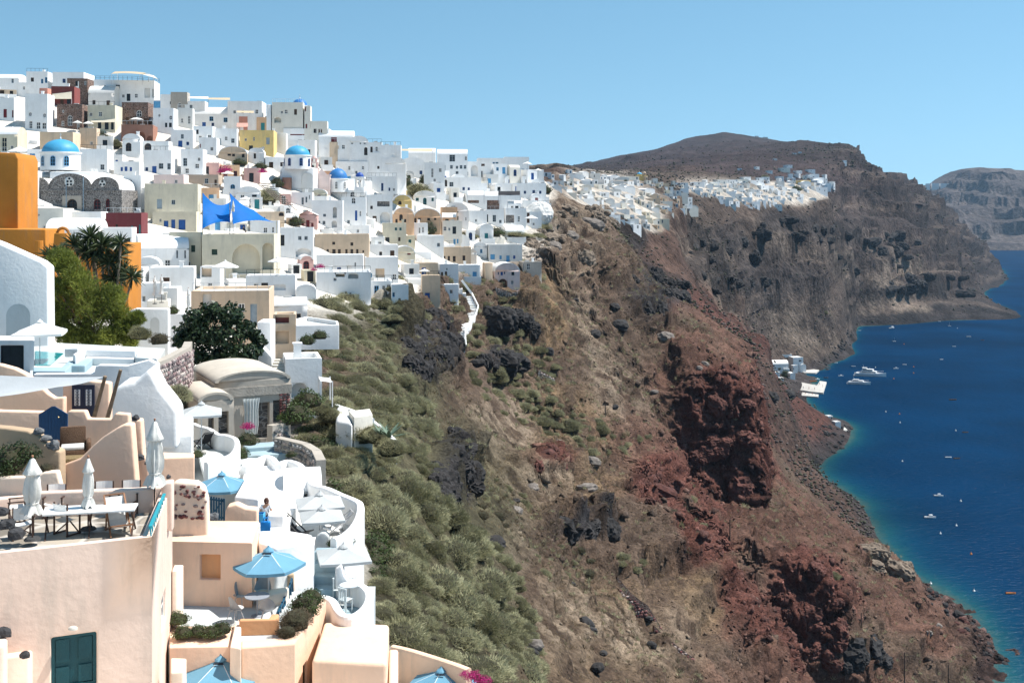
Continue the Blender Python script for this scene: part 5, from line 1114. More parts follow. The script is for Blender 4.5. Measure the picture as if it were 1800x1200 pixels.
# ---- roof terrace restaurant canopy, sails, pergolas, awnings
def canopy_thing(name, label, cat, col, corners, sag=.3, posts=True, foot=2.6, group=None, n=8):
 """cloth stretched between four points (px, py, Y)"""
 P = [at(*c) for c in corners]; c = sum(P, Vector()) / 4; zb = min(p.z for p in P) - foot; e = empty(name, (c.x, c.y, zb)); m = MB(); G = []
 for i in range(n + 1):
  for j in range(n + 1):
   u, v = i / n, j / n; q = P[0] * (1 - u) * (1 - v) + P[1] * u * (1 - v) + P[2] * u * v + P[3] * (1 - u) * v; q = q - Vector((0, 0, sag * (math.sin(math.pi * u) * .6 + math.sin(math.pi * v) * .6) )); G.append(q)
 m.v = [tuple(g) for g in G]; m.f = [(i * (n + 1) + j, (i + 1) * (n + 1) + j, (i + 1) * (n + 1) + j + 1, i * (n + 1) + j + 1) for i in range(n) for j in range(n)]; m.m = [0] * len(m.f)
 wb(m, 'cloth', mat('cloth_' + name + col, PAINT2[col], .8, .06, 1.5, .1, 10, trans=.2), e, smooth=True)
 if posts:
  for p in P:
   q = MB(); q.tube([(p.x, p.y, zb), (p.x, p.y, p.z + .1)], .05, 6); wb(q, 'post', mat('post_white', (.6, .6, .6), .6), e)
 return tag(e, label, cat, group)
PAINT2 = {'blue': (.001, .14, .47), 'cream': (.66, .60, .48), 'white': (.78, .78, .76), 'grey': (.50, .53, .55), 'tan': (.55, .44, .30), 'dark': (.03, .03, .035), 'pink': (.6, .35, .3)}
YR = 300
canopy_thing('shade_canopy', 'tan shade canopy over the roof terrace restaurant', 'canopy', 'tan', [(196, 130, YR - 4), (250, 131, YR - 4), (262, 129, YR + 4), (206, 126, YR + 4)], -.35, True, 2.4)
canopy_thing('shade_canopy', 'pale canopy wing at the end of the roof terrace restaurant', 'canopy', 'cream', [(250, 131, YR - 4), (277, 139, YR - 4), (270, 133, YR + 3), (246, 128, YR + 3)], -.1, True, 1.6)
def rail(name, label, pts, h, mt, cat='railing', step=1.2, rails=2):
 e = empty(name, tuple(pts[0]));
 for a, b in zip(pts, pts[1:]):
  n = max(1, int((b - a).length / step))
  for k in range(n + 1):
   p = a.lerp(b, k / n); q = MB(); q.bar(p, p + Vector((0, 0, h)), .06); wb(q, 'post', mt, e)
  for r in range(rails):
   q = MB(); o = Vector((0, 0, h * (1 - .45 * r))); q.bar(a + o, b + o, .05); wb(q, 'rail', mt, e)
 return tag(e, label, cat)
rail('railing', 'railing round the roof terrace restaurant', [at(168, 141, YR), at(232, 141.5, YR - 1), at(280, 146, YR + 2)], 1.1, RAILD())
for x0, x1, y, lab in ((332, 366, 170, 'white pergola roof on the crest beside the long vault'), (366, 404, 172, 'wooden pergola with dark posts on the crest'), (416, 446, 195, 'rustic pergola above the salmon house'), (706, 760, 262, 'long rooftop pergola on the ridge beyond the plank stairs')):
 canopy_thing('pergola', lab, 'pergola', 'white' if x0 == 332 else 'tan', [(x0, y + 3, 290), (x1, y + 4, 290), (x1, y, 297), (x0, y, 297)], 0, True, 2.3, n=2)
for x0, x1, y0, y1, Y, c, lab in ((92, 126, 158, 174, None, 'cream', 'cream awning on the maroon house'), (160, 202, 203, 215, None, 'cream', 'long cream awning on the cream house'), (416, 436, 216, 223, None, 'pink', 'pink awning on the salmon house'), (777, 802, 374, 382, None, 'white', 'white awning on the apricot tower house'), (822, 850, 335, 343, None, 'white', 'white awning over the hotel terrace'), (852, 880, 336, 344, None, 'white', 'second white awning over the hotel terrace beside a dark one'), (876, 914, 336, 343, None, 'dark', 'dark awning over the hotel terrace'), (892, 918, 352, 358, None, 'white', 'white awning at the cliff end')):
 g = ground((x0 + x1) / 2, y1 + 12, 60); Y = Y or (min(g.y, 300) if g else 300); Y -= 1.5
 canopy_thing('awning', lab, 'awning', c, [(x0, y1, Y - 1.2), (x1, y1, Y - 1.2), (x1, y0, Y + .8), (x0, y0, Y + .8)], .05, True, 2.2, n=3)
# the big blue sail
def blue_sail():
 Y = ground(420, 491, 60).y; e = empty('shade_sail', tuple(at(420, 410, Y + 3))); bm_ = mat('sail_blue', PAINT2['blue'], .7, .1, .8, .2, 4, trans=.3)
 for ed in (((356, 338, Y + 2), (408, 352, Y + 6), (404, 391, Y + 1), (356, 403, Y - 1), .7), ((404, 339, Y + 2.5), (446, 369, Y + 5), (487, 392, Y + 3), (410, 394, Y - 1), .22)):
  P = [at(*c) for c in ed[:4]]; n = 14; m = MB();
  for i in range(n + 1):
   for j in range(n + 1):
    u, v = i / n, j / n; q = P[0] * (1 - u) * (1 - v) + P[1] * u * (1 - v) + P[2] * u * v + P[3] * (1 - u) * v
    sag = ed[4] * (4 * u * (1 - u)) * (1 - v) * 1.9 - .5 * 4 * u * (1 - u) * v + .5 * 4 * v * (1 - v) * (.6); q = q - Vector((0, 0, sag)); q.y += .35 * math.sin(u * 9 + v * 4) * (.4 + v) * .6
    m.v.append(tuple(q))
  m.f = [(i * (n + 1) + j, (i + 1) * (n + 1) + j, (i + 1) * (n + 1) + j + 1, i * (n + 1) + j + 1) for i in range(n) for j in range(n)]; m.m = [0] * len(m.f); wb(m, 'cloth', bm_, e, smooth=True)
 for px, y0, yy in ((356, 337, Y + 2), (404, 338, Y + 2.5), (486, 388, Y + 4)):
  q = MB(); a = at(px, y0, yy); q.tube([(a.x, a.y, CAMH - (414 - HZ) / F * yy), tuple(a)], .06, 8); wb(q, 'post', mat('post_yellow', (.45, .40, .28), .6), e)
 tag(e, 'bright blue double shade sail over the cream terrace', 'sail')
 closed_parasol(410, 352, 411, Y + 1, 7, 'tall closed cream parasol under the blue sail', 'cream')
blue_sail()
for px, py, w_, lab, Y in ((136, 212, 15, 'small white parasol before the brown stone house', 0), (155, 213, 17, 'small white parasol between two stone houses', 0), (241, 204, 26, 'white parasol on the terracotta terrace, nearer the doors', 0), (267, 207, 24, 'white parasol at the end of the terracotta terrace', 0), (34, 257, 40, 'white parasol beside the cream vaulted house', 0), (278, 248, 20, 'white parasol beside the dark arched doorway', 0), (400, 300, 20, 'white parasol by the bougainvillea', 0), (432, 345, 24, 'white parasol among others behind the blue sail', 0), (448, 350, 22, 'white parasol behind the blue sail, nearer the stairs', 0), (475, 375, 24, 'white parasol by the beige stair house', 0), (676, 374, 20, 'white parasol before the arched white house', 0), (927, 284, 16, 'white parasol on the ridge hotel, first of a row', 0), (946, 296, 14, 'white parasol at the hotel end on the ridge', 0), (934, 378, 22, 'white parasol next to the whitewashed rock', 0), (600, 476, 14, 'white parasol before the arches of the stepped complex', 0), (612, 477, 15, 'second white parasol before the arches of the stepped complex', 0), (746, 472, 18, 'white parasol above the zigzag steps', 0), (545, 340, 14, 'white parasol beside the pink church', 0), (396, 458, 43, 'big white parasol with olive pot in front of the tall arches', 150), (487, 452, 30, 'white parasol before the smaller tall arch', 152), (58, 345, 60, 'white parasol standing behind the orange wall', 130)):
 if not Y:
  g = ground(px, py + 12, 60); Y = min(g.y, 300) - 2.5 if g else 295
 parasol(px, py, Y, w_, lab, 'white', 8, 2.5 if w_ < 50 else 3.6, rich=Y < 200)

# ------------------------------------------------------------------ foreground: terraces, walls, furniture
WOOD = lambda: mat('dark_wood', (.07, .04, .03), .6, .2)
CANV = lambda: mat('canvas_white', CANVAS['white'], .85, .06, 2, .1, 30)
PAVE = lambda: stone_mat('terrace_paving', (.30, .26, .21), (.45, .41, .36), .8)
# pink house with the roof terrace
ZT = CAMH - 9.55
pink = poly_house('terrace_house', 'big dusty pink house with teal double door under the dining terrace', 'house', 'D', 9.14,
 [(-120, 985), (267, 943), (303, 851), (-120, 880)], 8.5, {0: 'de90-170,1110-1215', 1: 'wk284-292,1030-1112'}, par=.41, part=.3, topcol='E', bevel=.06)
for c in pink.children:
 if c.name.startswith('floor'): c.data.materials[0] = PAVE()
m = MB(); a = at(128, 1104, 31.05); m.lathe([(0, .07), (.06, .06), (.1, .02), (.1, -.03), (0, -.05)], (0, 0, 0), 14, sx=1.3, sy=.8); o = m.build('wall_lamp', mat('lamp_glass', (.6, .58, .52), .3), pink, smooth=True); o.location = a - pink.location
profile_wall('garden_wall', 'low dusty pink wall behind the dining table', 'D', 35.8, [(55, 912), (55, 866), (272, 858), (272, 905)], .3, .16)
profile_wall('garden_wall', 'dusty pink pillar beside the teal railing', 'D', 36.4, [(283, 930), (283, 850), (303, 847), (303, 935)], .5, .16)
def rock(px, py, Y, r, label, seed=0, name='stone', mt=None, cat='stone', group=None, flat=.8):
 rr = random.Random(seed + int(px)); m = MB(); bm = bmesh.new(); bmesh.ops.create_icosphere(bm, subdivisions=2, radius=1)
 for v in bm.verts:
  k = 1 + .28 * math.sin(v.co.x * 3.1 + seed) * math.cos(v.co.y * 2.7 + seed * 2) + rr.uniform(-.1, .1); v.co *= k
 for v in bm.verts: v.co.x = round(v.co.x * 2.2) / 2.2 * .5 + v.co.x * .5; v.co.z = max(v.co.z, -.6)
 me = bpy.data.meshes.new(name); bm.to_mesh(me); bm.free(); me.materials.append(mt or mat('lava_stone', (.045, .045, .048), .9, .4, 6, .6, 18)); o = bpy.data.objects.new(name, me); COL.objects.link(o)
 o.location = at(px, py, Y); r *= .68; o.scale = (r, r * .9, r * flat); o.rotation_euler = (0, 0, rr.uniform(0, 6)); return tag(o, label, cat, group)
for i, (px, py, r) in enumerate(((4, 900, .28), (13, 922, .32), (30, 938, .34))): rock(px, py, 31.2 - i * .02, r, 'black lava stone set in the terrace wall corner', i, group='black lava stones on the terrace corner')
poly_house('step_block', 'dusty pink stepped wall with black stones beside the teal door', 'wall', 'D', 11.85, [(-60, 1165), (52, 1148), (62, 1136), (-60, 1142)], 5, bevel=.08)
poly_house('step_block', 'upper dusty pink step against the terrace house', 'wall', 'D', 11.2, [(-60, 1145), (8, 1134), (14, 1118), (-60, 1120)], 3, bevel=.08)
rock(43, 1151, 30.2, .21, 'black lava stone on the lower pink step', 3); rock(6, 1112, 30.0, .3, 'black lava stone on the upper pink step', 4)
# dining table and director chairs
def on_floor(px, py, z): return atz(px, py, z)
def table():
 a, b, c, d = (atz(x, y, ZT + .76) for x, y in ((74, 905), (236, 896), (243, 884), (80, 890)))
 e = empty('dining_table', (*((a + c) / 2).to_2d(), ZT)); m = MB(); m.prism([p.to_2d() for p in (a, b, c, d)], ZT + .72, ZT + .765); wb(m, 'table_top', mat('table_white', (.78, .78, .76), .5, .04), e)
 for f in (.03, .5, .97):
  p, q = a.lerp(b, f), d.lerp(c, f)
  for s, t in ((p, q), (q, p)):
   l = MB(); l.bar((s.x, s.y, ZT), (t.x, t.y, ZT + .72), .045); wb(l, 'leg', WOOD(), e)
 tag(e, 'long white dining table with crossed dark legs', 'table')
table()
def director_chair(px, py, face, label, arms=True):
 p = atz(px, py, ZT); e = empty('director_chair', (p.x, p.y, ZT), face); w = .56; wood = WOOD()
 s = MB(); n = 6
 for i in range(n):
  u0, u1 = i / n, (i + 1) / n; z = lambda u: .45 - .06 * math.sin(math.pi * u); s.quad((-w / 2 + w * u0, -.22, z(u0)), (-w / 2 + w * u1, -.22, z(u1)), (-w / 2 + w * u1, .22, z(u1)), (-w / 2 + w * u0, .22, z(u0)))
 s.build('seat', CANV(), e, smooth=True); b = MB()
 for i in range(n):
  u0, u1 = i / n, (i + 1) / n; y = lambda u: .24 + .07 * math.sin(math.pi * u); b.quad((-w / 2 + w * u0, y(u0), .6), (-w / 2 + w * u1, y(u1), .6), (-w / 2 + w * u1, y(u1) + .05, .95), (-w / 2 + w * u0, y(u0) + .05, .95))
 b.build('backrest', CANV(), e, smooth=True)
 for sx in (-1, 1):
  x = sx * w / 2
  for y, h in ((.23, .97), (-.22, .63)): l = MB(); l.bar((x, y, 0), (x, y, h), .04); l.build('leg', wood, e)
  l = MB(); l.bar((x, -.26, .64), (x, .26, .64), .06, .03); l.build('armrest', wood, e); l = MB(); l.bar((x, -.26, .03), (x, .26, .03), .04); l.build('runner', wood, e)
  l = MB(); l.bar((-x, -.2 * sx, .04), (x, -.2 * sx, .44), .03); l.build('brace', wood, e)
 return tag(e, label, 'chair')
director_chair(30, 915, -1.2, 'white canvas director chair at the table head by the wall')
director_chair(96, 908, .1, 'white canvas director chair behind the table, first from the wall corner')
director_chair(180, 902, .1, 'white canvas director chair behind the table middle')
director_chair(228, 900, .1, 'white canvas director chair behind the table beside the tall parasol')
director_chair(118, 938, math.pi - .5, 'white canvas director chair with its back to the parapet')
director_chair(38, 945, math.pi + .6, 'white canvas director chair beside the corner stones')
def deck_chair(p, face, label, cloth, wood, s=1., name='deck_chair'):
 e = empty(name, tuple(p), face); P = lambda x, y, z: (x * s, y * s, z * s)
 m = MB(); pts = [(-.55, .32), (-.3, .24), (0, .22), (.25, .34), (.5, .62), (.72, .92)]
 for a, b in zip(pts, pts[1:]): m.quad(P(-.26, a[0], a[1]), P(.26, a[0], a[1]), P(.26, b[0], b[1]), P(-.26, b[0], b[1]))
 m.build('sling', cloth, e, smooth=True)
 for x in (-.29, .29):
  for a, b in (((-.6, .36), (.55, .02)), ((-.5, .02), (.76, .98)), ((.4, .02), (.3, .5))):
   l = MB(); l.bar(P(x, a[0], a[1]), P(x, b[0], b[1]), .045 * s); l.build('frame_bar', wood, e)
 for a in ((-.6, .36), (.76, .98), (.55, .03)): l = MB(); l.bar(P(-.3, *a), P(.3, *a), .04 * s); l.build('cross_bar', wood, e)
 return tag(e, label, 'chair')
deck_chair(atz(208, 936, ZT), .5, 'white canvas deck chair on the terrace by the teal railing', CANV(), mat('oiled_wood', (.25, .12, .06), .5, .2))
closed_parasol(57, 803, 948, 32.6, 42, 'furled off white parasol by the corner stones of the dining terrace')
closed_parasol(155, 803, 930, 33.8, 26, 'slim furled off white parasol standing at the dining table')
closed_parasol(272, 738, 906, 36.0, 40, 'tall furled greenish parasol beside the teal railing')
CANVAS['sage'] = (.50, .53, .48)
for c in bpy.data.objects[-1:]: pass
def teal_rail():
 mt = mat('paint_turquoise', (.012, .27, .33), .45, .1); a, b = at(266, 946, 32.1), at(287, 905, 36.0); a2, b2 = at(264, 926, 32.1), at(289, 868, 36.0)
 e = empty('railing', tuple(a));
 m = MB(); m.bar(a2, b2, .09, .06); wb(m, 'top_rail', mt, e); m = MB(); m.bar(a + Vector((0, 0, .05)), b + Vector((0, 0, .05)), .05); wb(m, 'bottom_rail', mt, e)
 for k in range(9):
  f = k / 8; m = MB(); m.bar(a.lerp(b, f), a2.lerp(b2, f), .035); wb(m, 'baluster', mt, e)
  if k < 8: m = MB(); c = a.lerp(b, f + .06).lerp(a2.lerp(b2, f + .06), .5); m.tube([c + Vector((0, .09 * math.cos(t), .09 * math.sin(t))) for t in [2 * math.pi * q / 10 for q in range(11)]], .012, 5); wb(m, 'scroll', mt, e)
 tag(e, 'turquoise iron railing on the corner of the dining terrace', 'railing')
teal_rail()
# peach walls behind the terrace
profile_wall('garden_wall', 'sweeping peach wall with a curved rising top behind the dining terrace', 'F', 39.5, [(106, 885), (106, 818), (140, 806), (160, 786), (180, 768), (205, 752), (218, 746), (231, 746), (240, 860), (240, 885)], .55, .05, ops='')
profile_wall('garden_wall', 'weathered peach pillar with a dark slot beside the tall furled parasol', 'F', 40.5, [(231, 855), (232, 738), (248, 738), (252, 800), (262, 815), (262, 870)], .5, .1)
rock(239, 735, 40.6, .22, 'black stone topping the weathered peach pillar', 5); rock(246, 804, 40.3, .26, 'black stone on the ledge of the peach pillar', 6); rock(259, 814, 40.2, .13, 'small black stone on the ledge of the peach pillar', 7); rock(296, 838, 40.5, .15, 'small black stone at the end of the rubble wall', 9)
profile_wall('garden_wall', 'peach wall stepped down towards the two leaning poles', 'F', 44.5, [(117, 830), (117, 724), (121, 722), (149, 722), (154, 736), (196, 737), (202, 726), (226, 728), (229, 830)], .4, .02)
profile_wall('garden_wall', 'low peach wall left of the navy pointed gate', 'F', 44.2, [(-40, 800), (-40, 718), (0, 722), (76, 724), (76, 800)], .4, .0)
profile_wall('garden_wall', 'curved peach wall under the grey shade sail', 'F', 47.5, [(-40, 760), (-40, 690), (40, 686), (75, 683), (84, 692), (96, 700), (112, 698), (112, 760)], .4, .02)
profile_wall('garden_wall', 'peach wall holding the navy glazed doors', 'F', 48.5, [(110, 760), (110, 667), (150, 668), (192, 673), (192, 760)], .5, .03, ops='')
def glazed_door():
 Y = 48.35; e = empty('double_door', tuple(at(147, 736, Y))); nv = mat('paint_dark_navy', (.012, .018, .045), .5)
 for a, b in ((127, 147), (147, 167)):
  p, q = at(a + .3, 738, Y), at(b - .3, 676, Y); m = MB(); m.box(p.x, q.x, Y - .06, Y, p.z, q.z); lf = wb(m, 'door_leaf', nv, e)
  g0, g1 = at((a + b) / 2 - 5, 712, Y), at((a + b) / 2 + 5, 684, Y); m = MB(); m.box(g0.x, g1.x, Y - .075, Y - .061, g0.z, g1.z); o = m.build('pane', mat('frosted_glass', (.62, .63, .64), .4), lf)
  for k in range(5):
   z = g0.z + (g1.z - g0.z) * (k + .5) / 5; m = MB(); m.tube([((g0.x + g1.x) / 2 + .07 * math.cos(t), Y - .085, z + .05 * math.sin(t)) for t in [2 * math.pi * i / 8 for i in range(9)]], .012, 4); m.build('grille_scroll', nv, lf)
  m = MB(); m.box((g0.x + g1.x) / 2 - .012, (g0.x + g1.x) / 2 + .012, Y - .09, Y - .076, g0.z, g1.z); m.build('grille_bar', nv, lf)
 tag(e, 'dark navy double door with white glazed iron grilles', 'door')
glazed_door()
profile_wall('garden_wall', 'weathered tan retaining wall behind the planter of shrubs', 'U', 39.0, [(-40, 860), (-40, 748), (10, 752), (48, 757), (66, 766), (80, 782), (96, 790), (105, 794), (106, 860)], .5, -.05)
for i, (px, py, r) in enumerate(((69, 758, .27), (80, 771, .26), (94, 783, .36))): rock(px, py, 39.1, r, ('grey stone topmost on the weathered tan wall', 'grey stone in the middle of the weathered tan wall top', 'big grey stone lowest on the weathered tan wall')[i], 20 + i, mt=mat('grey_stone', (.12, .125, .13), .9, .4, 6, .6, 18))
profile_wall('garden_wall', 'pale peach planter wall at the left of the terrace', 'H', 36.9, [(-40, 912), (-40, 840), (62, 838), (76, 830), (100, 828), (108, 862), (108, 908)], .35, .05)
def pointed_gate():
 Y = 43.2; e = empty('gate', tuple(at(94, 783, Y))); mt = mat('paint_gate_navy', (.006, .05, .13), .5, .15, 3, .1); n = 9
 for k in range(n):
  a, b = 68 + 51 * k / n, 68 + 51 * (k + 1) / n - .35; tp = lambda x: 728 - (1 - abs(x - 93.5) / 25.5) * 15.5
  p0, p1 = at(a, 783, Y), at(b, 783, Y); q0, q1 = at(a, tp(a), Y), at(b, tp(b), Y); m = MB()
  m.add([tuple(p0), tuple(p1), tuple(q1), tuple(q0)] + [(v.x, v.y + .05, v.z) for v in (p0, p1, q1, q0)], [(0, 1, 2, 3), (7, 6, 5, 4), (0, 4, 5, 1), (1, 5, 6, 2), (2, 6, 7, 3), (3, 7, 4, 0)]); wb(m, 'plank', mt, e)
 m = MB(); c = at(103, 733, Y - .06); m.lathe([(0, .04), (.04, 0), (0, -.04)], tuple(c), 10); wb(m, 'knob', mat('brass', (.5, .4, .2), .3, metal=1), e); tag(e, 'navy pointed plank gate between peach walls', 'gate')
pointed_gate()
def wicker():
 p = at(128, 806, 40.6); e = empty('wicker_chair', tuple(p), .35); wk = mat('wicker', (.13, .075, .045), .8, .4, 25, .8, 40); s = 1.15
 m = MB(); m.box(-.42 * s, .42 * s, -.42, .42, .05, .38); m.build('seat_base', wk, e, bevel=.05)
 m = MB(); m.box(-.38 * s, .38 * s, .3, .44, .35, 1.1); m.build('backrest', wk, e, bevel=.06)
 for x in (-1, 1): m = MB(); m.box(x * .46 * s - .09, x * .46 * s + .09, -.44, .42, .05, .66); m.build('armrest', wk, e, bevel=.08)
 m = MB(); m.box(-.34 * s, .34 * s, -.4, .28, .38, .5); m.build('cushion', CANV(), e, bevel=.04)
 tag(e, 'brown wicker armchair with white cushion behind the peach wall', 'chair')
 p = at(125, 812, 39.9); e = empty('wicker_stool', tuple(p), .2); m = MB(); m.box(-.5, .45, -.35, .3, -.1, .2); m.build('seat', mat('seagrass', (.22, .16, .08), .9, .4, 25, .8, 40), e, bevel=.06); tag(e, 'wide seagrass stool before the wicker armchair', 'stool')
wicker()
for a, b, lab in (((164, 738, 46.6), (185, 661, 46.0), 'weathered leaning pole carrying the grey sail tip'), ((188, 738, 46.6), (212, 650, 46.2), 'taller weathered leaning pole beside the navy doors')):
 m = MB(); m.tube([at(*a), at(*b)], [.09, .07], 8); o = m.build('leaning_pole', mat('weathered_wood', (.17, .125, .085), .85, .35, 4, .4, 20)); tag(o, lab, 'pole')
canopy_thing('shade_sail', 'long grey shade sail tied to the leaning poles', 'sail', 'grey', [(-60, 656, 46.0), (184, 662, 46.0), (100, 680, 45.2), (-60, 702, 45.0)], .12, False, 1)
profile_wall('garden_wall', 'rounded peach wall hump below the white portal', 'F', 54, [(-40, 720), (-40, 636), (0, 641), (25, 648), (45, 658), (62, 672), (62, 720)], .5, 0)
# white portal, pool terrace, arched white house, orange house
poly_house('gate_house', 'white portal wall with wide black wooden door', 'house', 'W', 7.1, [(-60, 598), (60, 598), (60, 590), (-60, 590)], 4.2, {0: 'dk0-41,607-664'}, bevel=.06)
profile_wall('garden_wall', 'white wall in front of the pool terrace, stepping up to the right', 'W', 58, [(58, 720), (58, 657), (165, 656), (168, 644), (174, 641), (224, 642), (262, 632), (278, 640), (278, 720)], .45, .05)
profile_wall('garden_wall', 'thick white flank wall sloping down below the stone planter', 'W', 53, [(194, 790), (196, 692), (204, 682), (216, 674), (234, 672), (252, 658), (262, 648), (270, 660), (282, 684), (300, 706), (312, 722), (312, 790)], 2.2, .15, bevel=.2)
ZP = CAMH - 8.75
poly_house('pool_terrace', 'blue grey pool terrace deck below the pine', 'terrace', 'J', 8.75, [(52, 664), (262, 664), (290, 612), (52, 600)], 4, par=0, bevel=.05)
m = MB(); m.prism([atz(x, y, ZP).to_2d() for x, y in ((62, 643), (88, 643), (112, 622), (62, 618))], ZP + .02, ZP + .05); o = m.build('pool_water', mat('pool_turquoise', (.02, .28, .30), .1, .15, 1, .3, 3, .6)); tag(o, 'small turquoise pool beside the white portal', 'pool')
poly_house('pool_edge', 'slate blue low wall round the small pool', 'wall', 'Q', 8.3, [(58, 652), (115, 652), (132, 634), (120, 634), (108, 645), (58, 645)], .6, bevel=.05)
def bench(label, dz, top, depth, col='W', nm='bench'): return poly_house(nm, label, 'bench', col, dz, top, depth, bevel=.07)
bench('long white masonry sofa back on the pool terrace', 7.9, [(133, 625), (150, 614), (238, 616), (238, 613), (148, 611), (128, 622)], .9)
bench('white masonry sofa seat on the pool terrace', 8.3, [(150, 628), (236, 630), (238, 618), (160, 618)], .5)
bench('slate blue masonry seat end on the pool terrace', 8.35, [(112, 642), (150, 642), (165, 628), (135, 628)], .5, 'Q')
bench('pale blue bench end beside the stone planter', 8.1, [(238, 628), (276, 630), (278, 618), (240, 617)], .7, 'J')
m = MB(); p = at(158, 622, 68.5); m.box(-.35, .35, -.1, .1, 0, .55); o = m.build('cushion', mat('cushion_grey', (.45, .48, .5), .9), bevel=.08); o.location = at(125, 627, 66); o.rotation_euler = (.3, 0, .4); tag(o, 'grey cushion leaning on the masonry sofa', 'cushion')
parasol(70, 565, 66, 92, 'square white parasol with pole standing by the pool', 'white', square=True, hpole=2.9, flat=.2)
profile_wall('white_house', 'big white house wall with grey blue arch recess and sloping top', 'W', 74, [(-60, 640), (-60, 405), (0, 428), (72, 460), (84, 470), (86, 640)], 1.6, .12, cat='house', ops='nJ11-53,534-600', bevel=.12)
profile_wall('orange_house', 'tall orange tower wall above the white arched house', 'O', 104, [(-60, 520), (-60, 266), (27, 269), (32, 280), (32, 520)], 5, .05, cat='house', bevel=.1)
profile_wall('orange_house', 'lower orange house block with a round pillar', 'O', 101, [(-20, 520), (-20, 402), (80, 403), (82, 520)], 5, .05, cat='house', bevel=.1)
m = MB(); m.tube([at(68.5, 470, 100), at(68.5, 423, 100)], .36, 14); o = m.build('orange_pillar', plaster('O')); tag(o, 'short orange round pillar on the lower orange block', 'pillar')
profile_wall('orange_house', 'orange wall rising behind the yuccas', 'O', 108, [(72, 560), (72, 440), (120, 436), (200, 428), (226, 428), (226, 560)], 5, .08, cat='house', bevel=.1)
def chimney():
 Y = 99; e = empty('chimney', tuple(at(105, 445, Y))); m = MB(); a, b, c, d = at(91, 450, Y), at(119, 450, Y), at(117, 410, Y), at(95, 410, Y)
 m.add([tuple(a), tuple(b), tuple(c), tuple(d)] + [(v.x, v.y + 1.1, v.z) for v in (a, b, c, d)], [(0, 1, 2, 3), (7, 6, 5, 4), (0, 4, 5, 1), (1, 5, 6, 2), (2, 6, 7, 3), (3, 7, 4, 0)]); wb(m, 'stack', plaster('O'), e, bevel=.08)
 cx = at(106, 411, Y); m = MB(); m.tube([(cx.x + .5 * math.cos(t), Y + .55, cx.z + .5 * math.sin(t)) for t in [math.pi * k / 10 for k in range(11)]], .13, 8); wb(m, 'arch_cap', plaster('O'), e); tag(e, 'orange chimney with an arched cap behind the yuccas', 'chimney')
chimney()
profile_wall('garden_wall', 'white garden wall with shallow niche right of the pine', 'W', 92, [(215, 640), (222, 548), (238, 542), (296, 543), (296, 640)], .8, .1, ops='nG264-280,558-590')
# ---- dry stone walls: every stone a part
STONE_MESH = []
def stone_meshes():
 for k in range(6):
  rr = random.Random(k); bm = bmesh.new(); bmesh.ops.create_icosphere(bm, subdivisions=1, radius=.5)
  for v in bm.verts: v.co *= rr.uniform(.8, 1.15); v.co.x = max(-.46, min(.46, v.co.x)); v.co.z = max(-.42, min(.42, v.co.z))
  me = bpy.data.meshes.new('stone'); bm.to_mesh(me); bm.free(); me.materials.append(None); STONE_MESH.append(me)
stone_meshes()
def stone_mats(kind):
 base = {'pink': ((.34, .27, .26), (.22, .15, .15), (.45, .40, .37), (.16, .13, .13)), 'maroon': ((.14, .05, .05), (.22, .10, .09), (.09, .04, .04), (.30, .24, .22)), 'grey': ((.22, .21, .2), (.35, .33, .31), (.12, .12, .12), (.40, .32, .28))}[kind]
 return [mat(f'{kind}_stone_{i}', c, .9, .3, 8, .5, 15) for i, c in enumerate(base)]
def dry_wall(name, label, kind, pts, z0, z1, size, seed, thick=.5, mortar='E', n_max=300, cat='wall'):
 """pts: plan polyline; stones on the camera side of a mortar core"""
 e = empty(name, (*pts[0], z0)); rr = random.Random(seed); ms = stone_mats(kind); m = MB(); segs = list(zip(pts, pts[1:])); tot = sum((b - a).length for a, b in segs)
 z1f = z1 if callable(z1) else (lambda t: z1)
 acc = 0
 for a, b in segs:
  d = (b - a).normalized(); nn = Vector((-d.y, d.x)); l = (b - a).length; t0, t1 = acc / tot, (acc + l) / tot; acc += l
  P = [a, b, b + nn * thick, a + nn * thick]; m.prism(P, z0 - 1.5, [z1f(t0), z1f(t1), z1f(t1), z1f(t0)])
 wb(m, 'core', plaster(mortar), e); cnt = 0; z = z0 + size * .3
 var = {}
 while True:
  hh = size * rr.uniform(.75, 1.1); u = rr.uniform(0, .3) * size; any_ = False
  while u < tot and cnt < n_max:
   wd = size * rr.uniform(.8, 1.7); t = (u + wd / 2) / tot
   if t < 1 and z + hh * .4 < z1f(t):
    q = u + wd / 2
    for a, b in segs:
     l = (b - a).length
     if q <= l: break
     q -= l
    d = (b - a).normalized(); nn = Vector((-d.y, d.x)); p = a + d * q - nn * rr.uniform(-.02, .05); k, j = rr.randrange(6), rr.randrange(4)
    if (k, j) not in var: me = STONE_MESH[k].copy(); me.materials[0] = ms[j]; var[k, j] = me
    o = bpy.data.objects.new('stone', var[k, j]); COL.objects.link(o); o.parent = e; o.location = (p.x - pts[0].x, p.y - pts[0].y, z - z0 + rr.uniform(-.02, .02)); o.scale = (wd * .98, size * .8, hh * 1.1); o.rotation_euler = (rr.uniform(-.1, .1), rr.uniform(-.15, .15), math.atan2(d.y, d.x)); cnt += 1; any_ = True
   u += wd
  z += hh * .92
  if not any_ or cnt >= n_max: break
 return tag(e, label, cat)
z = CAMH - 8.4
dry_wall('stone_planter_wall', 'curved dry stone planter wall of pinkish rubble below the fig tree', 'pink', [atz(x, y, z).to_2d() for x, y in ((258, 648), (272, 640), (300, 628), (322, 616), (334, 610), (338, 600))], z - 2.6, z, .30, 3)
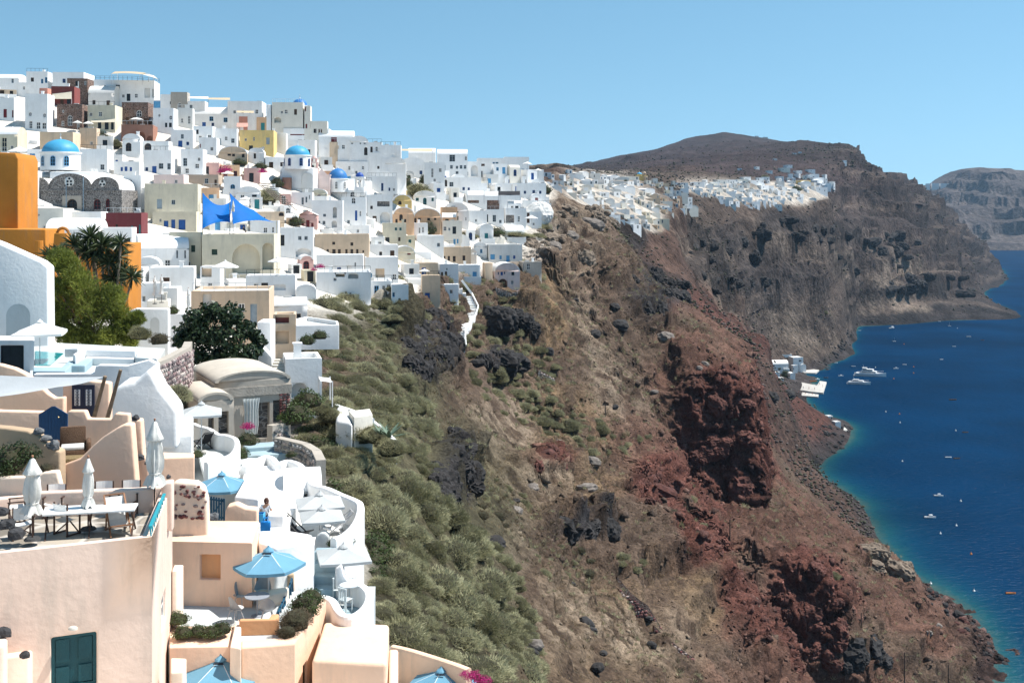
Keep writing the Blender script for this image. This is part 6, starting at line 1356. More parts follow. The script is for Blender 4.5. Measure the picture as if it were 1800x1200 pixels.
# ---- concrete vaulted house with the curtain
con, ci = house(338, 511, 652, 772, 'vault', 'E', 27, 6.6, 'qK441-474,706-772 qK480-500,702-742', 'grey concrete vaulted house with a white curtain in its doorway', 'vaulted_house', Y=70, bevel=.05, roofcol='0', rise=.6)
con2, ci2 = house(318, 411, 690, 764, 'vault', 'E', 27, 5, 'qK366-376,722-764 qK384-402,722-764', 'small concrete vaulted house behind the grey parasol', 'vaulted_house', Y=67, bevel=.05, roofcol='0', rise=.5)
def trim_concrete(e, info, ins):
 c, W, L, H, zb, th, Y = info
 for x0, x1, z0, z1 in ins:
  rr = random.Random(int(x0 * 100)); ms = stone_mats('maroon'); x, z = x0, z0
  while z < z1:
   x = x0
   while x < x1:
    wd = rr.uniform(.16, .3)
    me = STONE_MESH[rr.randrange(6)].copy(); me.materials[0] = rr.choice(ms); o = bpy.data.objects.new('stone', me); COL.objects.link(o); o.parent = e
    o.location = (x + wd / 2, -.03, z + .08); o.scale = (wd, .22, .19); x += wd
   z += .165
 m = MB(); m.box(-W / 2 - .05, W / 2 + .05, -.1, -.005, H - 1.5, H - .95); m.build('beam', mat('old_concrete', (.33, .30, .26), .95, .25, 2, .5, 8, stain=.5), e)
c, W, L, H, zb, th, Y = ci
trim_concrete(con, ci, [(-W / 2 + .45, -W / 2 + .95, 0.1, H - 1.6), (W / 2 - .75, W / 2 - .1, .9, H - 1.6)])
m = MB(); nseg = 24
for i in range(nseg + 1):
 u = i / nseg
 for j, (f, z_) in enumerate(((1, H - 1.65), (.82, H - 2.4), (.86, .9), (.7, .35))):
  m.v.append((-.1 + (u - .5) * 1.05 * f + .0, -.1 - .06 * math.sin(u * 34) - .12 * math.sin(math.pi * u), z_))
for i in range(nseg):
 for j in range(3): m.f.append((i * 4 + j, (i + 1) * 4 + j, (i + 1) * 4 + j + 1, i * 4 + j + 1)); m.m.append(0)
cu = m.build('curtain', mat('curtain_white', (.62, .66, .66), .8, .06, 3, .1, trans=.3), con, smooth=True); cu.location = (-.05, 0, 0)
for k in range(2):
 b = MB(); p = at(464, 786 + k * 14, 66.5 - k * 1.2); b.box(-1.1 - .1 * k, 1.1 + .2 * k, -.5, .9, -.6, .12); o = b.build('step', plaster('Q'), bevel=.03); o.location = p; o.rotation_euler = (0, 0, .35); tag(o, ('upper' if k == 0 else 'lower') + ' slate blue step below the curtained doorway', 'step')
z = CAMH - 13.9
dry_wall('stone_garden_wall', 'rubble garden wall below the curtained house with reddish stones', 'grey', [at(x, y, Y).to_2d() for x, y, Y in ((482, 0, 66), (505, 0, 65.2), (530, 0, 64.2), (548, 0, 62.5), (556, 0, 60))], CAMH - 15.6, CAMH - 13.1, .32, 9)
dry_wall('stone_garden_wall', 'low rubble panel under the window of the curtained house', 'grey', [at(x, 0, Y).to_2d() for x, Y in ((479, 68.6), (507, 69.6))], CAMH - 14.6, CAMH - 12.9, .3, 12, n_max=80)
parasol(354, 709, 60, 78, 'square grey parasol before the small concrete vault', 'grey', square=True, hpole=2.6, flat=.2)
poly_house('white_house', 'white cube house with shaded front behind the furled parasol', 'house', 'W', 10.6, [(250, 765), (339, 764), (340, 723), (252, 722)], 3.6, bevel=.1)
poly_house('garden_block', 'peach block below the white cube house', 'house', 'F', 10.3, [(262, 806), (342, 803), (342, 796), (285, 794), (262, 798)], 4, bevel=.06)
parapet('terrace_parapet', 'curved white parapet round the deck chair terrace', 'W', 11.9, [(341, 743), (352, 748), (368, 752), (384, 762), (400, 764), (414, 770), (417, 782), (408, 796), (385, 806), (362, 812)], .3, 1.4, (.85, 'J'))
p = atz(357, 787, CAMH - 12.75); deck_chair(p, -2.4, 'dark deck chair on the curved white terrace', mat('sling_black', (.03, .03, .035), .8), mat('dark_metal', (.03, .03, .03), .5), .95)
poly_house('white_landing', 'grey blue landing below the deck chair terrace', 'terrace', 'J', 13.6, [(330, 850), (440, 850), (470, 805), (340, 800)], 3, bevel=.05)
# ---- rubble wall, small gate, peach house with niche
dry = profile_wall('rubble_wall', 'apricot rubble wall with dark stones poking out', 'H', 40.8, [(300, 965), (301, 852), (310, 846), (345, 849), (358, 858), (364, 880), (366, 965)], .6, .1, bevel=.15)
rr = random.Random(4); ms = stone_mats('maroon')
for k in range(46):
 px, py = 304 + rr.random() * 58, 853 + rr.random() * 60
 if px > 352 and py < 866: continue
 me = STONE_MESH[rr.randrange(6)].copy(); me.materials[0] = rr.choice(ms); o = bpy.data.objects.new('stone', me); COL.objects.link(o); o.parent = dry; o.matrix_parent_inverse = Matrix.Translation(-dry.location) if False else Matrix();
 q = at(px, py, 40.8) - dry.location; o.location = Matrix.Rotation(-.1, 4, 'Z') @ q; o.location.y = .0; s = rr.uniform(.08, .17); o.scale = (s * rr.uniform(1, 1.7), .14, s)
def slat_gate(name, label, corners, n, mt, braces=True):
 a, b, c, d = [at(*q) for q in corners]; e = empty(name, tuple(a))     # a bottom near, b bottom far, c top far, d top near
 for k in range(n + 1):
  f = k / n; m = MB(); m.bar(a.lerp(b, f), d.lerp(c, f), .07, .03); wb(m, 'slat', mt, e)
 for f in (.12, .88): m = MB(); m.bar(a.lerp(d, f), b.lerp(c, f), .05, .07); wb(m, 'rail', mt, e)
 m = MB(); m.bar(a, c, .05, .06); wb(m, 'brace', mt, e); return tag(e, label, 'gate')
BLUEP = mat('paint_petrol', (.008, .07, .13), .5, .15)
slat_gate('slat_gate', 'petrol blue slatted gate beside the rubble wall', [(367, 912, 47), (394, 914, 47), (394, 876, 47), (367, 871, 47)], 6, BLUEP)
rock(374, 908, 46, .32, 'grey blue boulder before the petrol blue slatted gate', 31, mt=mat('grey_stone', (.12, .125, .13)))
parasol(390, 833, 53, 98, 'blue parasol behind the rubble wall', 'blue', 6, hpole=2.5, slot=True, rot=.0, flat=.2)
poly_house('peach_house', 'peach house with a blind square niche beside the blue parasol', 'house', 'F', 11.6, [(296, 951), (443, 954), (455, 915), (300, 914)], 3.2, {0: 'qX351-387,975-1018'}, bevel=.05, topcol='H')
poly_house('garden_wall', 'slim pale peach wall against the terrace house', 'wall', 'H', 11.9, [(302, 1003), (310, 1002), (323, 992), (306, 992)], 3, bevel=.04)
ZF = CAMH - 13.85
poly_house('terrace_floor', 'grey white terrace floor under the blue parasol', 'terrace', 'J', 13.85, [(296, 1135), (520, 1135), (562, 1040), (430, 1035), (300, 1045)], 2.5, bevel=0)
parasol(472, 966, 40.2, 120, 'blue parasol over the grey shell chairs', 'blue', 6, hpole=2.35, slot=True, rot=.12, flat=.2)
def shell_chair(px, py, face, label):
 p = atz(px, py, ZF); e = empty('shell_chair', tuple(p), face); m = MB(); n, k = 10, 7
 for j in range(k):
  for i in range(n + 1):
   a = math.pi * (i / n) ; v = j / (k - 1); r = .30 * (.75 + .25 * v); y = -math.cos(a - math.pi / 2 + math.pi / 2)
   x = r * math.cos(a); yb = r * math.sin(a) * .9 - .05; z = .42 + v * (.42 * math.sin(a) ** 1.3 + .06)
   m.v.append((x, yb, z))
 for j in range(k - 1):
  for i in range(n): m.f.append((j * (n + 1) + i, j * (n + 1) + i + 1, (j + 1) * (n + 1) + i + 1, (j + 1) * (n + 1) + i)); m.m.append(0)
 m.build('backrest', mat('shell_grey', (.30, .32, .34), .5), e, smooth=True); s = MB(); s.lathe([(0, .42), (.2, .43), (.28, .47)], n=16); s.build('seat', mat('seat_white', (.68, .66, .62), .6), e, smooth=True)
 for sx in (-1, 1):
  for sy in (-1, 1): l = MB(); l.bar((sx * .12, sy * .1, .42), (sx * .24, sy * .22, 0), .025); l.build('leg', mat('leg_metal', (.4, .4, .4), .4), e)
 return tag(e, label, 'chair')
shell_chair(424, 1068, 1.2, 'grey shell chair beside the peach house wall'); shell_chair(462, 1058, .1, 'grey shell chair behind the small round table'); shell_chair(414, 1092, 2.4, 'grey shell chair standing partly in the sun'); shell_chair(470, 1094, 3.3, 'grey shell chair with its back to the peach parapet')
def round_table(p, r, h, mt, label):
 e = empty('round_table', tuple(p)); m = MB(); m.lathe([(0, h), (r, h), (r, h - .03), (0, h - .04)], n=24); m.build('table_top', mt, e); m = MB(); m.tube([(0, 0, 0), (0, 0, h)], .03, 8); m.build('stem', mt, e)
 m = MB(); m.lathe([(0, .04), (r * .5, .02), (r * .5, 0)], n=16); m.build('foot', mt, e); return tag(e, label, 'table')
round_table(atz(452, 1082, ZF), .42, .7, mat('table_grey', (.25, .27, .3), .5), 'small grey round table under the blue parasol')
poly_house('garden_parapet', 'apricot parapet block at the terrace front', 'wall', 'X', 13.35, [(420, 1090), (490, 1088), (491, 1078), (478, 1078), (472, 1086), (422, 1086)], 3.5, bevel=.05)
poly_house('planter', 'long peach planter full of succulents', 'planter', 'F', 13.75, [(298, 1138), (404, 1136), (420, 1086), (414, 1098), (402, 1101), (298, 1099)], 3, par=0, bevel=.04)
poly_house('garden_wall', 'peach wall corner left of the apricot parapet', 'wall', 'H', 13.55, [(404, 1136), (424, 1140), (424, 1092), (414, 1090)], 4, bevel=.05)
poly_house('planter', 'tall peach planter wall holding the clipped bush', 'planter', 'F', 13.6, [(424, 1138), (518, 1131), (573, 1052), (556, 1044), (492, 1120), (424, 1124)], 5, {1: 'wn533-540,1160-1215'}, bevel=.06)
slat_gate('stair_railing', 'petrol blue stair railing leaning up beside the clipped bush', [(491, 1098, 39.0), (515, 1046, 41.5), (513, 1016, 41.5), (489, 1074, 39.0)], 7, BLUEP)
profile_wall('garden_pillar', 'peach rough pillar at the top of the petrol railing', 'U', 41.6, [(505, 1060), (505, 1010), (517, 1008), (518, 1060)], .4, .2)
poly_house('white_house', 'plain white house block beside the peach house with niche', 'house', 'W', 12.2, [(454, 952), (484, 962), (553, 949), (549, 938), (500, 930), (454, 932)], 6, bevel=.12)
poly_house('garden_wall', 'low peach wall in front of the white block', 'wall', 'H', 13.4, [(452, 1050), (505, 1038), (508, 1030), (452, 1036)], 2, bevel=.08)
poly_house('peach_house', 'peach flat roofed house with a small wall lamp at the lower edge', 'house', 'F', 14.1, [(548, 1160), (680, 1166), (684, 1096), (570, 1092)], 5, {}, bevel=.12, topcol='H')
poly_house('peach_house', 'narrow peach annex on the lower edge', 'house', 'F', 14.9, [(683, 1205), (700, 1203), (700, 1140), (684, 1140)], 4, bevel=.08)
parapet('terrace_parapet', 'long peach parapet running down to the bougainvillea', 'F', 17.2, [(690, 1133), (720, 1140), (760, 1152), (800, 1165), (824, 1174)], .3, 2.2)
parasol(775, 1178, 43.5, 120, 'blue parasol beside the bougainvillea', 'blue', 6, hpole=2.4, slot=True, rot=.2, flat=.2)
parasol(388, 1157, 36, 146, 'blue parasol under the planter of succulents', 'blue', 6, hpole=2.5, slot=True, rot=.05, flat=.2)
house(408, 516, 1157, 1290, 'vaultx', 'F', 6, 3.2, '', 'rounded peach vault behind the lowest blue parasol', 'vaulted_house', Y=37.0, bevel=.06, roofcol='H', sink=1, rise=.6)
poly_house('garden_wall', 'low peach ledge against the terrace house', 'wall', 'H', 13.3, [(300, 1182), (322, 1180), (328, 1156), (300, 1155)], 3, bevel=.05)
# ---- white balconies and parasols
poly_house('stair_landing', 'grey green landing between the white block and the round balcony', 'terrace', 'J', 14.6, [(540, 1110), (650, 1110), (660, 1030), (555, 1030)], 2.5, bevel=0)
st = empty('stairway', tuple(atz(572, 1046, CAMH - 14.6)))
for k in range(5):
 b = MB(); Yk = 41.8 + k * .55; zt = CAMH - 14.35 + k * .3; x0, x1 = (552 - 900) / F * Yk, (590 - 900) / F * Yk; b.box(x0, x1, Yk, Yk + .6, zt - 2, zt); wb(b, 'step', plaster('Q'), st, bevel=.02)
tag(st, 'grey blue stairs climbing beside the white block house', 'stairs')
parapet('terrace_parapet', 'white round balcony wall with table and chairs', 'W', 13.75, [(556, 1046), (572, 1047), (585, 1054), (596, 1072), (608, 1080), (628, 1076), (645, 1060), (649, 1042), (638, 1028), (622, 1024)], .32, 1.7, (.8, 'Q'))
profile_wall('garden_wall', 'stepped white wall between stairs and round balcony', 'W', 42.4, [(590, 1070), (589, 1000), (600, 992), (606, 1012), (612, 1020), (628, 1022), (630, 1070)], .35, .1)
profile_wall('garden_wall', 'rounded grey wall end above the grey blue stairs', 'J', 46, [(553, 1000), (553, 952), (556, 942), (564, 936), (572, 936), (579, 944), (580, 1000)], .5, .1)
round_table(atz(614, 1062, CAMH - 14.5), .36, .74, mat('table_pale', (.5, .54, .56), .4), 'pale round metal table on the round balcony')
def garden_chair(p, face, label):
 e = empty('garden_chair', tuple(p), face); mt = mat('chair_pale', (.5, .55, .56), .5); m = MB(); m.box(-.2, .2, -.2, .2, .43, .46); m.build('seat', mt, e, bevel=.02)
 for sx in (-1, 1):
  for sy in (-1, 1): l = MB(); l.bar((sx * .17, sy * .17, 0), (sx * .17, sy * .17, .45 if sy < 0 else .88), .035); l.build('leg', mt, e)
 for k in range(4): m = MB(); m.bar((-.12 + .08 * k, .18, .46), (-.12 + .08 * k, .2, .86), .03); m.build('back_slat', mt, e)
 m = MB(); m.bar((-.19, .18, .87), (.19, .18, .87), .05); m.build('top_rail', mt, e); return tag(e, label, 'chair')
garden_chair(atz(607, 1074, CAMH - 14.5), 2.6, 'pale slatted garden chair on the round balcony, nearer the wall edge'); garden_chair(atz(596, 1056, CAMH - 14.5), 1.4, 'pale slatted garden chair on the round balcony by the stairs')
parasol(604, 960, 43.5, 100, 'pale grey square parasol over the round balcony', 'grey', square=True, hpole=3.0, flat=.16)
parapet('terrace_parapet', 'long scalloped white wall along the green slope', 'W', 12.8, [(428, 818), (440, 812), (450, 811), (458, 803), (470, 800), (480, 804), (488, 812), (505, 808), (522, 812), (534, 822), (541, 836), (552, 850), (575, 856), (600, 867), (622, 876), (633, 884), (632, 902), (622, 922), (604, 938), (586, 945)], .34, 1.9, None)
poly_house('white_terrace', 'pale terrace floor under the two grey parasols', 'terrace', 'G', 14.0, [(470, 985), (600, 990), (640, 930), (630, 888), (545, 858), (480, 850)], 3, bevel=0)
poly_house('white_terrace', 'white upper roof terrace with cleaning person', 'terrace', 'W', 13.2, [(408, 935), (500, 935), (540, 850), (480, 815), (430, 826)], 3, bevel=.05)
house(498, 565, 838, 905, 'vaultx', 'W', 12, 3.2, 'nJ530-562,848-880', 'small white vault with a blue grey arch on the roof terrace', 'vaulted_house', Y=54, bevel=.08, sink=1.5)
poly_house('white_house', 'white slanted block with slits on the roof terrace', 'house', 'W', 12.1, [(412, 872), (455, 876), (466, 826), (440, 822)], 2.5, {1: 'wk455-459,846-858'}, bevel=.1)
poly_house('white_house', 'white stepped block behind the blue parasol', 'house', 'W', 12.7, [(470, 905), (500, 905), (510, 868), (478, 862)], 2, bevel=.1)
profile_wall('garden_wall', 'small peach wall end behind the niche house', 'F', 46.5, [(394, 935), (396, 898), (400, 890), (415, 886), (432, 894), (452, 896), (452, 935)], .6, .1)
parasol(562, 868, 50, 90, 'pale grey square parasol on the scalloped terrace, further from the stairs', 'grey', square=True, hpole=2.7, flat=.17)
parasol(566, 893, 47, 84, 'pale grey square parasol on the scalloped terrace above the stairs', 'grey', square=True, hpole=2.7, flat=.17)
deck_chair(atz(525, 945, CAMH - 14), 1.2, 'black deck chair under the grey parasols', mat('sling_black', (.03, .03, .035), .8), mat('dark_metal', (.03, .03, .03), .5), .95)
deck_chair(atz(590, 938, CAMH - 14), -1.2, 'white deck chair with striped towel at the terrace end', mat('towel_white', (.6, .6, .6), .9), mat('leg_metal', (.4, .4, .4), .4), .95)
# ---- white houses below the beige tower, steps
h1, hi1 = house(497, 566, 630, 702, 'flat', 'W', 14, 4, 'nk512-540,672-700', 'white house with low dark arch under the beige tower', 'flat_roofed_house', Y=84, bevel=.1, par=.9)
st = empty('stairway', tuple(at(489, 672, 84)))
for k in range(9):
 b = MB(); Yk = 83 + k * .45; p = at(478, 672 - k * 5, Yk); q = at(500, 672 - k * 5, Yk); b.box(p.x, q.x, Yk, Yk + .5, p.z - 1.2, p.z); wb(b, 'step', plaster('I'), st, bevel=.02)
tag(st, 'worn white steps between the stair tower and the arched house', 'stairs')
profile_wall('garden_wall', 'white flank wall left of the worn steps', 'W', 86, [(445, 690), (450, 625), (462, 610), (478, 628), (480, 690)], .8, 0)
canopy_thing('pergola', 'little white wooden pergola beside the arched house', 'pergola', 'white', [(562, 669, 80), (584, 672, 80), (580, 664, 83), (560, 662, 83)], 0, True, 1.6, n=2)
parapet('terrace_parapet', 'white path wall running down through the bushes', 'W', 15.2, [(585, 705), (596, 712), (615, 718), (640, 728), (655, 735)], .3, 1.8)
parapet('terrace_parapet', 'lower white path wall ending at the agave', 'W', 16.2, [(655, 738), (668, 748), (682, 760), (694, 772)], .3, 1.8)
poly_house('white_house', 'small white cube hut amid the bushes by the path', 'house', 'I', 13.9, [(622, 733), (655, 728), (650, 718), (612, 722)], 2.6, bevel=.06)
poly_house('white_house', 'rounded white foot of the path wall', 'wall', 'W', 14.2, [(590, 738), (620, 742), (612, 715), (592, 712)], 2.8, bevel=.3)
poly_house('terrace', 'white terrace with two loungers right of the blue white vault', 'terrace', 'W', 11.2, [(520, 572), (596, 571), (594, 564), (540, 556), (520, 560)], 2.4, par=.4, part=.25, topcol='J', bevel=.05)
for x, y0, y1, lab in ((272, 486, 534, 'furled white parasol on the laundry terrace'), (284, 484, 532, 'second furled white parasol on the laundry terrace'), (331, 506, 564, 'furled white parasol by the white cube house')): closed_parasol(x, y0, y1, 110, 9, lab, 'white')

# ------------------------------------------------------------------ plants
def leaf_mat(name, c1, c2, rnd_=.25, trans=.25, rough=.6, sc=1.2):
 if name in MATS: return MATS[name]
 m = bpy.data.materials.new(name); m.use_nodes = True; MATS[name] = m; nt = m.node_tree; L = nt.links.new; b = nt.nodes['Principled BSDF']; b.inputs['Roughness'].default_value = rough; b.inputs['Specular IOR Level'].default_value = .25
 g = node(nt, 'ShaderNodeNewGeometry'); n = node(nt, 'ShaderNodeTexNoise', Scale=sc, Detail=4.0); L(g.outputs['Position'], n.inputs['Vector'])
 oi = node(nt, 'ShaderNodeObjectInfo'); ad = node(nt, 'ShaderNodeMath', operation='MULTIPLY_ADD'); L(oi.outputs['Random'], ad.inputs[0]); ad.inputs[1].default_value = rnd_ * 2; ad.inputs[2].default_value = -rnd_
 a2 = node(nt, 'ShaderNodeMapRange'); a2.inputs[1].default_value = .32; a2.inputs[2].default_value = .68; L(n.outputs[0], a2.inputs[0]); a3 = node(nt, 'ShaderNodeMath', operation='ADD'); L(a2.outputs[0], a3.inputs[0]); L(ad.outputs[0], a3.inputs[1]); a3.use_clamp = True
 mx = node(nt, 'ShaderNodeMix', data_type='RGBA'); mx.inputs[6].default_value = (*c1, 1); mx.inputs[7].default_value = (*c2, 1); L(a3.outputs[0], mx.inputs[0]); L(mx.outputs[2], b.inputs['Base Color'])
 t = node(nt, 'ShaderNodeBsdfTranslucent'); L(mx.outputs[2], t.inputs[0]); ms = node(nt, 'ShaderNodeMixShader'); ms.inputs[0].default_value = trans; L(b.outputs[0], ms.inputs[1]); L(t.outputs[0], ms.inputs[2]); L(ms.outputs[0], nt.nodes['Material Output'].inputs[0])
 return m
BARK = lambda: mat('bark', (.12, .085, .06), .95, .3, 5, .8, 15)
def mesh_np(name, v, f, mt):
 me = bpy.data.meshes.new(name); k = f.shape[1]; me.vertices.add(len(v)); me.vertices.foreach_set('co', v.astype(np.float32).ravel()); me.loops.add(len(f) * k); me.loops.foreach_set('vertex_index', f.ravel().astype(np.int32))
 me.polygons.add(len(f)); me.polygons.foreach_set('loop_start', np.arange(0, len(f) * k, k, dtype=np.int32)); me.update(calc_edges=True); me.materials.append(mt); return me
def unit(v): return v / (np.linalg.norm(v, axis=1, keepdims=True) + 1e-9)
def blades(base, dirs, length, width, rs, bend=.0):
 """slender triangles"""
 n = len(base); side = unit(np.cross(dirs, rs.normal(size=(n, 3)))); L_ = np.asarray(length).reshape(-1, 1) * np.ones((n, 1)); w_ = np.asarray(width).reshape(-1, 1) * np.ones((n, 1))
 tip = base + dirs * L_ + np.array([0, 0, -1]) * bend * L_; v = np.stack([base - side * w_ / 2, base + side * w_ / 2, tip], 1).reshape(-1, 3); return v, np.arange(n * 3).reshape(-1, 3)
def leaves(c, nrm, size, rs, asp=.6):
 n = len(c); t = unit(np.cross(nrm, rs.normal(size=(n, 3)))); b = np.cross(nrm, t); s = np.asarray(size).reshape(-1, 1) * np.ones((n, 1))
 v = np.stack([c - t * s / 2, c + b * s * asp / 2, c + t * s / 2, c - b * s * asp / 2], 1).reshape(-1, 3); return v, np.arange(n * 4).reshape(-1, 4)
def broom_mesh(seed, n=4600, up=.3, w=.011, fine=1.):
 """rounded twiggy bush of unit radius"""
 rs = np.random.RandomState(seed); d = unit(rs.normal(size=(n, 3))); d[:, 2] = np.abs(d[:, 2]) * .9 - .12; d = unit(d)
 lump = 1 + .16 * np.sin(d[:, 0] * 5 + seed) * np.cos(d[:, 1] * 4 + seed * 2) + .1 * np.sin(d[:, 2] * 7 + d[:, 0] * 6)
 r = (rs.rand(n) ** .22) * .86 * lump; base = d * r[:, None] * [1, 1, .85]; dr = unit(d * .8 + np.array([0, 0, up]) + rs.normal(size=(n, 3)) * .42)
 v, f = blades(base, dr, rs.uniform(.09, .22, n), w * fine * 1.15, rs);
 return v, f
GREY_OLIVE = leaf_mat('broom_olive', (.17, .165, .085), (.46, .44, .27), .35, .3, .8, .5)
BROWN_BUSH = leaf_mat('broom_brown', (.07, .055, .035), (.15, .12, .08), .35, .25, .8, .8)
GREEN_BUSH = leaf_mat('leafy_green', (.022, .04, .014), (.07, .10, .03), .35, .25, .55, 1.5)
BR = [mesh_np('bush_twigs', *broom_mesh(k, fine=1.7), GREY_OLIVE) for k in range(5)]
BRB = [mesh_np('bush_twigs', *broom_mesh(20 + k, 1800, fine=2.2), BROWN_BUSH) for k in range(3)]
def leafy_mesh(seed, n=1500, size=.13):
 rs = np.random.RandomState(seed); d = unit(rs.normal(size=(n, 3))); d[:, 2] = np.abs(d[:, 2]) - .1; lump = 1 + .2 * np.sin(d[:, 0] * 5 + seed) * np.cos(d[:, 1] * 5) + .12 * np.sin(d[:, 2] * 9)
 c = d * (rs.rand(n) ** .4 * .92 * lump)[:, None]; return leaves(c, unit(d + rs.normal(size=(n, 3)) * .7), rs.uniform(.6, 1.2, n) * size, rs)
LG = [mesh_np('bush_leaves', *leafy_mesh(k), GREEN_BUSH) for k in range(4)]
# dark woody heart inside every bush so that no light shines straight through
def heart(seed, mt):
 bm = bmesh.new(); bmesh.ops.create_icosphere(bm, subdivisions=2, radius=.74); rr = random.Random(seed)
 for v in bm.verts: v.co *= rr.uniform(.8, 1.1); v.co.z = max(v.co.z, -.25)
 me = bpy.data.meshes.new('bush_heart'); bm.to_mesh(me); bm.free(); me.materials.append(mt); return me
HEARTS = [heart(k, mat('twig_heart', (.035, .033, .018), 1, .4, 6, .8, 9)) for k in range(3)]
def bush(p, r, label, kind='broom', group=None, seed=0, flat=.8, name='bush'):
 rr = random.Random(seed); me = (BR if kind == 'broom' else BRB if kind == 'brown' else LG)[rr.randrange(len(BR if kind == 'broom' else BRB if kind == 'brown' else LG))]
 o = bpy.data.objects.new(name, me); COL.objects.link(o); o.location = p; sx = r * rr.uniform(.9, 1.15); o.scale = (sx, r, r * flat * rr.uniform(.85, 1.15)); o.rotation_euler = (rr.uniform(-.12, .12), rr.uniform(-.12, .12), rr.uniform(0, 6.28))
 h = bpy.data.objects.new('heart', HEARTS[rr.randrange(3)]); COL.objects.link(h); h.parent = o
 return tag(o, label, 'bush', group)
SLOPE = [(548, 508), (600, 512), (720, 528), (738, 545), (712, 575), (700, 600), (688, 640), (745, 690), (768, 730), (752, 790), (760, 850), (800, 900), (880, 950), (930, 1035), (925, 1070), (960, 1210), (860, 1210), (830, 1170), (700, 1135), (690, 1100), (655, 1095), (652, 1040), (640, 900), (560, 832), (556, 780), (512, 770), (515, 700), (570, 700), (580, 640), (525, 620), (528, 585), (600, 582), (560, 520)]
BAND = [(810, 585), (850, 560), (880, 600), (905, 580), (950, 610), (985, 650), (960, 690), (1010, 720), (1090, 740), (1110, 790), (1040, 790), (960, 760), (900, 735), (840, 690), (815, 650)]
SPOTS = [(690, 495, 26, 40), (735, 400, 0, 0), (850, 520, 60, 30), (930, 480, 50, 26), (880, 885, 40, 50), (990, 985, 50, 36), (1110, 985, 26, 16), (1200, 905, 30, 60), (960, 400, 40, 12), (1090, 770, 60, 30), (1230, 925, 20, 26), (1480, 1000, 20, 16), (820, 480, 60, 20), (860, 410, 50, 14)]
def scatter():
 R_ = random.Random(3); pts = []
 def try_(x, y, rp, kind, lab, grp, md=.75, ymax=390, flat=.8):
  if any(abs(x - a) < (rp + c) * md and abs(y - b) < (rp + c) * md * .7 for a, b, c in pts): return False
  g = ground(x, y + rp * .35, 40, ymax)
  if not g: return False
  r = rp / F * g.y; pts.append((x, y, rp)); o = bush(g - Vector((0, 0, r * .25)), r, lab, kind, grp, len(pts), flat)
  if 'band' in grp: o.name = 'broom_shrub'; o['category'] = 'shrub'
  elif 'rocky' in grp: o.name = 'cliff_shrub'; o['category'] = 'shrub'
  return True
 n = 0
 for k in range(6000):
  x, y = R_.uniform(510, 965), R_.uniform(505, 1210)
  if not inside(SLOPE, x, y): continue
  g = ground(x, y, 40, 390)
  if not g: continue
  rp = R_.choice([R_.uniform(.8, 1.6), R_.uniform(1.5, 3.0)]) * F / g.y * (1 if y < 700 else .85); rp = min(rp, 72)
  leafy = (x < 700 and 800 < y < 1010 and x < 560 + (y - 800) * .75 and R_.random() < .6) or (x < 600 and 570 < y < 780 and R_.random() < .45)
  n += try_(x, y, rp * (.6 if leafy else 1), 'leafy' if leafy else 'broom', 'dense green leafy bush beside the white walls' if leafy else 'grey olive broom bush on the slope below the village', 'green leafy bushes by the white walls' if leafy else 'olive broom bushes on the slope', .31)
  if n > 285: break
 m = 0
 for k in range(4000):
  x, y = R_.uniform(800, 1120), R_.uniform(555, 800)
  if not inside(BAND, x, y): continue
  m += try_(x, y, R_.uniform(8, 22), 'broom', 'olive shrub in the bushy band across the cliff slope', 'shrubs of the bushy band on the cliff', .6)
  if m > 110: break
 for cx, cy, rx, ry in SPOTS:
  for k in range(int(rx * ry / 70)):
   a, q = R_.uniform(0, 6.28), math.sqrt(R_.random()); x, y = cx + rx * q * math.cos(a), cy + ry * q * math.sin(a)
   kd = 'brown' if y > 860 and R_.random() < .6 else 'broom'; try_(x, y, R_.uniform(7, 20), kd, ('brown dry shrub' if kd == 'brown' else 'small olive shrub') + ' on a rocky patch of the cliff', 'shrubs on rocky cliff patches', .6)
 return n, m
print('BUSH', scatter())

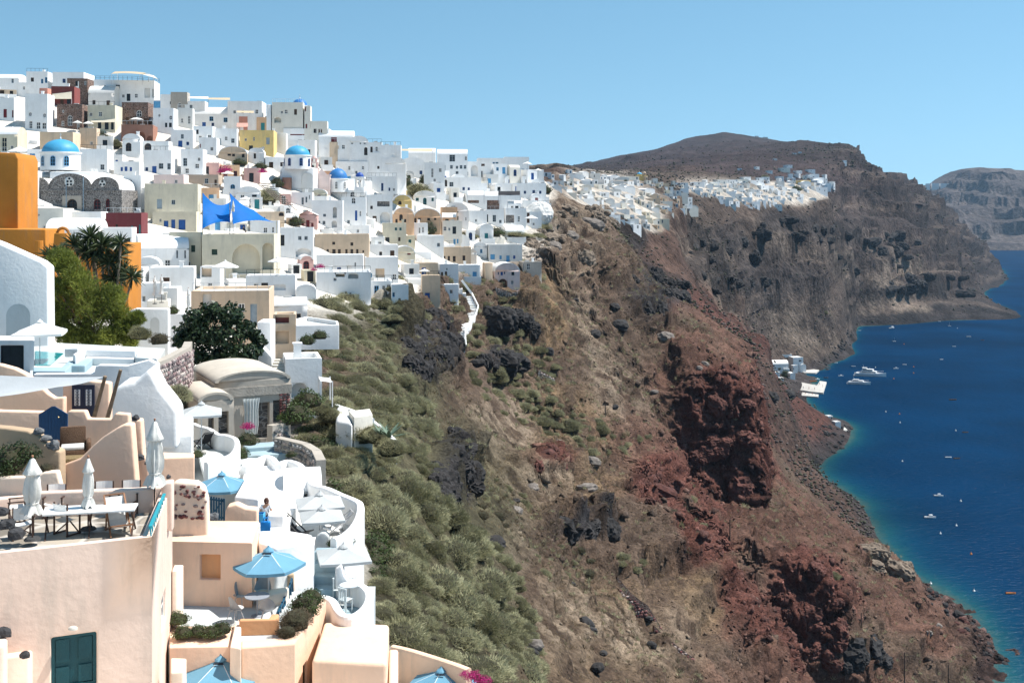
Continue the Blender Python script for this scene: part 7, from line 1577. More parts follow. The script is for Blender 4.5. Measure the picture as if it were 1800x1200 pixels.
# ---- low scrub, dry grass and loose stones too many to count
def scatter_stuff():
 rs = np.random.RandomState(4); H_, W_ = QN.shape[:2]
 P = QN[:-1, :-1].reshape(-1, 3); X = HZ - (P[:, 2] - CAMH) / P[:, 1] * F; PXs = 900 + F * P[:, 0] / P[:, 1]
 e1 = QN[1:, :-1] - QN[:-1, :-1]; e2 = QN[:-1, 1:] - QN[:-1, :-1]; ar = np.linalg.norm(np.cross(e1, e2), axis=2).reshape(-1)
 ok = (PXs > 540) & (PXs < 1790) & (X > 380) & (X < 1230) & (P[:, 2] > 1.2) & (P[:, 1] > 55)
 vil = blobs(VILL, PXs, X, .1) > .4; ok &= ~vil
 dens = ar * ok / (P[:, 1] / 150) ** 1.2; slopeb = blobs([(700, 800, 260, 420, .5)], PXs, X, .2)
 def pick(n, wgt):
  w_ = dens * wgt; w_ = w_ / w_.sum(); i = rs.choice(len(P), n, p=w_); pick.i = i; return P[i] + e1.reshape(-1, 3)[i] * rs.rand(n, 1) + e2.reshape(-1, 3)[i] * rs.rand(n, 1), P[i, 1]
 patch = np.clip(fbm(P * .03 + 50, 4) * 1.6 + .35, .03, 1); red = blobs(BLUFF, PXs, X, .3); redz = blobs(REDS, PXs, X, .4)
 # scrub
 n, k = 5200, 26; c, Yc = pick(n, patch * (1 - red * .97) * (1 - redz * .6)); r = rs.uniform(.2, .6, n) * np.clip(Yc / 150, .6, 1.6)
 d = unit(rs.normal(size=(n * k, 3))); d[:, 2] = np.abs(d[:, 2]); R3 = np.repeat(r, k)[:, None]; base = np.repeat(c, k, 0) + d * R3 * rs.rand(n * k, 1) * .7
 v, f = blades(base, unit(d + [0, 0, .4]), (R3 * rs.uniform(.5, 1, (n * k, 1))), R3 * .12, rs); half = (n // 2) * k
 for nm, sl, mt in (('scrub', slice(0, half), GREY_OLIVE), ('dry_scrub', slice(half, n * k), BROWN_BUSH)):
  me = mesh_np(nm, v.reshape(-1, 3, 3)[sl].reshape(-1, 3), np.arange((sl.stop - sl.start) * 3).reshape(-1, 3), mt); o = bpy.data.objects.new(nm, me); COL.objects.link(o); struct(o, 'stuff', 'low scrub dotted over the cliff slope' if nm == 'scrub' else 'dry brown scrub dotted over the cliff slope', 'scrub')
 # dry grass
 n, k = 9000, 9; c, Yc = pick(n, np.clip(patch + blobs(DRY, PXs, X, .5), 0, 1.5) * (1 - red)); h = rs.uniform(.15, .42, n) * np.clip(Yc / 150, .6, 1.5); d = unit(rs.normal(size=(n * k, 3)) * .5 + [0, 0, 1]); R3 = np.repeat(h, k)[:, None]
 v, f = blades(np.repeat(c, k, 0) + rs.normal(size=(n * k, 3)) * R3 * [.5, .5, .1], d, R3, R3 * .16, rs); o = bpy.data.objects.new('dry_grass', mesh_np('dry_grass', v, f, leaf_mat('straw', (.16, .115, .06), (.33, .25, .15), .0, .3, .9, .4))); COL.objects.link(o); struct(o, 'stuff', 'dry straw coloured grass on the slope', 'grass')
 # stones
 n = 12000; cb = np.array([(x, y, z) for x in (-1, 1) for y in (-1, 1) for z in (-1, 1)], float); fc = np.array([(0, 1, 3, 2), (4, 6, 7, 5), (0, 4, 5, 1), (2, 3, 7, 6), (0, 2, 6, 4), (1, 5, 7, 3)])
 low = np.clip(1.4 - P[:, 2] / 60, .25, 1.4); shore = (P[:, 2] < 5) * 5.
 c, Yc = pick(n, (.35 + red * 1.5 + np.clip(fbm(P * .05 + 9, 3), 0, 1)) * (1 - slopeb * .8) + shore); s = (rs.pareto(2.6, n) * .16 + .12) * np.clip(Yc / 170, .6, 1.7); s = np.minimum(s, 1.6)
 ax = unit(rs.normal(size=(n, 3))); an = rs.uniform(0, 6.28, n); K = np.zeros((n, 3, 3)); K[:, 0, 1], K[:, 0, 2], K[:, 1, 0], K[:, 1, 2], K[:, 2, 0], K[:, 2, 1] = -ax[:, 2], ax[:, 1], ax[:, 2], -ax[:, 0], -ax[:, 1], ax[:, 0]
 Rm = np.eye(3) + np.sin(an)[:, None, None] * K + (1 - np.cos(an))[:, None, None] * (K @ K)
 vv = np.einsum('nij,nkj->nki', Rm, cb[None] * rs.uniform(.45, 1.15, (n, 8, 1)) * rs.uniform(.6, 1.2, (n, 1, 3))) * (s / 1.5)[:, None, None] + c[:, None]
 ff = (np.arange(n)[:, None, None] * 8 + fc[None]).reshape(-1, 4); me = mesh_np('loose_stones', vv.reshape(-1, 3), ff, MATS.get('g') or bpy.data.materials['ground_near']); cc = CN[:-1, :-1].reshape(-1, 3)[pick.i] * rs.uniform(.7, 1.7, (n, 1)) + .012; me.color_attributes.new('ground_colour', 'FLOAT_COLOR', 'POINT').data.foreach_set('color', np.repeat(np.concatenate([cc, np.ones((n, 1))], 1), 8, 0).astype(np.float32).ravel()); o = bpy.data.objects.new('loose_stones', me); COL.objects.link(o); struct(o, 'stuff', 'loose stones strewn over the cliff slope', 'stones')
 # far scrub: dark dots on the mountain and bay slopes
 P2 = QF[:-1, :-1].reshape(-1, 3); r2 = HZ - (P2[:, 2] - CAMH) / P2[:, 1] * F; x2 = 900 + F * P2[:, 0] / P2[:, 1]; ok2 = (x2 > 980) & (x2 < 1790) & (P2[:, 2] > 3) & (P2[:, 1] < 2600) & (blobs(FARV, x2, r2, .2) < .3)
 w_ = ok2 / P2[:, 1] * np.clip(fbm(P2 * .01, 4) + .4, .05, 1); w_ = w_ / w_.sum(); n = 7000; i = rs.choice(len(P2), n, p=w_); c = P2[i] + rs.normal(size=(n, 3)) * [2, 2, 0]; s = rs.uniform(.35, 1.0, n) * np.clip(P2[i, 1] / 900, .6, 2.2)
 vv = cb[None] * rs.uniform(.5, 1.1, (n, 8, 1)) * [1, 1, .7] * s[:, None, None] + c[:, None]; ff = (np.arange(n)[:, None, None] * 8 + fc[None]).reshape(-1, 4); h = n // 2 * 6
 for nm, a, b, mt, lab in (('far_scrub', 0, n // 2, mat('far_scrub', (.05, .052, .032), 1, .4, .05, 0), 'dark scrub on the mountain slopes'), ('far_boulders', n // 2, n, mat('far_rock', (.09, .075, .068), 1, .5, .05, 0), 'boulders on the mountain slopes')):
  me = mesh_np(nm, vv[a:b].reshape(-1, 3), (np.arange(b - a)[:, None, None] * 8 + fc[None]).reshape(-1, 4), mt); o = bpy.data.objects.new(nm, me); COL.objects.link(o); struct(o, 'stuff', lab, 'scrub' if 'scrub' in nm else 'boulders')
scatter_stuff()
# ---- boulders one can pick out
def boulder_meshes():
 out = []
 for k in range(5):
  bm = bmesh.new(); bmesh.ops.create_icosphere(bm, subdivisions=3, radius=1); co = np.array([v.co[:] for v in bm.verts]); d = 1 + .3 * fbm(co * 1.1 + k * 7, 3) + .16 * ridged(co * 2.3 + k, 3)
  for v, q in zip(bm.verts, d): v.co *= q
  me = bpy.data.meshes.new('boulder'); bm.to_mesh(me); bm.free(); out.append(me)
 return out
def crags():
 R_ = random.Random(14); ms = []
 for k in range(6):
  bm = bmesh.new(); bmesh.ops.create_icosphere(bm, subdivisions=4, radius=1); co = np.array([v.co[:] for v in bm.verts]); st = co * np.array([1, 1, .6]); d = 1 + .35 * ridged(st * 1.2 + k * 5, 4) + .22 * ridged(st * 3.1 + k, 3)
  d = np.round(d * 9) / 9 * .6 + d * .4
  for v, q in zip(bm.verts, d): v.co *= q
  me = bpy.data.meshes.new('crag'); bm.to_mesh(me); bm.free(); ms.append(me)
 Z = {'black': [(745, 610, 50, 46, 26), (795, 835, 36, 56, 20), (1150, 515, 50, 44, 16), (880, 640, 34, 18, 6), (905, 570, 36, 14, 6), (1020, 930, 50, 12, 7), (1290, 495, 70, 22, 12), (1290, 440, 80, 26, 16), (1400, 415, 70, 26, 14), (1540, 440, 80, 40, 16), (1620, 500, 70, 26, 14), (1700, 500, 30, 26, 6), (1500, 1150, 60, 24, 7)], 'red': [(1270, 770, 70, 100, 26), (1420, 1080, 60, 80, 20), (1145, 860, 40, 34, 10), (1225, 960, 36, 36, 8), (965, 812, 30, 18, 6)], 'grey': [(1040, 375, 60, 28, 12), (990, 430, 70, 26, 12), (1560, 985, 44, 26, 8), (1300, 1060, 24, 60, 6)]}
 mem = {}
 for c, L_ in Z.items():
  for cx, cy, rx, ry, n in L_:
   for _ in range(n):
    a, q = R_.uniform(0, 6.28), math.sqrt(R_.random()); x, y = cx + rx * q * math.cos(a), cy + ry * q * math.sin(a); g = ground(x, y, 60, 1500)
    if not g: continue
    s = (R_.uniform(4, 9) if g.y > 396 else R_.uniform(9, 24) if c == 'black' else R_.uniform(6, 17)) / F * g.y; k = R_.randrange(6)
    if (k, c) not in mem: m_ = ms[k].copy(); m_.materials.append(CT[c]); mem[k, c] = m_
    o = bpy.data.objects.new('rock_outcrop', mem[k, c]); COL.objects.link(o); o.location = g - Vector((0, 0, s * .2)); o.scale = (s * R_.uniform(.8, 1.5) * (1.7 if g.y > 396 else 1), s, s * R_.uniform(.6, 1.2)); o.rotation_euler = (R_.uniform(-.3, .3), R_.uniform(-.3, .3), R_.uniform(0, 6))
    tag(o, f"jagged {'dark red' if c == 'red' else 'pale brown' if c == 'grey' else c} lava outcrop on the cliff", 'rock', f'jagged {c} outcrops on the cliff')
CT = {'black': mat('black_crag', (.026, .024, .024), .95, .6, .6, 1, 3), 'red': mat('red_crag', (.085, .034, .026), .95, .6, .6, 1, 3), 'grey': mat('tan_crag', (.16, .125, .095), .95, .5, .6, 1, 3)}
crags()
BM = boulder_meshes(); BT = {'black': mat('black_lava', (.03, .028, .028), .95, .5, 1.5, .8, 5), 'red': mat('red_lava', (.075, .03, .024), .95, .5, 1.5, .8, 5), 'grey': mat('grey_boulder', (.15, .13, .115), .95, .4, 1.5, .7, 5)}
def boulders():
 R_ = random.Random(9)
 B = [(1050, 1178, 9, 'black'), (1060, 1150, 8, 'black'), (1030, 1095, 14, 'black'), (1040, 1110, 10, 'black'), (1140, 1090, 8, 'black'), (1145, 1135, 9, 'black'), (1005, 1030, 8, 'black'), (905, 900, 12, 'grey'), (935, 860, 12, 'grey'), (1030, 862, 18, 'grey'), (1040, 818, 14, 'grey'), (905, 882, 9, 'black'), (870, 955, 16, 'black'), (985, 780, 8, 'grey'), (1080, 715, 6, 'black'), (1150, 690, 7, 'grey'), (1240, 640, 8, 'grey'), (1230, 650, 7, 'grey'), (1170, 595, 14, 'grey'), (1355, 700, 14, 'black'), (1385, 695, 12, 'black'), (1685, 1082, 9, 'black'), (1690, 1110, 8, 'red'), (1650, 1100, 7, 'grey'), (1632, 1110, 8, 'grey'), (840, 640, 12, 'black'), (885, 635, 16, 'black'), (870, 585, 12, 'black'), (965, 620, 9, 'black'), (1045, 590, 12, 'black'), (1090, 575, 13, 'black'), (1080, 540, 10, 'black'), (1010, 530, 9, 'black'), (1000, 415, 16, 'grey'), (1040, 400, 18, 'grey'), (960, 405, 12, 'grey'), (975, 435, 14, 'grey'), (1020, 440, 14, 'grey'), (930, 1140, 18, 'grey'), (935, 1160, 12, 'black'), (1165, 865, 20, 'red'), (1140, 850, 16, 'red'), (965, 805, 18, 'red'), (985, 825, 14, 'red')]
 for k in range(60): B.append((R_.uniform(1395, 1500), R_.uniform(750, 830), R_.uniform(2.5, 5), 'black'))
 for k in range(40): t = R_.random(); B.append((1640 + 150 * t + R_.uniform(-14, 8), 1040 + 150 * t + R_.uniform(-14, 14), R_.uniform(3, 7), R_.choice(['black', 'red', 'black'])))
 for k in range(50): t = R_.random(); B.append((1455 + 40 * t + R_.uniform(-8, 6), 650 - 70 * t + R_.uniform(-8, 8), R_.uniform(2, 4), 'black'))
 for i, (x, y, r, c) in enumerate(B):
  g = ground(x, y, 60, 1500)
  if not g or g.z < -1.2: continue
  s = r / F * g.y; me = BM[i % 5]; key = (i % 5, c)
  if key not in CH: q = me.copy(); q.materials.append(BT[c]); CH[key] = q
  o = bpy.data.objects.new('boulder', CH[key]); COL.objects.link(o); o.location = g; o.scale = (s * R_.uniform(.8, 1.3), s, s * R_.uniform(.6, .95)); o.rotation_euler = (R_.uniform(-.4, .4), R_.uniform(-.4, .4), R_.uniform(0, 6))
  tag(o, f"{'reddish' if c == 'red' else c} boulder " + ('on the rocky shore' if g.z < 12 else 'on the cliff slope'), 'boulder', f'{c} boulders ' + ('on the shore' if g.z < 12 else 'on the cliff'))
 CH.clear()
boulders()
# ---- trees
def tree(name, label, Y, base, lumps, trunkh, mt, leafsize, n, kind='leaf', limb=.12):
 """lumps: (px, py, r px) of the crown read off the photo, spread in depth"""
 rs = np.random.RandomState(int(base[0])); b = at(*base, Y); e = empty(name, tuple(b)); C, Rr = [], []
 for i, (x, y, r) in enumerate(lumps):
  rad = r / F * Y
  for dy in (-.5, .5): C.append(at(x, y, Y + dy * rad * rs.uniform(.6, 1.6) + rs.uniform(-.6, .6))); Rr.append(rad * rs.uniform(.8, 1.05))
 m = MB(); fork = b + Vector((0, 0, trunkh)); m.tube([b - Vector((0, 0, 1)), b + Vector((.05, 0, trunkh * .5)), fork], [limb * 1.5, limb * 1.2, limb], 8)
 tr = wb(m, 'trunk', BARK(), e, smooth=True)
 for c in C:
  m = MB(); mid = fork.lerp(c, .5) + Vector((0, 0, -.2)); m.tube([fork, mid, c], [limb * .6, limb * .4, limb * .12], 5); wb(m, 'limb', BARK(), e, smooth=True)
 cs, ns = [], []; per = n // len(C)
 for c, r in zip(C, Rr):
  d = unit(rs.normal(size=(per, 3))); lump = 1 + .22 * np.sin(d[:, 0] * 6 + c.x) * np.cos(d[:, 2] * 5 + c.z); cs.append(np.array(c) + d * (r * rs.rand(per) ** .45 * lump)[:, None] * [1, 1, .85]); ns.append(d)
 cs, ns = np.concatenate(cs) - np.array(b), np.concatenate(ns)
 if kind == 'needle':
  k = 5; dr = unit(np.repeat(ns, k, 0) * .6 + rs.normal(size=(len(cs) * k, 3)) * .55 + [0, 0, .35]); v, f = blades(np.repeat(cs, k, 0), dr, rs.uniform(.6, 1.2, len(cs) * k) * leafsize, leafsize * .17, rs)
 else: v, f = leaves(cs, unit(ns + rs.normal(size=ns.shape) * .8 + [0, 0, .4]), rs.uniform(.6, 1.2, len(cs)) * leafsize, rs, .75)
 o = bpy.data.objects.new('crown', mesh_np('crown', v, f, mt)); COL.objects.link(o); o.parent = e; return tag(e, label, 'tree')
PINE = leaf_mat('pine_needles', (.075, .10, .016), (.29, .32, .06), 0, .3, .6, .6)
tree('pine_tree', 'bushy bright green pine beside the pool terrace', 82, (165, 640), [(108, 455, 22), (84, 500, 18), (88, 535, 20), (240, 560, 14), (112, 462, 24), (130, 485, 28), (100, 505, 24), (150, 510, 30), (118, 540, 34), (165, 545, 34), (195, 520, 26), (100, 560, 24), (205, 555, 28), (150, 580, 36), (120, 590, 24), (195, 590, 28), (222, 575, 20), (165, 605, 24), (228, 598, 14)], 1.6, PINE, .30, 16000, 'needle', .2)
FIG = leaf_mat('fig_leaves', (.012, .024, .012), (.045, .07, .03), 0, .15, .35, 1.5)
tree('fig_tree', 'dark glossy fig tree by the stone planter wall', 84, (395, 690), [(345, 560, 26), (372, 548, 24), (405, 555, 28), (330, 585, 26), (360, 590, 32), (400, 590, 36), (435, 580, 22), (455, 600, 16), (340, 625, 28), (375, 630, 36), (415, 625, 34), (440, 620, 24), (362, 655, 24), (400, 660, 28), (318, 600, 16), (425, 650, 18)], 1.4, FIG, .30, 15000, 'leaf', .16)
YUC = leaf_mat('yucca_blades', (.028, .045, .018), (.085, .11, .05), .1, .15, .4, 1)
def yucca(px, py, Y, r, label, stem):
 rs = np.random.RandomState(int(px * 7)); c = at(px, py, Y); b = at(*stem, Y + .5); e = empty('yucca', tuple(b)); m = MB(); m.tube([b, b.lerp(c, .5) + Vector((.25, 0, 0)), c], [.13, .1, .09], 7); wb(m, 'stem', mat('yucca_bark', (.28, .22, .17), .95, .3, 4, .6, 20), e, smooth=True)
 n = 85; d = unit(rs.normal(size=(n, 3)) + [0, 0, .35]); q = np.tile(np.array(c - b), (n, 1)) + d * .08; s = unit(np.cross(d, rs.normal(size=(n, 3)))); L_ = rs.uniform(.75, 1.1, (n, 1)) * r; w_ = .05 * r + .02
 mid = q + d * L_ * .55; tip = q + d * L_ + np.array([0, 0, -.12]) * L_; v = np.stack([q - s * w_ * .5, q + s * w_ * .5, mid + s * w_ * .7, tip, mid - s * w_ * .7], 1).reshape(-1, 3); o = bpy.data.objects.new('rosette', mesh_np('rosette', v, np.arange(n * 5).reshape(-1, 5), YUC)); COL.objects.link(o); o.parent = e
 return tag(e, label, 'yucca', 'yuccas behind the pine')
for x, y, r in ((105, 448, 1.15), (132, 432, 1.3), (158, 418, 1.35), (178, 432, 1.4), (165, 448, 1.3), (150, 440, 1.2), (212, 428, 1.0), (207, 452, 1.3), (216, 478, 1.3), (233, 487, 1.1), (88, 452, 1.2), (192, 462, 1.3), (200, 488, 1.2), (84, 470, 1.0)): yucca(x, y, 86 + (x % 7) * .3, r, 'spiky yucca head behind the pine against the orange wall', (x * .5 + 85, 560))
DG = [(735, 330, 26, 18, 'dark tree in the ravine below the ridge houses'), (714, 318, 14, 18, 'hanging plant on the ravine wall'), (745, 312, 10, 12, 'small climber high on the ravine wall'), (742, 402, 12, 14, 'round grey green tree above the zigzag, first of two'), (755, 398, 14, 16, 'round grey green tree beside its twin below the hotel'), (178, 238, 18, 14, 'dark green climber under the awning house'), (202, 250, 14, 12, 'dark shrub by the terracotta terrace'), (420, 284, 16, 8, 'green hedge below the beige vault'), (457, 290, 16, 9, 'green shrub beside the pink wall'), (440, 300, 14, 7, 'olive shrub in the hillside garden'), (487, 318, 14, 12, 'grey green tree by the wooden stairway'), (420, 188, 18, 5, 'rooftop greenery on the crest'), (470, 340, 22, 20, 'bushy ravine plant by the wooden stairway'), (520, 385, 16, 14, 'green shrub left of the small pink chapel'), (393, 478, 12, 10, 'olive in a pot under the big white parasol'), (1345, 310, 8, 6, 'dark tree above the far village'), (1100, 318, 5, 5, 'dark tree on the near spur of the far village'), (1382, 655, 10, 9, 'tree by the harbour houses'), (1450, 548, 6, 5, 'dark shrub at the bay shore'), (1400, 330, 12, 7, 'dark grove on the far spur'), (960, 330, 12, 12, 'olive scrub at the ridge end'), (905, 410, 36, 8, 'green hedge below the cliff end houses'), (870, 404, 20, 10, 'olive hedge by the white blank house'), (640, 518, 14, 10, 'dark shrub below the stepped complex')]
for i, (x, y, rx, ry, lab) in enumerate(DG):
 g = ground(x, y + ry * .8, 60, 1200)
 if not g: continue
 Y = g.y - .5; rad = rx / F * Y; o = bush(at(x, y + ry * .55, Y), rad, lab, 'leafy' if i % 3 else 'broom', None, i, .9, name='shrub'); o.scale = (rad, rad, ry / F * Y * 1.25)
MAG = leaf_mat('bougainvillea', (.30, .01, .10), (.5, .03, .2), 0, .3, .6, 3)
LGM = [mesh_np('flower_leaves', *leafy_mesh(30 + k, 900, .14), MAG) for k in range(2)]
for i, (x, y, Y, r, lab) in enumerate(((397, 300, 225, 1.5, 'magenta bougainvillea above the taupe house'), (389, 303, 225, .9, 'small magenta bougainvillea by the pink terrace'), (462, 303, 225, 1.1, 'magenta bougainvillea in the hillside garden'), (833, 1192, 42, .4, 'magenta bougainvillea by the lowest blue parasol'), (850, 1200, 42, .4, 'magenta bougainvillea spray at the slope edge'), (818, 1186, 42, .25, 'small magenta bougainvillea tip on the peach parapet'), (563, 470, 165, .8, 'climbing red flowers on the white stair wall'), (552, 475, 165, .6, 'red flower pots on the white stair wall'), (436, 752, 66, .5, 'pink oleander beside the curtained house'))):
 o = bpy.data.objects.new('flowering_bush', LGM[i % 2]); COL.objects.link(o); o.location = at(x, y, Y); o.scale = (r, r, r * .8); tag(o, lab, 'flowers')
for i, (x, y, Y, r, lab, kd) in enumerate(((18, 815, 37.6, .75, 'flowering shrub in the planter below the tan wall', 'leafy'), (40, 800, 37.8, .6, 'dark shrub in the planter below the tan wall', 'leafy'), (2, 830, 37.4, .6, 'low shrub at the planter end', 'leafy'), (80, 826, 37.3, .32, 'brown succulent on the pale peach planter', 'brown'), (348, 1112, 36.7, .35, 'spiky green succulent in the peach planter', 'leafy'), (372, 1112, 36.6, .4, 'bushy succulent in the peach planter', 'leafy'), (390, 1108, 36.8, .38, 'tall succulent at the planter end', 'leafy'), (322, 1114, 36.6, .4, 'creeping succulent in the peach planter', 'leafy'), (312, 1090, 37.6, .45, 'climbing plant against the terrace house', 'leafy'), (536, 1068, 38.4, .66, 'clipped round bush in the tall planter', 'leafy'), (520, 1094, 37.2, .62, 'clipped bush spilling over the tall planter', 'brown'), (548, 1052, 39.4, .5, 'upper clipped bush in the tall planter', 'leafy'), (504, 1114, 36.5, .38, 'reddish grassy tuft at the planter corner', 'brown'), (422, 800, 61, .6, 'green plant by the deck chair terrace', 'leafy'), (435, 775, 64, .7, 'oleander by the curtained doorway steps', 'leafy'), (396, 828, 56, .35, 'small potted shrub behind the blue parasol', 'leafy'), (348, 800, 56, .38, 'potted yellow green plant on the white landing', 'leafy'), (512, 800, 61, .35, 'yellow green plant by the rubble garden wall', 'leafy'), (588, 955, 46, .35, 'grey potted plant on the scalloped wall, by the stairs', 'leafy'), (612, 952, 46, .35, 'grey potted plant on the scalloped wall end', 'leafy'), (304, 548, 104, .7, 'orange flowering pot by the white cube', 'leafy'), (280, 600, 78, .8, 'dry shrub on the stone planter', 'brown'), (245, 590, 80, .9, 'grey shrub under the pine', 'broom'), (310, 700, 62, 1.0, 'pale grass clump behind the white flank wall', 'broom'), (540, 708, 74, 1.3, 'loose green shrub below the arched house', 'leafy'), (520, 735, 70, 1.2, 'loose shrub beside the curtained house', 'leafy'), (562, 592, 96, .8, 'reddish shrub at the white terrace foot', 'leafy'), (540, 600, 95, .8, 'green shrub at the white terrace foot', 'leafy'), (470, 660, 80, .6, 'thin shrub against the white flank wall', 'brown'), (450, 655, 80, .7, 'orange brown shrub below the fig tree', 'brown'))):
 bush(at(x, y, Y), r, lab, kd, None, 100 + i, .85, name='garden_plant')
for i, (x, y, Y, r) in enumerate(((600, 752, 80, 1.1), (622, 764, 78, 1.2), (645, 768, 78, 1.3), (662, 770, 77, 1.0), (580, 735, 80, 1.0), (690, 792, 76, 1.2), (560, 722, 80, .9))): bush(at(x, y, Y), r, 'olive broom bush at the foot of the white path walls', 'broom', 'broom bushes by the path walls', 300 + i, .85)
def agave(px, py, Y, s, label):
 e = empty('agave', tuple(at(px, py, Y)));
 for k in range(14):
  a = k * 2.4; t = .35 + .8 * (k % 5) / 5; d = Vector((math.cos(a) * math.cos(t), math.sin(a) * math.cos(t), math.sin(t))); sd = Vector((-math.sin(a), math.cos(a), 0)); m = MB(); b = Vector((0, 0, .05)); mid = d * s * .5; tip = d * s + Vector((0, 0, -.1 * s))
  m.add([b - sd * .05 * s, b + sd * .05 * s, mid + sd * .09 * s, tip, mid - sd * .09 * s], [(0, 1, 2, 3, 4)]); m.build('leaf', mat('agave_leaf', (.12, .17, .12), .5, .2), e)
 return tag(e, label, 'agave')
agave(684, 770, 74, 1.5, 'spiky agave at the end of the white path wall'); agave(670, 765, 75, 1.1, 'smaller agave below the white path wall')

# ------------------------------------------------------------------ steps, poles, harbour, boats, people
def zigzag():
 pts = [(800, 500), (818, 522), (829, 545), (824, 560), (812, 575), (804, 592), (806, 614)]
 G = [ground(x, y, 100, 390) for x, y in pts]; e = empty('stairway', tuple(G[0])); k = 0
 for a, b in zip(G, G[1:]):
  n = max(2, int((b - a).length / 1.1))
  for i in range(n):
   p = a.lerp(b, (i + .5) / n); d = (b - a).normalized(); m = MB(); w_ = 1.3; m.box(-w_, w_, -.5, .5, -1.2, .35); o = m.build('step', plaster('W'), e); o.location = p - e.location; o.rotation_euler = (0, 0, math.atan2(d.y, d.x) - math.pi / 2)
  m = MB(); off = Vector((1.5, 0, .7)); m.bar(a + off, b + off, .2, .5); wb(m, 'parapet', plaster('W'), e)
 tag(e, 'whitewashed zigzag steps descending the dark rocks', 'stairs')
zigzag()
for x, yt, yb in ((932, 548, 598), (1064, 706, 733), (1283, 914, 948), (1514, 1072, 1128), (1590, 1148, 1205), (1667, 1168, 1215), (1404, 640, 655)):
 g = ground(x, yb, 60, 1000)
 if not g: continue
 h = (yb - yt) / F * g.y; m = MB(); m.tube([g - Vector((0, 0, .5)), g + Vector((0, 0, h))], [.14, .1], 7); o = m.build('utility_pole', mat('pole_wood', (.05, .04, .035), .9, .3)); tag(o, 'dark wooden utility pole standing on the cliff slope', 'pole', 'utility poles on the cliff')
# paths of pale trodden earth are part of the slope colour; dry stone terrace walls
for i, (pts, lab) in enumerate((([(1085, 1025), (1110, 1020), (1140, 1026), (1165, 1034)], 'ruined dry stone wall, upper curve on the dry grass slope'), ([(1088, 1050), (1105, 1060), (1138, 1063)], 'ruined dry stone wall, lower stub on the dry grass slope'), ([(1150, 1115), (1185, 1118), (1220, 1124)], 'ruined dry stone wall near the red rock'), ([(945, 655), (962, 645), (975, 648)], 'curved terrace wall amid the bushy band'), ([(870, 515), (900, 512), (925, 508)], 'dry stone terrace below the pale pink house'))):
 g0 = ground(*pts[0], 60, 390); G = [Vector(((x - 900) / F * (g0.y + k * .8), g0.y + k * .8, gz((x - 900) / F * (g0.y + k * .8), g0.y + k * .8))) for k, (x, y) in enumerate(pts)]
 z0 = min(g.z for g in G); zt = [g.z + .9 for g in G]; tot = len(G) - 1
 dry_wall('ruined_wall', lab, 'maroon' if i < 3 else 'grey', [g.to_2d() for g in G], z0, lambda t, zt=zt: float(np.interp(t * tot, range(len(zt)), zt)), .42, 40 + i, mortar='N', n_max=120)
def whitewashed_rock():
 g = ground(945, 398, 60, 390); bm = bmesh.new(); bmesh.ops.create_icosphere(bm, subdivisions=4, radius=1); co = np.array([v.co[:] for v in bm.verts]); d = 1 + .25 * fbm(co * 1.6, 4) + .06 * ridged(co * 5, 3)
 for v, q in zip(bm.verts, d): v.co *= q
 me = bpy.data.meshes.new('whitewashed_rock'); bm.to_mesh(me); bm.free(); me.materials.append(mat('whitewash_rough', (.66, .65, .62), .95, .1, 1, .6, 2, stain=.3)); o = bpy.data.objects.new('whitewashed_rock', me); COL.objects.link(o); Y = g.y + 3; s = Y / F; o.location = at(946, 378, Y); o.scale = (24 * s, 18 * s, 24 * s); tag(o, 'rough whitewashed rock at the cliff end of the village', 'rock')
whitewashed_rock()
# ---- harbour
def zsea(px, py, z=0): return atz(px, py, z)
for x0, x1, yt, yb, rf, th, ops, lab in ((1344, 1362, 628, 646, 'flat', 10, '', 'white harbour house under the red cliff'), (1340, 1386, 634, 660, 'vaultx', 8, '', 'long white harbour boathouse roof'), (1364, 1392, 623, 644, 'flat', 8, 'qJ1376-1388,628-640', 'tall white harbour house with grey side'), (1386, 1412, 628, 650, 'flat', 10, 'wk1404-1409,632-636', 'white harbour restaurant block by the quay'), (1352, 1371, 654, 668, 'flat', 8, 'wk1361-1363,658-662 wk1365-1367,658-662', 'small white harbour house with two windows'), (1362, 1378, 664, 676, 'flat', 8, '', 'low white harbour hut at the pier root'), (1390, 1402, 642, 653, 'flat', 12, 'wk1394-1396,646-650', 'small white harbour cube with one window by the slipway'), (1403, 1417, 640, 650, 'vault', 10, '', 'little white vaulted boathouse by the slipway'), (1374, 1388, 648, 660, 'flat', 10, 'wk1378-1380,652-656', 'white harbour hut before the boathouse roof'), (1384, 1398, 655, 666, 'vault', 10, '', 'white vaulted boathouse at the little beach'), (1450, 1464, 731, 742, 'flat', 12, '', 'small white house in the rocky cove'), (1462, 1478, 741, 754, 'flat', 12, 'wk1468-1470,747-751', 'white chapel like hut on the rocky point')):
 g = ground((x0 + x1) / 2, yb, 396, 1000); Y = F * (CAMH - 2.5) / (yb - HZ); house(x0, x1, yt, yb, rf, 'W', th, None, ops, lab, Y=Y, bevel=0, sink=6, name='harbour_house')
def slab(name, label, pts, z, h, mt, cat):
 m = MB(); m.prism(ccw([zsea(x, y, z).to_2d() for x, y in pts]), z - h, z); o = m.build(name, mt, bevel=.08); return tag(o, label, cat)
QUAY = mat('quay_concrete', (.42, .40, .37), .9, .15, .5, .2)
slab('pier', 'L shaped concrete pier with moored boats', [(1376, 680), (1425, 688), (1447, 690), (1453, 671), (1441, 669), (1436, 677), (1400, 670), (1378, 670)], 1.2, 3, QUAY, 'pier')
slab('pier', 'low concrete bathing pier in front of the L shaped one', [(1398, 694), (1438, 697), (1439, 693), (1402, 688)], .9, 3, QUAY, 'pier')
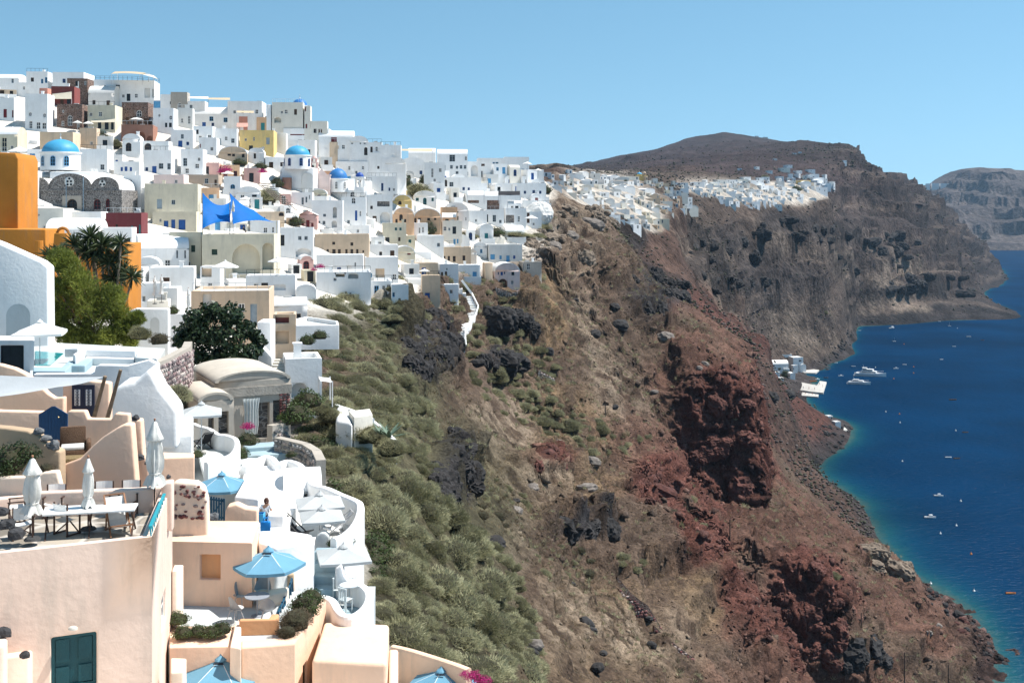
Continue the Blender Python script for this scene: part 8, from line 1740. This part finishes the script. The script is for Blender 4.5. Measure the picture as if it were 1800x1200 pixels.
slab('quay', 'stone slipway below the harbour restaurant', [(1398, 648), (1412, 646), (1440, 650), (1434, 655), (1414, 655)], 1.0, 3, QUAY, 'quay')
slab('quay', 'pale rock platform with the small cove houses', [(1448, 742), (1462, 737), (1482, 748), (1490, 755), (1466, 758)], 2.0, 4, QUAY, 'quay')
# ---- boats
HULL = {'white': mat('hull_white', (.75, .75, .75), .35, .05), 'dark': mat('hull_brown', (.14, .08, .05), .5, .2), 'orange': mat('hull_orange', (.55, .18, .04), .5, .1), 'blue': mat('hull_blue', (.05, .18, .35), .4, .1)}
def hull_mesh(L, W, H):
 m = MB(); n = 10
 for i in range(n + 1):
  t = i / n; w_ = W / 2 * (1 - max(0, (t - .45) / .55) ** 2.2) * (.86 + .14 * min(1, t * 4)); sh = H * (1 + .35 * max(0, t - .4) ** 1.5); x = -L / 2 + L * t
  m.v += [(x, -w_ * .55, -.3 * H), (x, -w_, sh), (x, -w_ * .86, sh + .02), (x, -w_ * .8, sh * .6), (x, w_ * .8, sh * .6), (x, w_ * .86, sh + .02), (x, w_, sh), (x, w_ * .55, -.3 * H)]
 for i in range(n):
  for j in range(8): a = i * 8; m.f.append((a + j, a + (j + 1) % 8, a + 8 + (j + 1) % 8, a + 8 + j)); m.m.append(0)
 m.f += [tuple(range(8))[::-1], tuple(n * 8 + k for k in range(8))]; m.m += [0, 0]; return m
def small_boat(px, py, wpx, yaw, colour, label, kind='skiff', name='boat'):
 p = zsea(px, py); L = max(3.2, wpx / F * p.y / max(.35, abs(math.cos(yaw)))); e = empty(name, tuple(p), yaw); W, H = L * .32, L * .13; hull_mesh(L, W, H).build('hull', HULL[colour], e, smooth=True, sharp=35)
 for f in (-.18, .12): m = MB(); m.box(L * f - .15, L * f + .15, -W * .4, W * .4, H * .7, H * .8); m.build('thwart', mat('boat_wood', (.3, .2, .12), .6), e)
 m = MB(); m.box(-L * .54, -L * .49, -.15, .15, 0, H * 1.5); m.build('outboard', mat('outboard_black', (.03, .03, .03), .4), e)
 if kind == 'cabin':
  m = MB(); m.box(-L * .1, L * .2, -W * .32, W * .32, H * .8, H * 2.3); c = m.build('cabin', HULL['white'], e, bevel=.08); m = MB(); m.box(L * .2, L * .215, -W * .28, W * .28, H * 1.4, H * 2.1); m.build('windscreen', paint('k'), c)
 if kind == 'sail':
  m = MB(); m.tube([(0, 0, 0), (0, 0, L * 1.2)], .06, 6); m.build('mast', RAILW(), e)
 return tag(e, label, 'boat')
def yacht(px, py, wpx, yaw, label, tiers):
 p = zsea(px, py); L = wpx / F * p.y / abs(math.cos(yaw)); e = empty('motor_yacht', tuple(p), yaw); W, H = L * .24, L * .1; hull_mesh(L, W, H).build('hull', HULL['white'], e, smooth=True, sharp=35)
 m = MB(); m.prism([(-L * .45, -W * .42), (L * .1, -W * .42), (L * .4, 0), (L * .1, W * .42), (-L * .45, W * .42)], H * .9, H * 1.12); m.build('deck', HULL['white'], e)
 z = H * 1.12
 for k in range(tiers):
  a, b = -L * (.3 - .04 * k), L * (.16 - .1 * k); w_ = W * (.36 - .04 * k); h = H * .62; m = MB()
  m.prism([(a, -w_), (b, -w_), (b + L * .06, 0), (b, w_), (a, w_)], z, z + h); c = m.build('cabin', HULL['white'], e, bevel=.1)
  m = MB(); m.prism([(a + L * .02, -w_ - .03), (b - .1, -w_ - .03), (b + L * .062, 0), (b - .1, w_ + .03), (a + L * .02, w_ + .03)], z + h * .35, z + h * .75); m.build('window_band', paint('k'), c); z += h
 m = MB(); m.box(-L * .26, L * (.1 - .1 * tiers), -W * .3, W * .3, z + H * .35, z + H * .42); m.build('hardtop', HULL['white'], e)
 for x in (-L * .24, -L * .02):
  for s in (-1, 1): m = MB(); m.bar((x, s * W * .25, z), (x, s * W * .25, z + H * .4), .1); m.build('hardtop_post', HULL['white'], e)
 m = MB(); m.bar((-L * .2, 0, z + H * .4), (-L * .24, 0, z + H * 1.5), .15); m.build('radar_mast', HULL['white'], e)
 for s in (-1, 1): m = MB(); m.tube([(-L * .4, s * W * .46, H * 1.35), (L * .1, s * W * .44, H * 1.5), (L * .42, s * W * .1, H * 1.8)], .05, 5); m.build('guard_rail', RAILW(), e)
 m = MB(); m.box(-L * .53, -L * .48, -W * .4, W * .4, H * .1, H * .22); m.build('swim_platform', HULL['white'], e); return tag(e, label, 'yacht')
yacht(1530, 661, 52, -.22, 'large white motor yacht anchored off the pier', 2); yacht(1510, 675, 38, -.25, 'smaller white motor yacht beside the large one', 1)
SB = [(1568, 577, 10, .6, 'white', 'cabin'), (1572, 600, 6, .2, 'white', 'sail'), (1511, 581, 4, 0, 'white', ''), (1606, 558, 7, 0, 'white', 'cabin'), (1651, 565, 4, 0, 'white', ''), (1669, 573, 5, 0, 'white', 'sail'), (1703, 592, 8, 0, 'white', ''), (1727, 598, 4, 0, 'dark', ''), (1677, 609, 5, 0, 'white', ''), (1655, 632, 5, .3, 'white', ''), (1575, 648, 9, 0, 'white', 'cabin'), (1590, 641, 4, 0, 'white', ''), (1500, 644, 5, 0, 'white', ''), (1469, 638, 7, 0, 'white', ''), (1478, 661, 9, 0, 'white', 'cabin'), (1452, 664, 8, 0, 'dark', ''), (1437, 667, 8, .2, 'white', 'cabin'), (1430, 671, 13, 0, 'orange', ''), (1432, 677, 10, 0, 'white', ''), (1402, 686, 12, 0, 'orange', ''), (1675, 703, 13, .05, 'dark', ''), (1667, 804, 11, 0, 'white', ''), (1682, 806, 4, 0, 'dark', ''), (1697, 760, 4, 0, 'dark', ''), (1650, 872, 16, -.2, 'white', 'cabin'), (1635, 910, 20, -.1, 'white', 'cabin'), (1777, 1043, 7, 0, 'orange', ''), (1390, 661, 8, .3, 'white', '')]
BL = {'cabin': 'small white cabin boat', 'sail': 'small white sailing boat with bare mast', '': 'small open boat'}
for i, (x, y, wd, a, c, k) in enumerate(SB):
 col = {'white': 'white', 'dark': 'dark wooden', 'orange': 'orange'}[c]; wh = 'off the headland' if y < 605 else ('moored in the harbour' if x < 1520 and y < 700 else ('out on the open bay' if y < 830 else 'below the near cliff'))
 small_boat(x, y, wd, a, c, f"small {col} {'cabin boat' if k == 'cabin' else 'sailing boat with bare mast' if k == 'sail' else 'open boat'} {wh}", k, 'boat')['group'] = 'small boats on the bay'
def buoy(px, py, c, label):
 p = zsea(px, py); e = empty('buoy', tuple(p)); r = .42; m = MB(); m.lathe([(0, -r * .4), (r * .8, -.1), (r, .15), (r * .7, .45), (.1, .6), (.1, .9), (0, .95)], n=12); m.build('float', mat('buoy_' + c, (.6, .2, .04) if c == 'orange' else (.7, .7, .7), .5), e, smooth=True); m = MB(); m.tube([(0, 0, .9), (0, 0, 1.3)], .04, 5); m.build('staff', RAILD(), e); return tag(e, label, 'buoy', c + ' mooring buoys')
for x, y, c in ((1589, 605, 'orange'), (1606, 645, 'orange'), (1606, 656, 'orange'), (1571, 666, 'orange'), (1581, 728, 'orange'), (1557, 724, 'white'), (1582, 743, 'white'), (1680, 757, 'white'), (1586, 811, 'white'), (1689, 881, 'white'), (1681, 924, 'white'), (1653, 938, 'white'), (1707, 974, 'orange'), (1712, 1039, 'white'), (1636, 1026, 'white'), (1683, 577, 'white'), (1539, 646, 'white')): buoy(x, y, c, f'{c} mooring buoy floating on the bay')
# ---- people
def skin_body(name, joints, links, mt, parent, sub=1):
 me = bpy.data.meshes.new(name); ks = list(joints); me.from_pydata([joints[k][0] for k in ks], [(ks.index(a), ks.index(b)) for a, b in links], []); o = bpy.data.objects.new(name, me); COL.objects.link(o)
 md = o.modifiers.new('skin', 'SKIN'); sk = me.skin_vertices[0].data if me.skin_vertices else None
 if sk is None: me.skin_vertices.new() if hasattr(me.skin_vertices, 'new') else None
 for i, k in enumerate(ks):
  r = joints[k][1]; me.skin_vertices[0].data[i].radius = r if hasattr(r, '__len__') else (r, r); me.skin_vertices[0].data[i].use_root = (i == 0)
 o.modifiers.new('sub', 'SUBSURF').levels = sub; o.modifiers['sub'].render_levels = sub
 dg = bpy.context.evaluated_depsgraph_get(); m2 = bpy.data.meshes.new_from_object(o.evaluated_get(dg)); bpy.data.objects.remove(o); bpy.data.meshes.remove(me)
 m2.materials.clear(); m2.materials.append(mt); m2.polygons.foreach_set('use_smooth', [True] * len(m2.polygons)); m2.name = name; q = bpy.data.objects.new(name, m2); COL.objects.link(q); q.parent = parent; return q
SKIN = lambda: mat('skin', (.42, .24, .16), .6, .05)
def cleaning_person():
 Y = 48.5; p = at(466, 944, Y); e = empty('person', tuple(p), .2); J = {'pel': ((0, 0, .92), (.15, .11)), 'wai': ((.01, -.03, 1.08), (.13, .1)), 'che': ((.03, -.1, 1.3), (.16, .11)), 'nec': ((.04, -.15, 1.46), .055), 'hea': ((.06, -.2, 1.56), (.085, .09)), 'top': ((.06, -.2, 1.66), (.075, .08)),
  'hl': ((-.09, 0, .88), .09), 'kl': ((-.1, -.05, .48), .06), 'al': ((-.1, .02, .08), .04), 'tl': ((-.1, -.14, .04), .035), 'hr': ((.09, 0, .88), .09), 'kr': ((.12, -.08, .48), .06), 'ar': ((.12, .02, .08), .04), 'tr': ((.13, -.14, .04), .035),
  'sl': ((-.16, -.1, 1.38), .06), 'el': ((-.2, -.22, 1.12), .042), 'wl': ((.02, -.36, .98), .03), 'fl': ((.07, -.4, .96), .022), 'sr': ((.2, -.1, 1.38), .06), 'er': ((.28, -.2, 1.12), .042), 'wr': ((.3, -.38, .96), .03), 'fr': ((.31, -.44, .93), .022)}
 B = [('pel', 'wai'), ('wai', 'che'), ('che', 'nec'), ('nec', 'hea'), ('hea', 'top'), ('pel', 'hl'), ('hl', 'kl'), ('kl', 'al'), ('al', 'tl'), ('pel', 'hr'), ('hr', 'kr'), ('kr', 'ar'), ('ar', 'tr'), ('che', 'sl'), ('sl', 'el'), ('el', 'wl'), ('wl', 'fl'), ('che', 'sr'), ('sr', 'er'), ('er', 'wr'), ('wr', 'fr')]
 skin_body('body', J, B, SKIN(), e, 2)
 S = {k: (J[k][0], tuple(np.array(J[k][1]) * 1.18 + .012) if hasattr(J[k][1], '__len__') else J[k][1] * 1.3) for k in ('pel', 'wai', 'che', 'sl', 'sr')}; S['e1'] = ((-.185, -.17, 1.24), .066); S['e2'] = ((.245, -.16, 1.24), .066)
 skin_body('shirt', S, [('pel', 'wai'), ('wai', 'che'), ('che', 'sl'), ('sl', 'e1'), ('che', 'sr'), ('sr', 'e2')], mat('shirt_white', (.72, .73, .75), .8), e, 2)
 T = {k: (J[k][0], tuple(np.array(J[k][1]) * 1.2) if hasattr(J[k][1], '__len__') else J[k][1] * 1.2) for k in ('pel', 'hl', 'kl', 'hr', 'kr')}; skin_body('trousers', T, [('pel', 'hl'), ('hl', 'kl'), ('pel', 'hr'), ('hr', 'kr')], mat('trousers_dark', (.02, .022, .03), .8), e, 2)
 m = MB(); m.lathe([(0, .13), (.07, .11), (.11, .04), (.115, -.04), (.09, -.12), (.05, -.14)], (.055, -.165, 1.61), 14); m.build('hair', mat('hair_brown', (.07, .03, .02), .7), e, smooth=True)
 m = MB(); m.lathe([(0, .02), (.02, 0), (0, -.02)], (.06, -.3, 1.57), 6); m.build('nose', SKIN(), e)
 tag(e, 'person in white shirt and dark trousers sweeping the white terrace', 'person')
 w_ = empty('broom', tuple(p), .2); m = MB(); m.tube([(.0, -.3, 1.3), (.45, -.62, .62)], .016, 6); m.build('handle', mat('broom_handle', (.6, .6, .6), .5), w_); m = MB(); m.cbox((.5, -.66, .56), .34, .1, .09); m.build('head', mat('broom_blue', (.01, .08, .45), .6), w_); m = MB(); m.cbox((.5, -.66, .48), .36, .08, .1); m.build('bristles', mat('bristle', (.2, .22, .3), .9), w_); tag(w_, 'blue headed broom held by the sweeping person', 'broom')
 b = empty('bag', tuple(at(467, 934, 46.4))); m = MB(); m.prism([(-.22, -.1), (.22, -.1), (.18, .12), (-.18, .12)], 0, .42); m.build('body', mat('bag_blue', (.01, .22, .6), .6), b, bevel=.05)
 for s in (-1, 1): m = MB(); m.tube([(-.1, s * .07, .4), (-.06, s * .07, .58), (.06, s * .07, .58), (.1, s * .07, .4)], .015, 5); m.build('handle', mat('bag_blue', (.01, .22, .6), .6), b)
 tag(b, 'bright blue shopping bag beside the sweeping person', 'bag')
 b = empty('crate', tuple(at(452, 914, 47.5))); m = MB(); m.box(-.3, .3, -.2, .2, 0, .04); m.build('bottom', mat('crate_blue', (.05, .35, .65), .5), b)
 for x0, x1, y0, y1 in ((-.3, .3, -.2, -.17), (-.3, .3, .17, .2), (-.3, -.27, -.17, .17), (.27, .3, -.17, .17)): m = MB(); m.box(x0, x1, y0, y1, .04, .3); m.build('side', mat('crate_blue', (.05, .35, .65), .5), b)
 tag(b, 'light blue plastic crate beside the sweeping person', 'crate')
cleaning_person()
def small_person(p, yaw, seated, top, label, cat='person'):
 e = empty('person', tuple(p), yaw); z = .45 if seated else .9; kz = (.45, -.4) if seated else (.48, -.03); az = (.08, -.42) if seated else (.06, 0)
 J = {'pel': ((0, 0, z), (.16, .12)), 'che': ((0, -.02, z + .42), (.17, .11)), 'nec': ((0, -.02, z + .56), .055), 'hea': ((0, -.04, z + .7), (.1, .11)), 'k1': ((-.1, kz[1], kz[0]), .07), 'a1': ((-.1, az[1], az[0]), .05), 'k2': ((.1, kz[1], kz[0]), .07), 'a2': ((.1, az[1], az[0]), .05), 's1': ((-.21, -.02, z + .46), .055), 'h1': ((-.25, -.18, z + .05), .035), 's2': ((.21, -.02, z + .46), .055), 'h2': ((.25, -.18, z + .05), .035)}
 skin_body('body', J, [('pel', 'che'), ('che', 'nec'), ('nec', 'hea'), ('pel', 'k1'), ('k1', 'a1'), ('pel', 'k2'), ('k2', 'a2'), ('che', 's1'), ('s1', 'h1'), ('che', 's2'), ('s2', 'h2')], SKIN(), e, 1)
 skin_body('clothes', {'pel': (J['pel'][0], (.18, .14)), 'che': (J['che'][0], (.19, .13)), 'k1': (J['k1'][0], .085), 'k2': (J['k2'][0], .085), 's1': (J['s1'][0], .07), 's2': (J['s2'][0], .07)}, [('pel', 'che'), ('pel', 'k1'), ('pel', 'k2'), ('che', 's1'), ('che', 's2')], mat('clothes_' + top, {'black': (.02, .02, .022), 'white': (.7, .7, .7), 'red': (.4, .04, .04), 'blue': (.05, .12, .3)}[top], .8), e, 1)
 m = MB(); m.lathe([(0, .12), (.09, .09), (.115, .0), (.09, -.06)], (0, -.01, z + .73), 10); m.build('hair', mat('hair_dark', (.025, .018, .012), .7), e, smooth=True); return tag(e, label, cat)
Ys_ = ground(420, 491, 60).y
small_person(at(428, 410, Ys_ + 3), 1.2, True, 'black', 'seated person in black under the blue sail')
R_ = random.Random(2)
for x, y, t in ((1412, 683, 'blue'), (1422, 684, 'red'), (1440, 676, 'black'), (1446, 680, 'white'), (1432, 685, 'black')): p = zsea(x, y, 1.2); small_person(p, R_.uniform(0, 6), False, t, f'tiny person in {t} standing on the L shaped pier')['group'] = 'people on the L shaped pier'
for x, y in ((1404, 691), (1410, 692), (1416, 692.5), (1422, 693), (1428, 693.5), (1434, 695)): p = zsea(x, y, .9); small_person(p, R_.uniform(0, 6), R_.random() < .5, R_.choice(['white', 'red', 'blue']), 'tiny bather on the low concrete pier')['group'] = 'bathers on the low pier'
# ---- wooden stairway scaffold in the ravine
def wood_stairs():
 wm = mat('grey_timber', (.16, .13, .11), .9, .3); e = empty('wooden_stairway', tuple(ground(470, 350, 60)))
 for k in range(0, 7, 2):
  a = at(452 + k * 4, 322 + k * 2, 214 - k); b = at(486 + k * 6, 352 + k * 3, 200 - k); m = MB(); m.bar(a, b, .08); wb(m, 'beam', wm, e)
 for k in range(10): a = at(455 + k * 4.5, 322 + k * 4, 212); m = MB(); m.bar(a, a + Vector((2.2, -.5, -.25)), .14); wb(m, 'tread', wm, e)
 tag(e, 'tumbledown wooden stairway in the dark ravine garden', 'stairs')
wood_stairs()
# ---- air between the camera and the far coast
def haze():
 m = bpy.data.materials.new('air'); m.use_nodes = True; nt = m.node_tree; nt.nodes.remove(nt.nodes['Principled BSDF']); v = nt.nodes.new('ShaderNodeVolumePrincipled'); v.inputs['Color'].default_value = (.48, .72, .98, 1); v.inputs['Density'].default_value = HAZE; v.inputs['Anisotropy'].default_value = .2
 nt.links.new(v.outputs[0], nt.nodes['Material Output'].inputs['Volume']); b = MB(); b.box(-5200, 6200, -3200, 7000, -60, 420); o = b.build('haze', m); struct(o, 'stuff', 'thin blue sea haze', 'haze')
HAZE = 4e-5
haze()
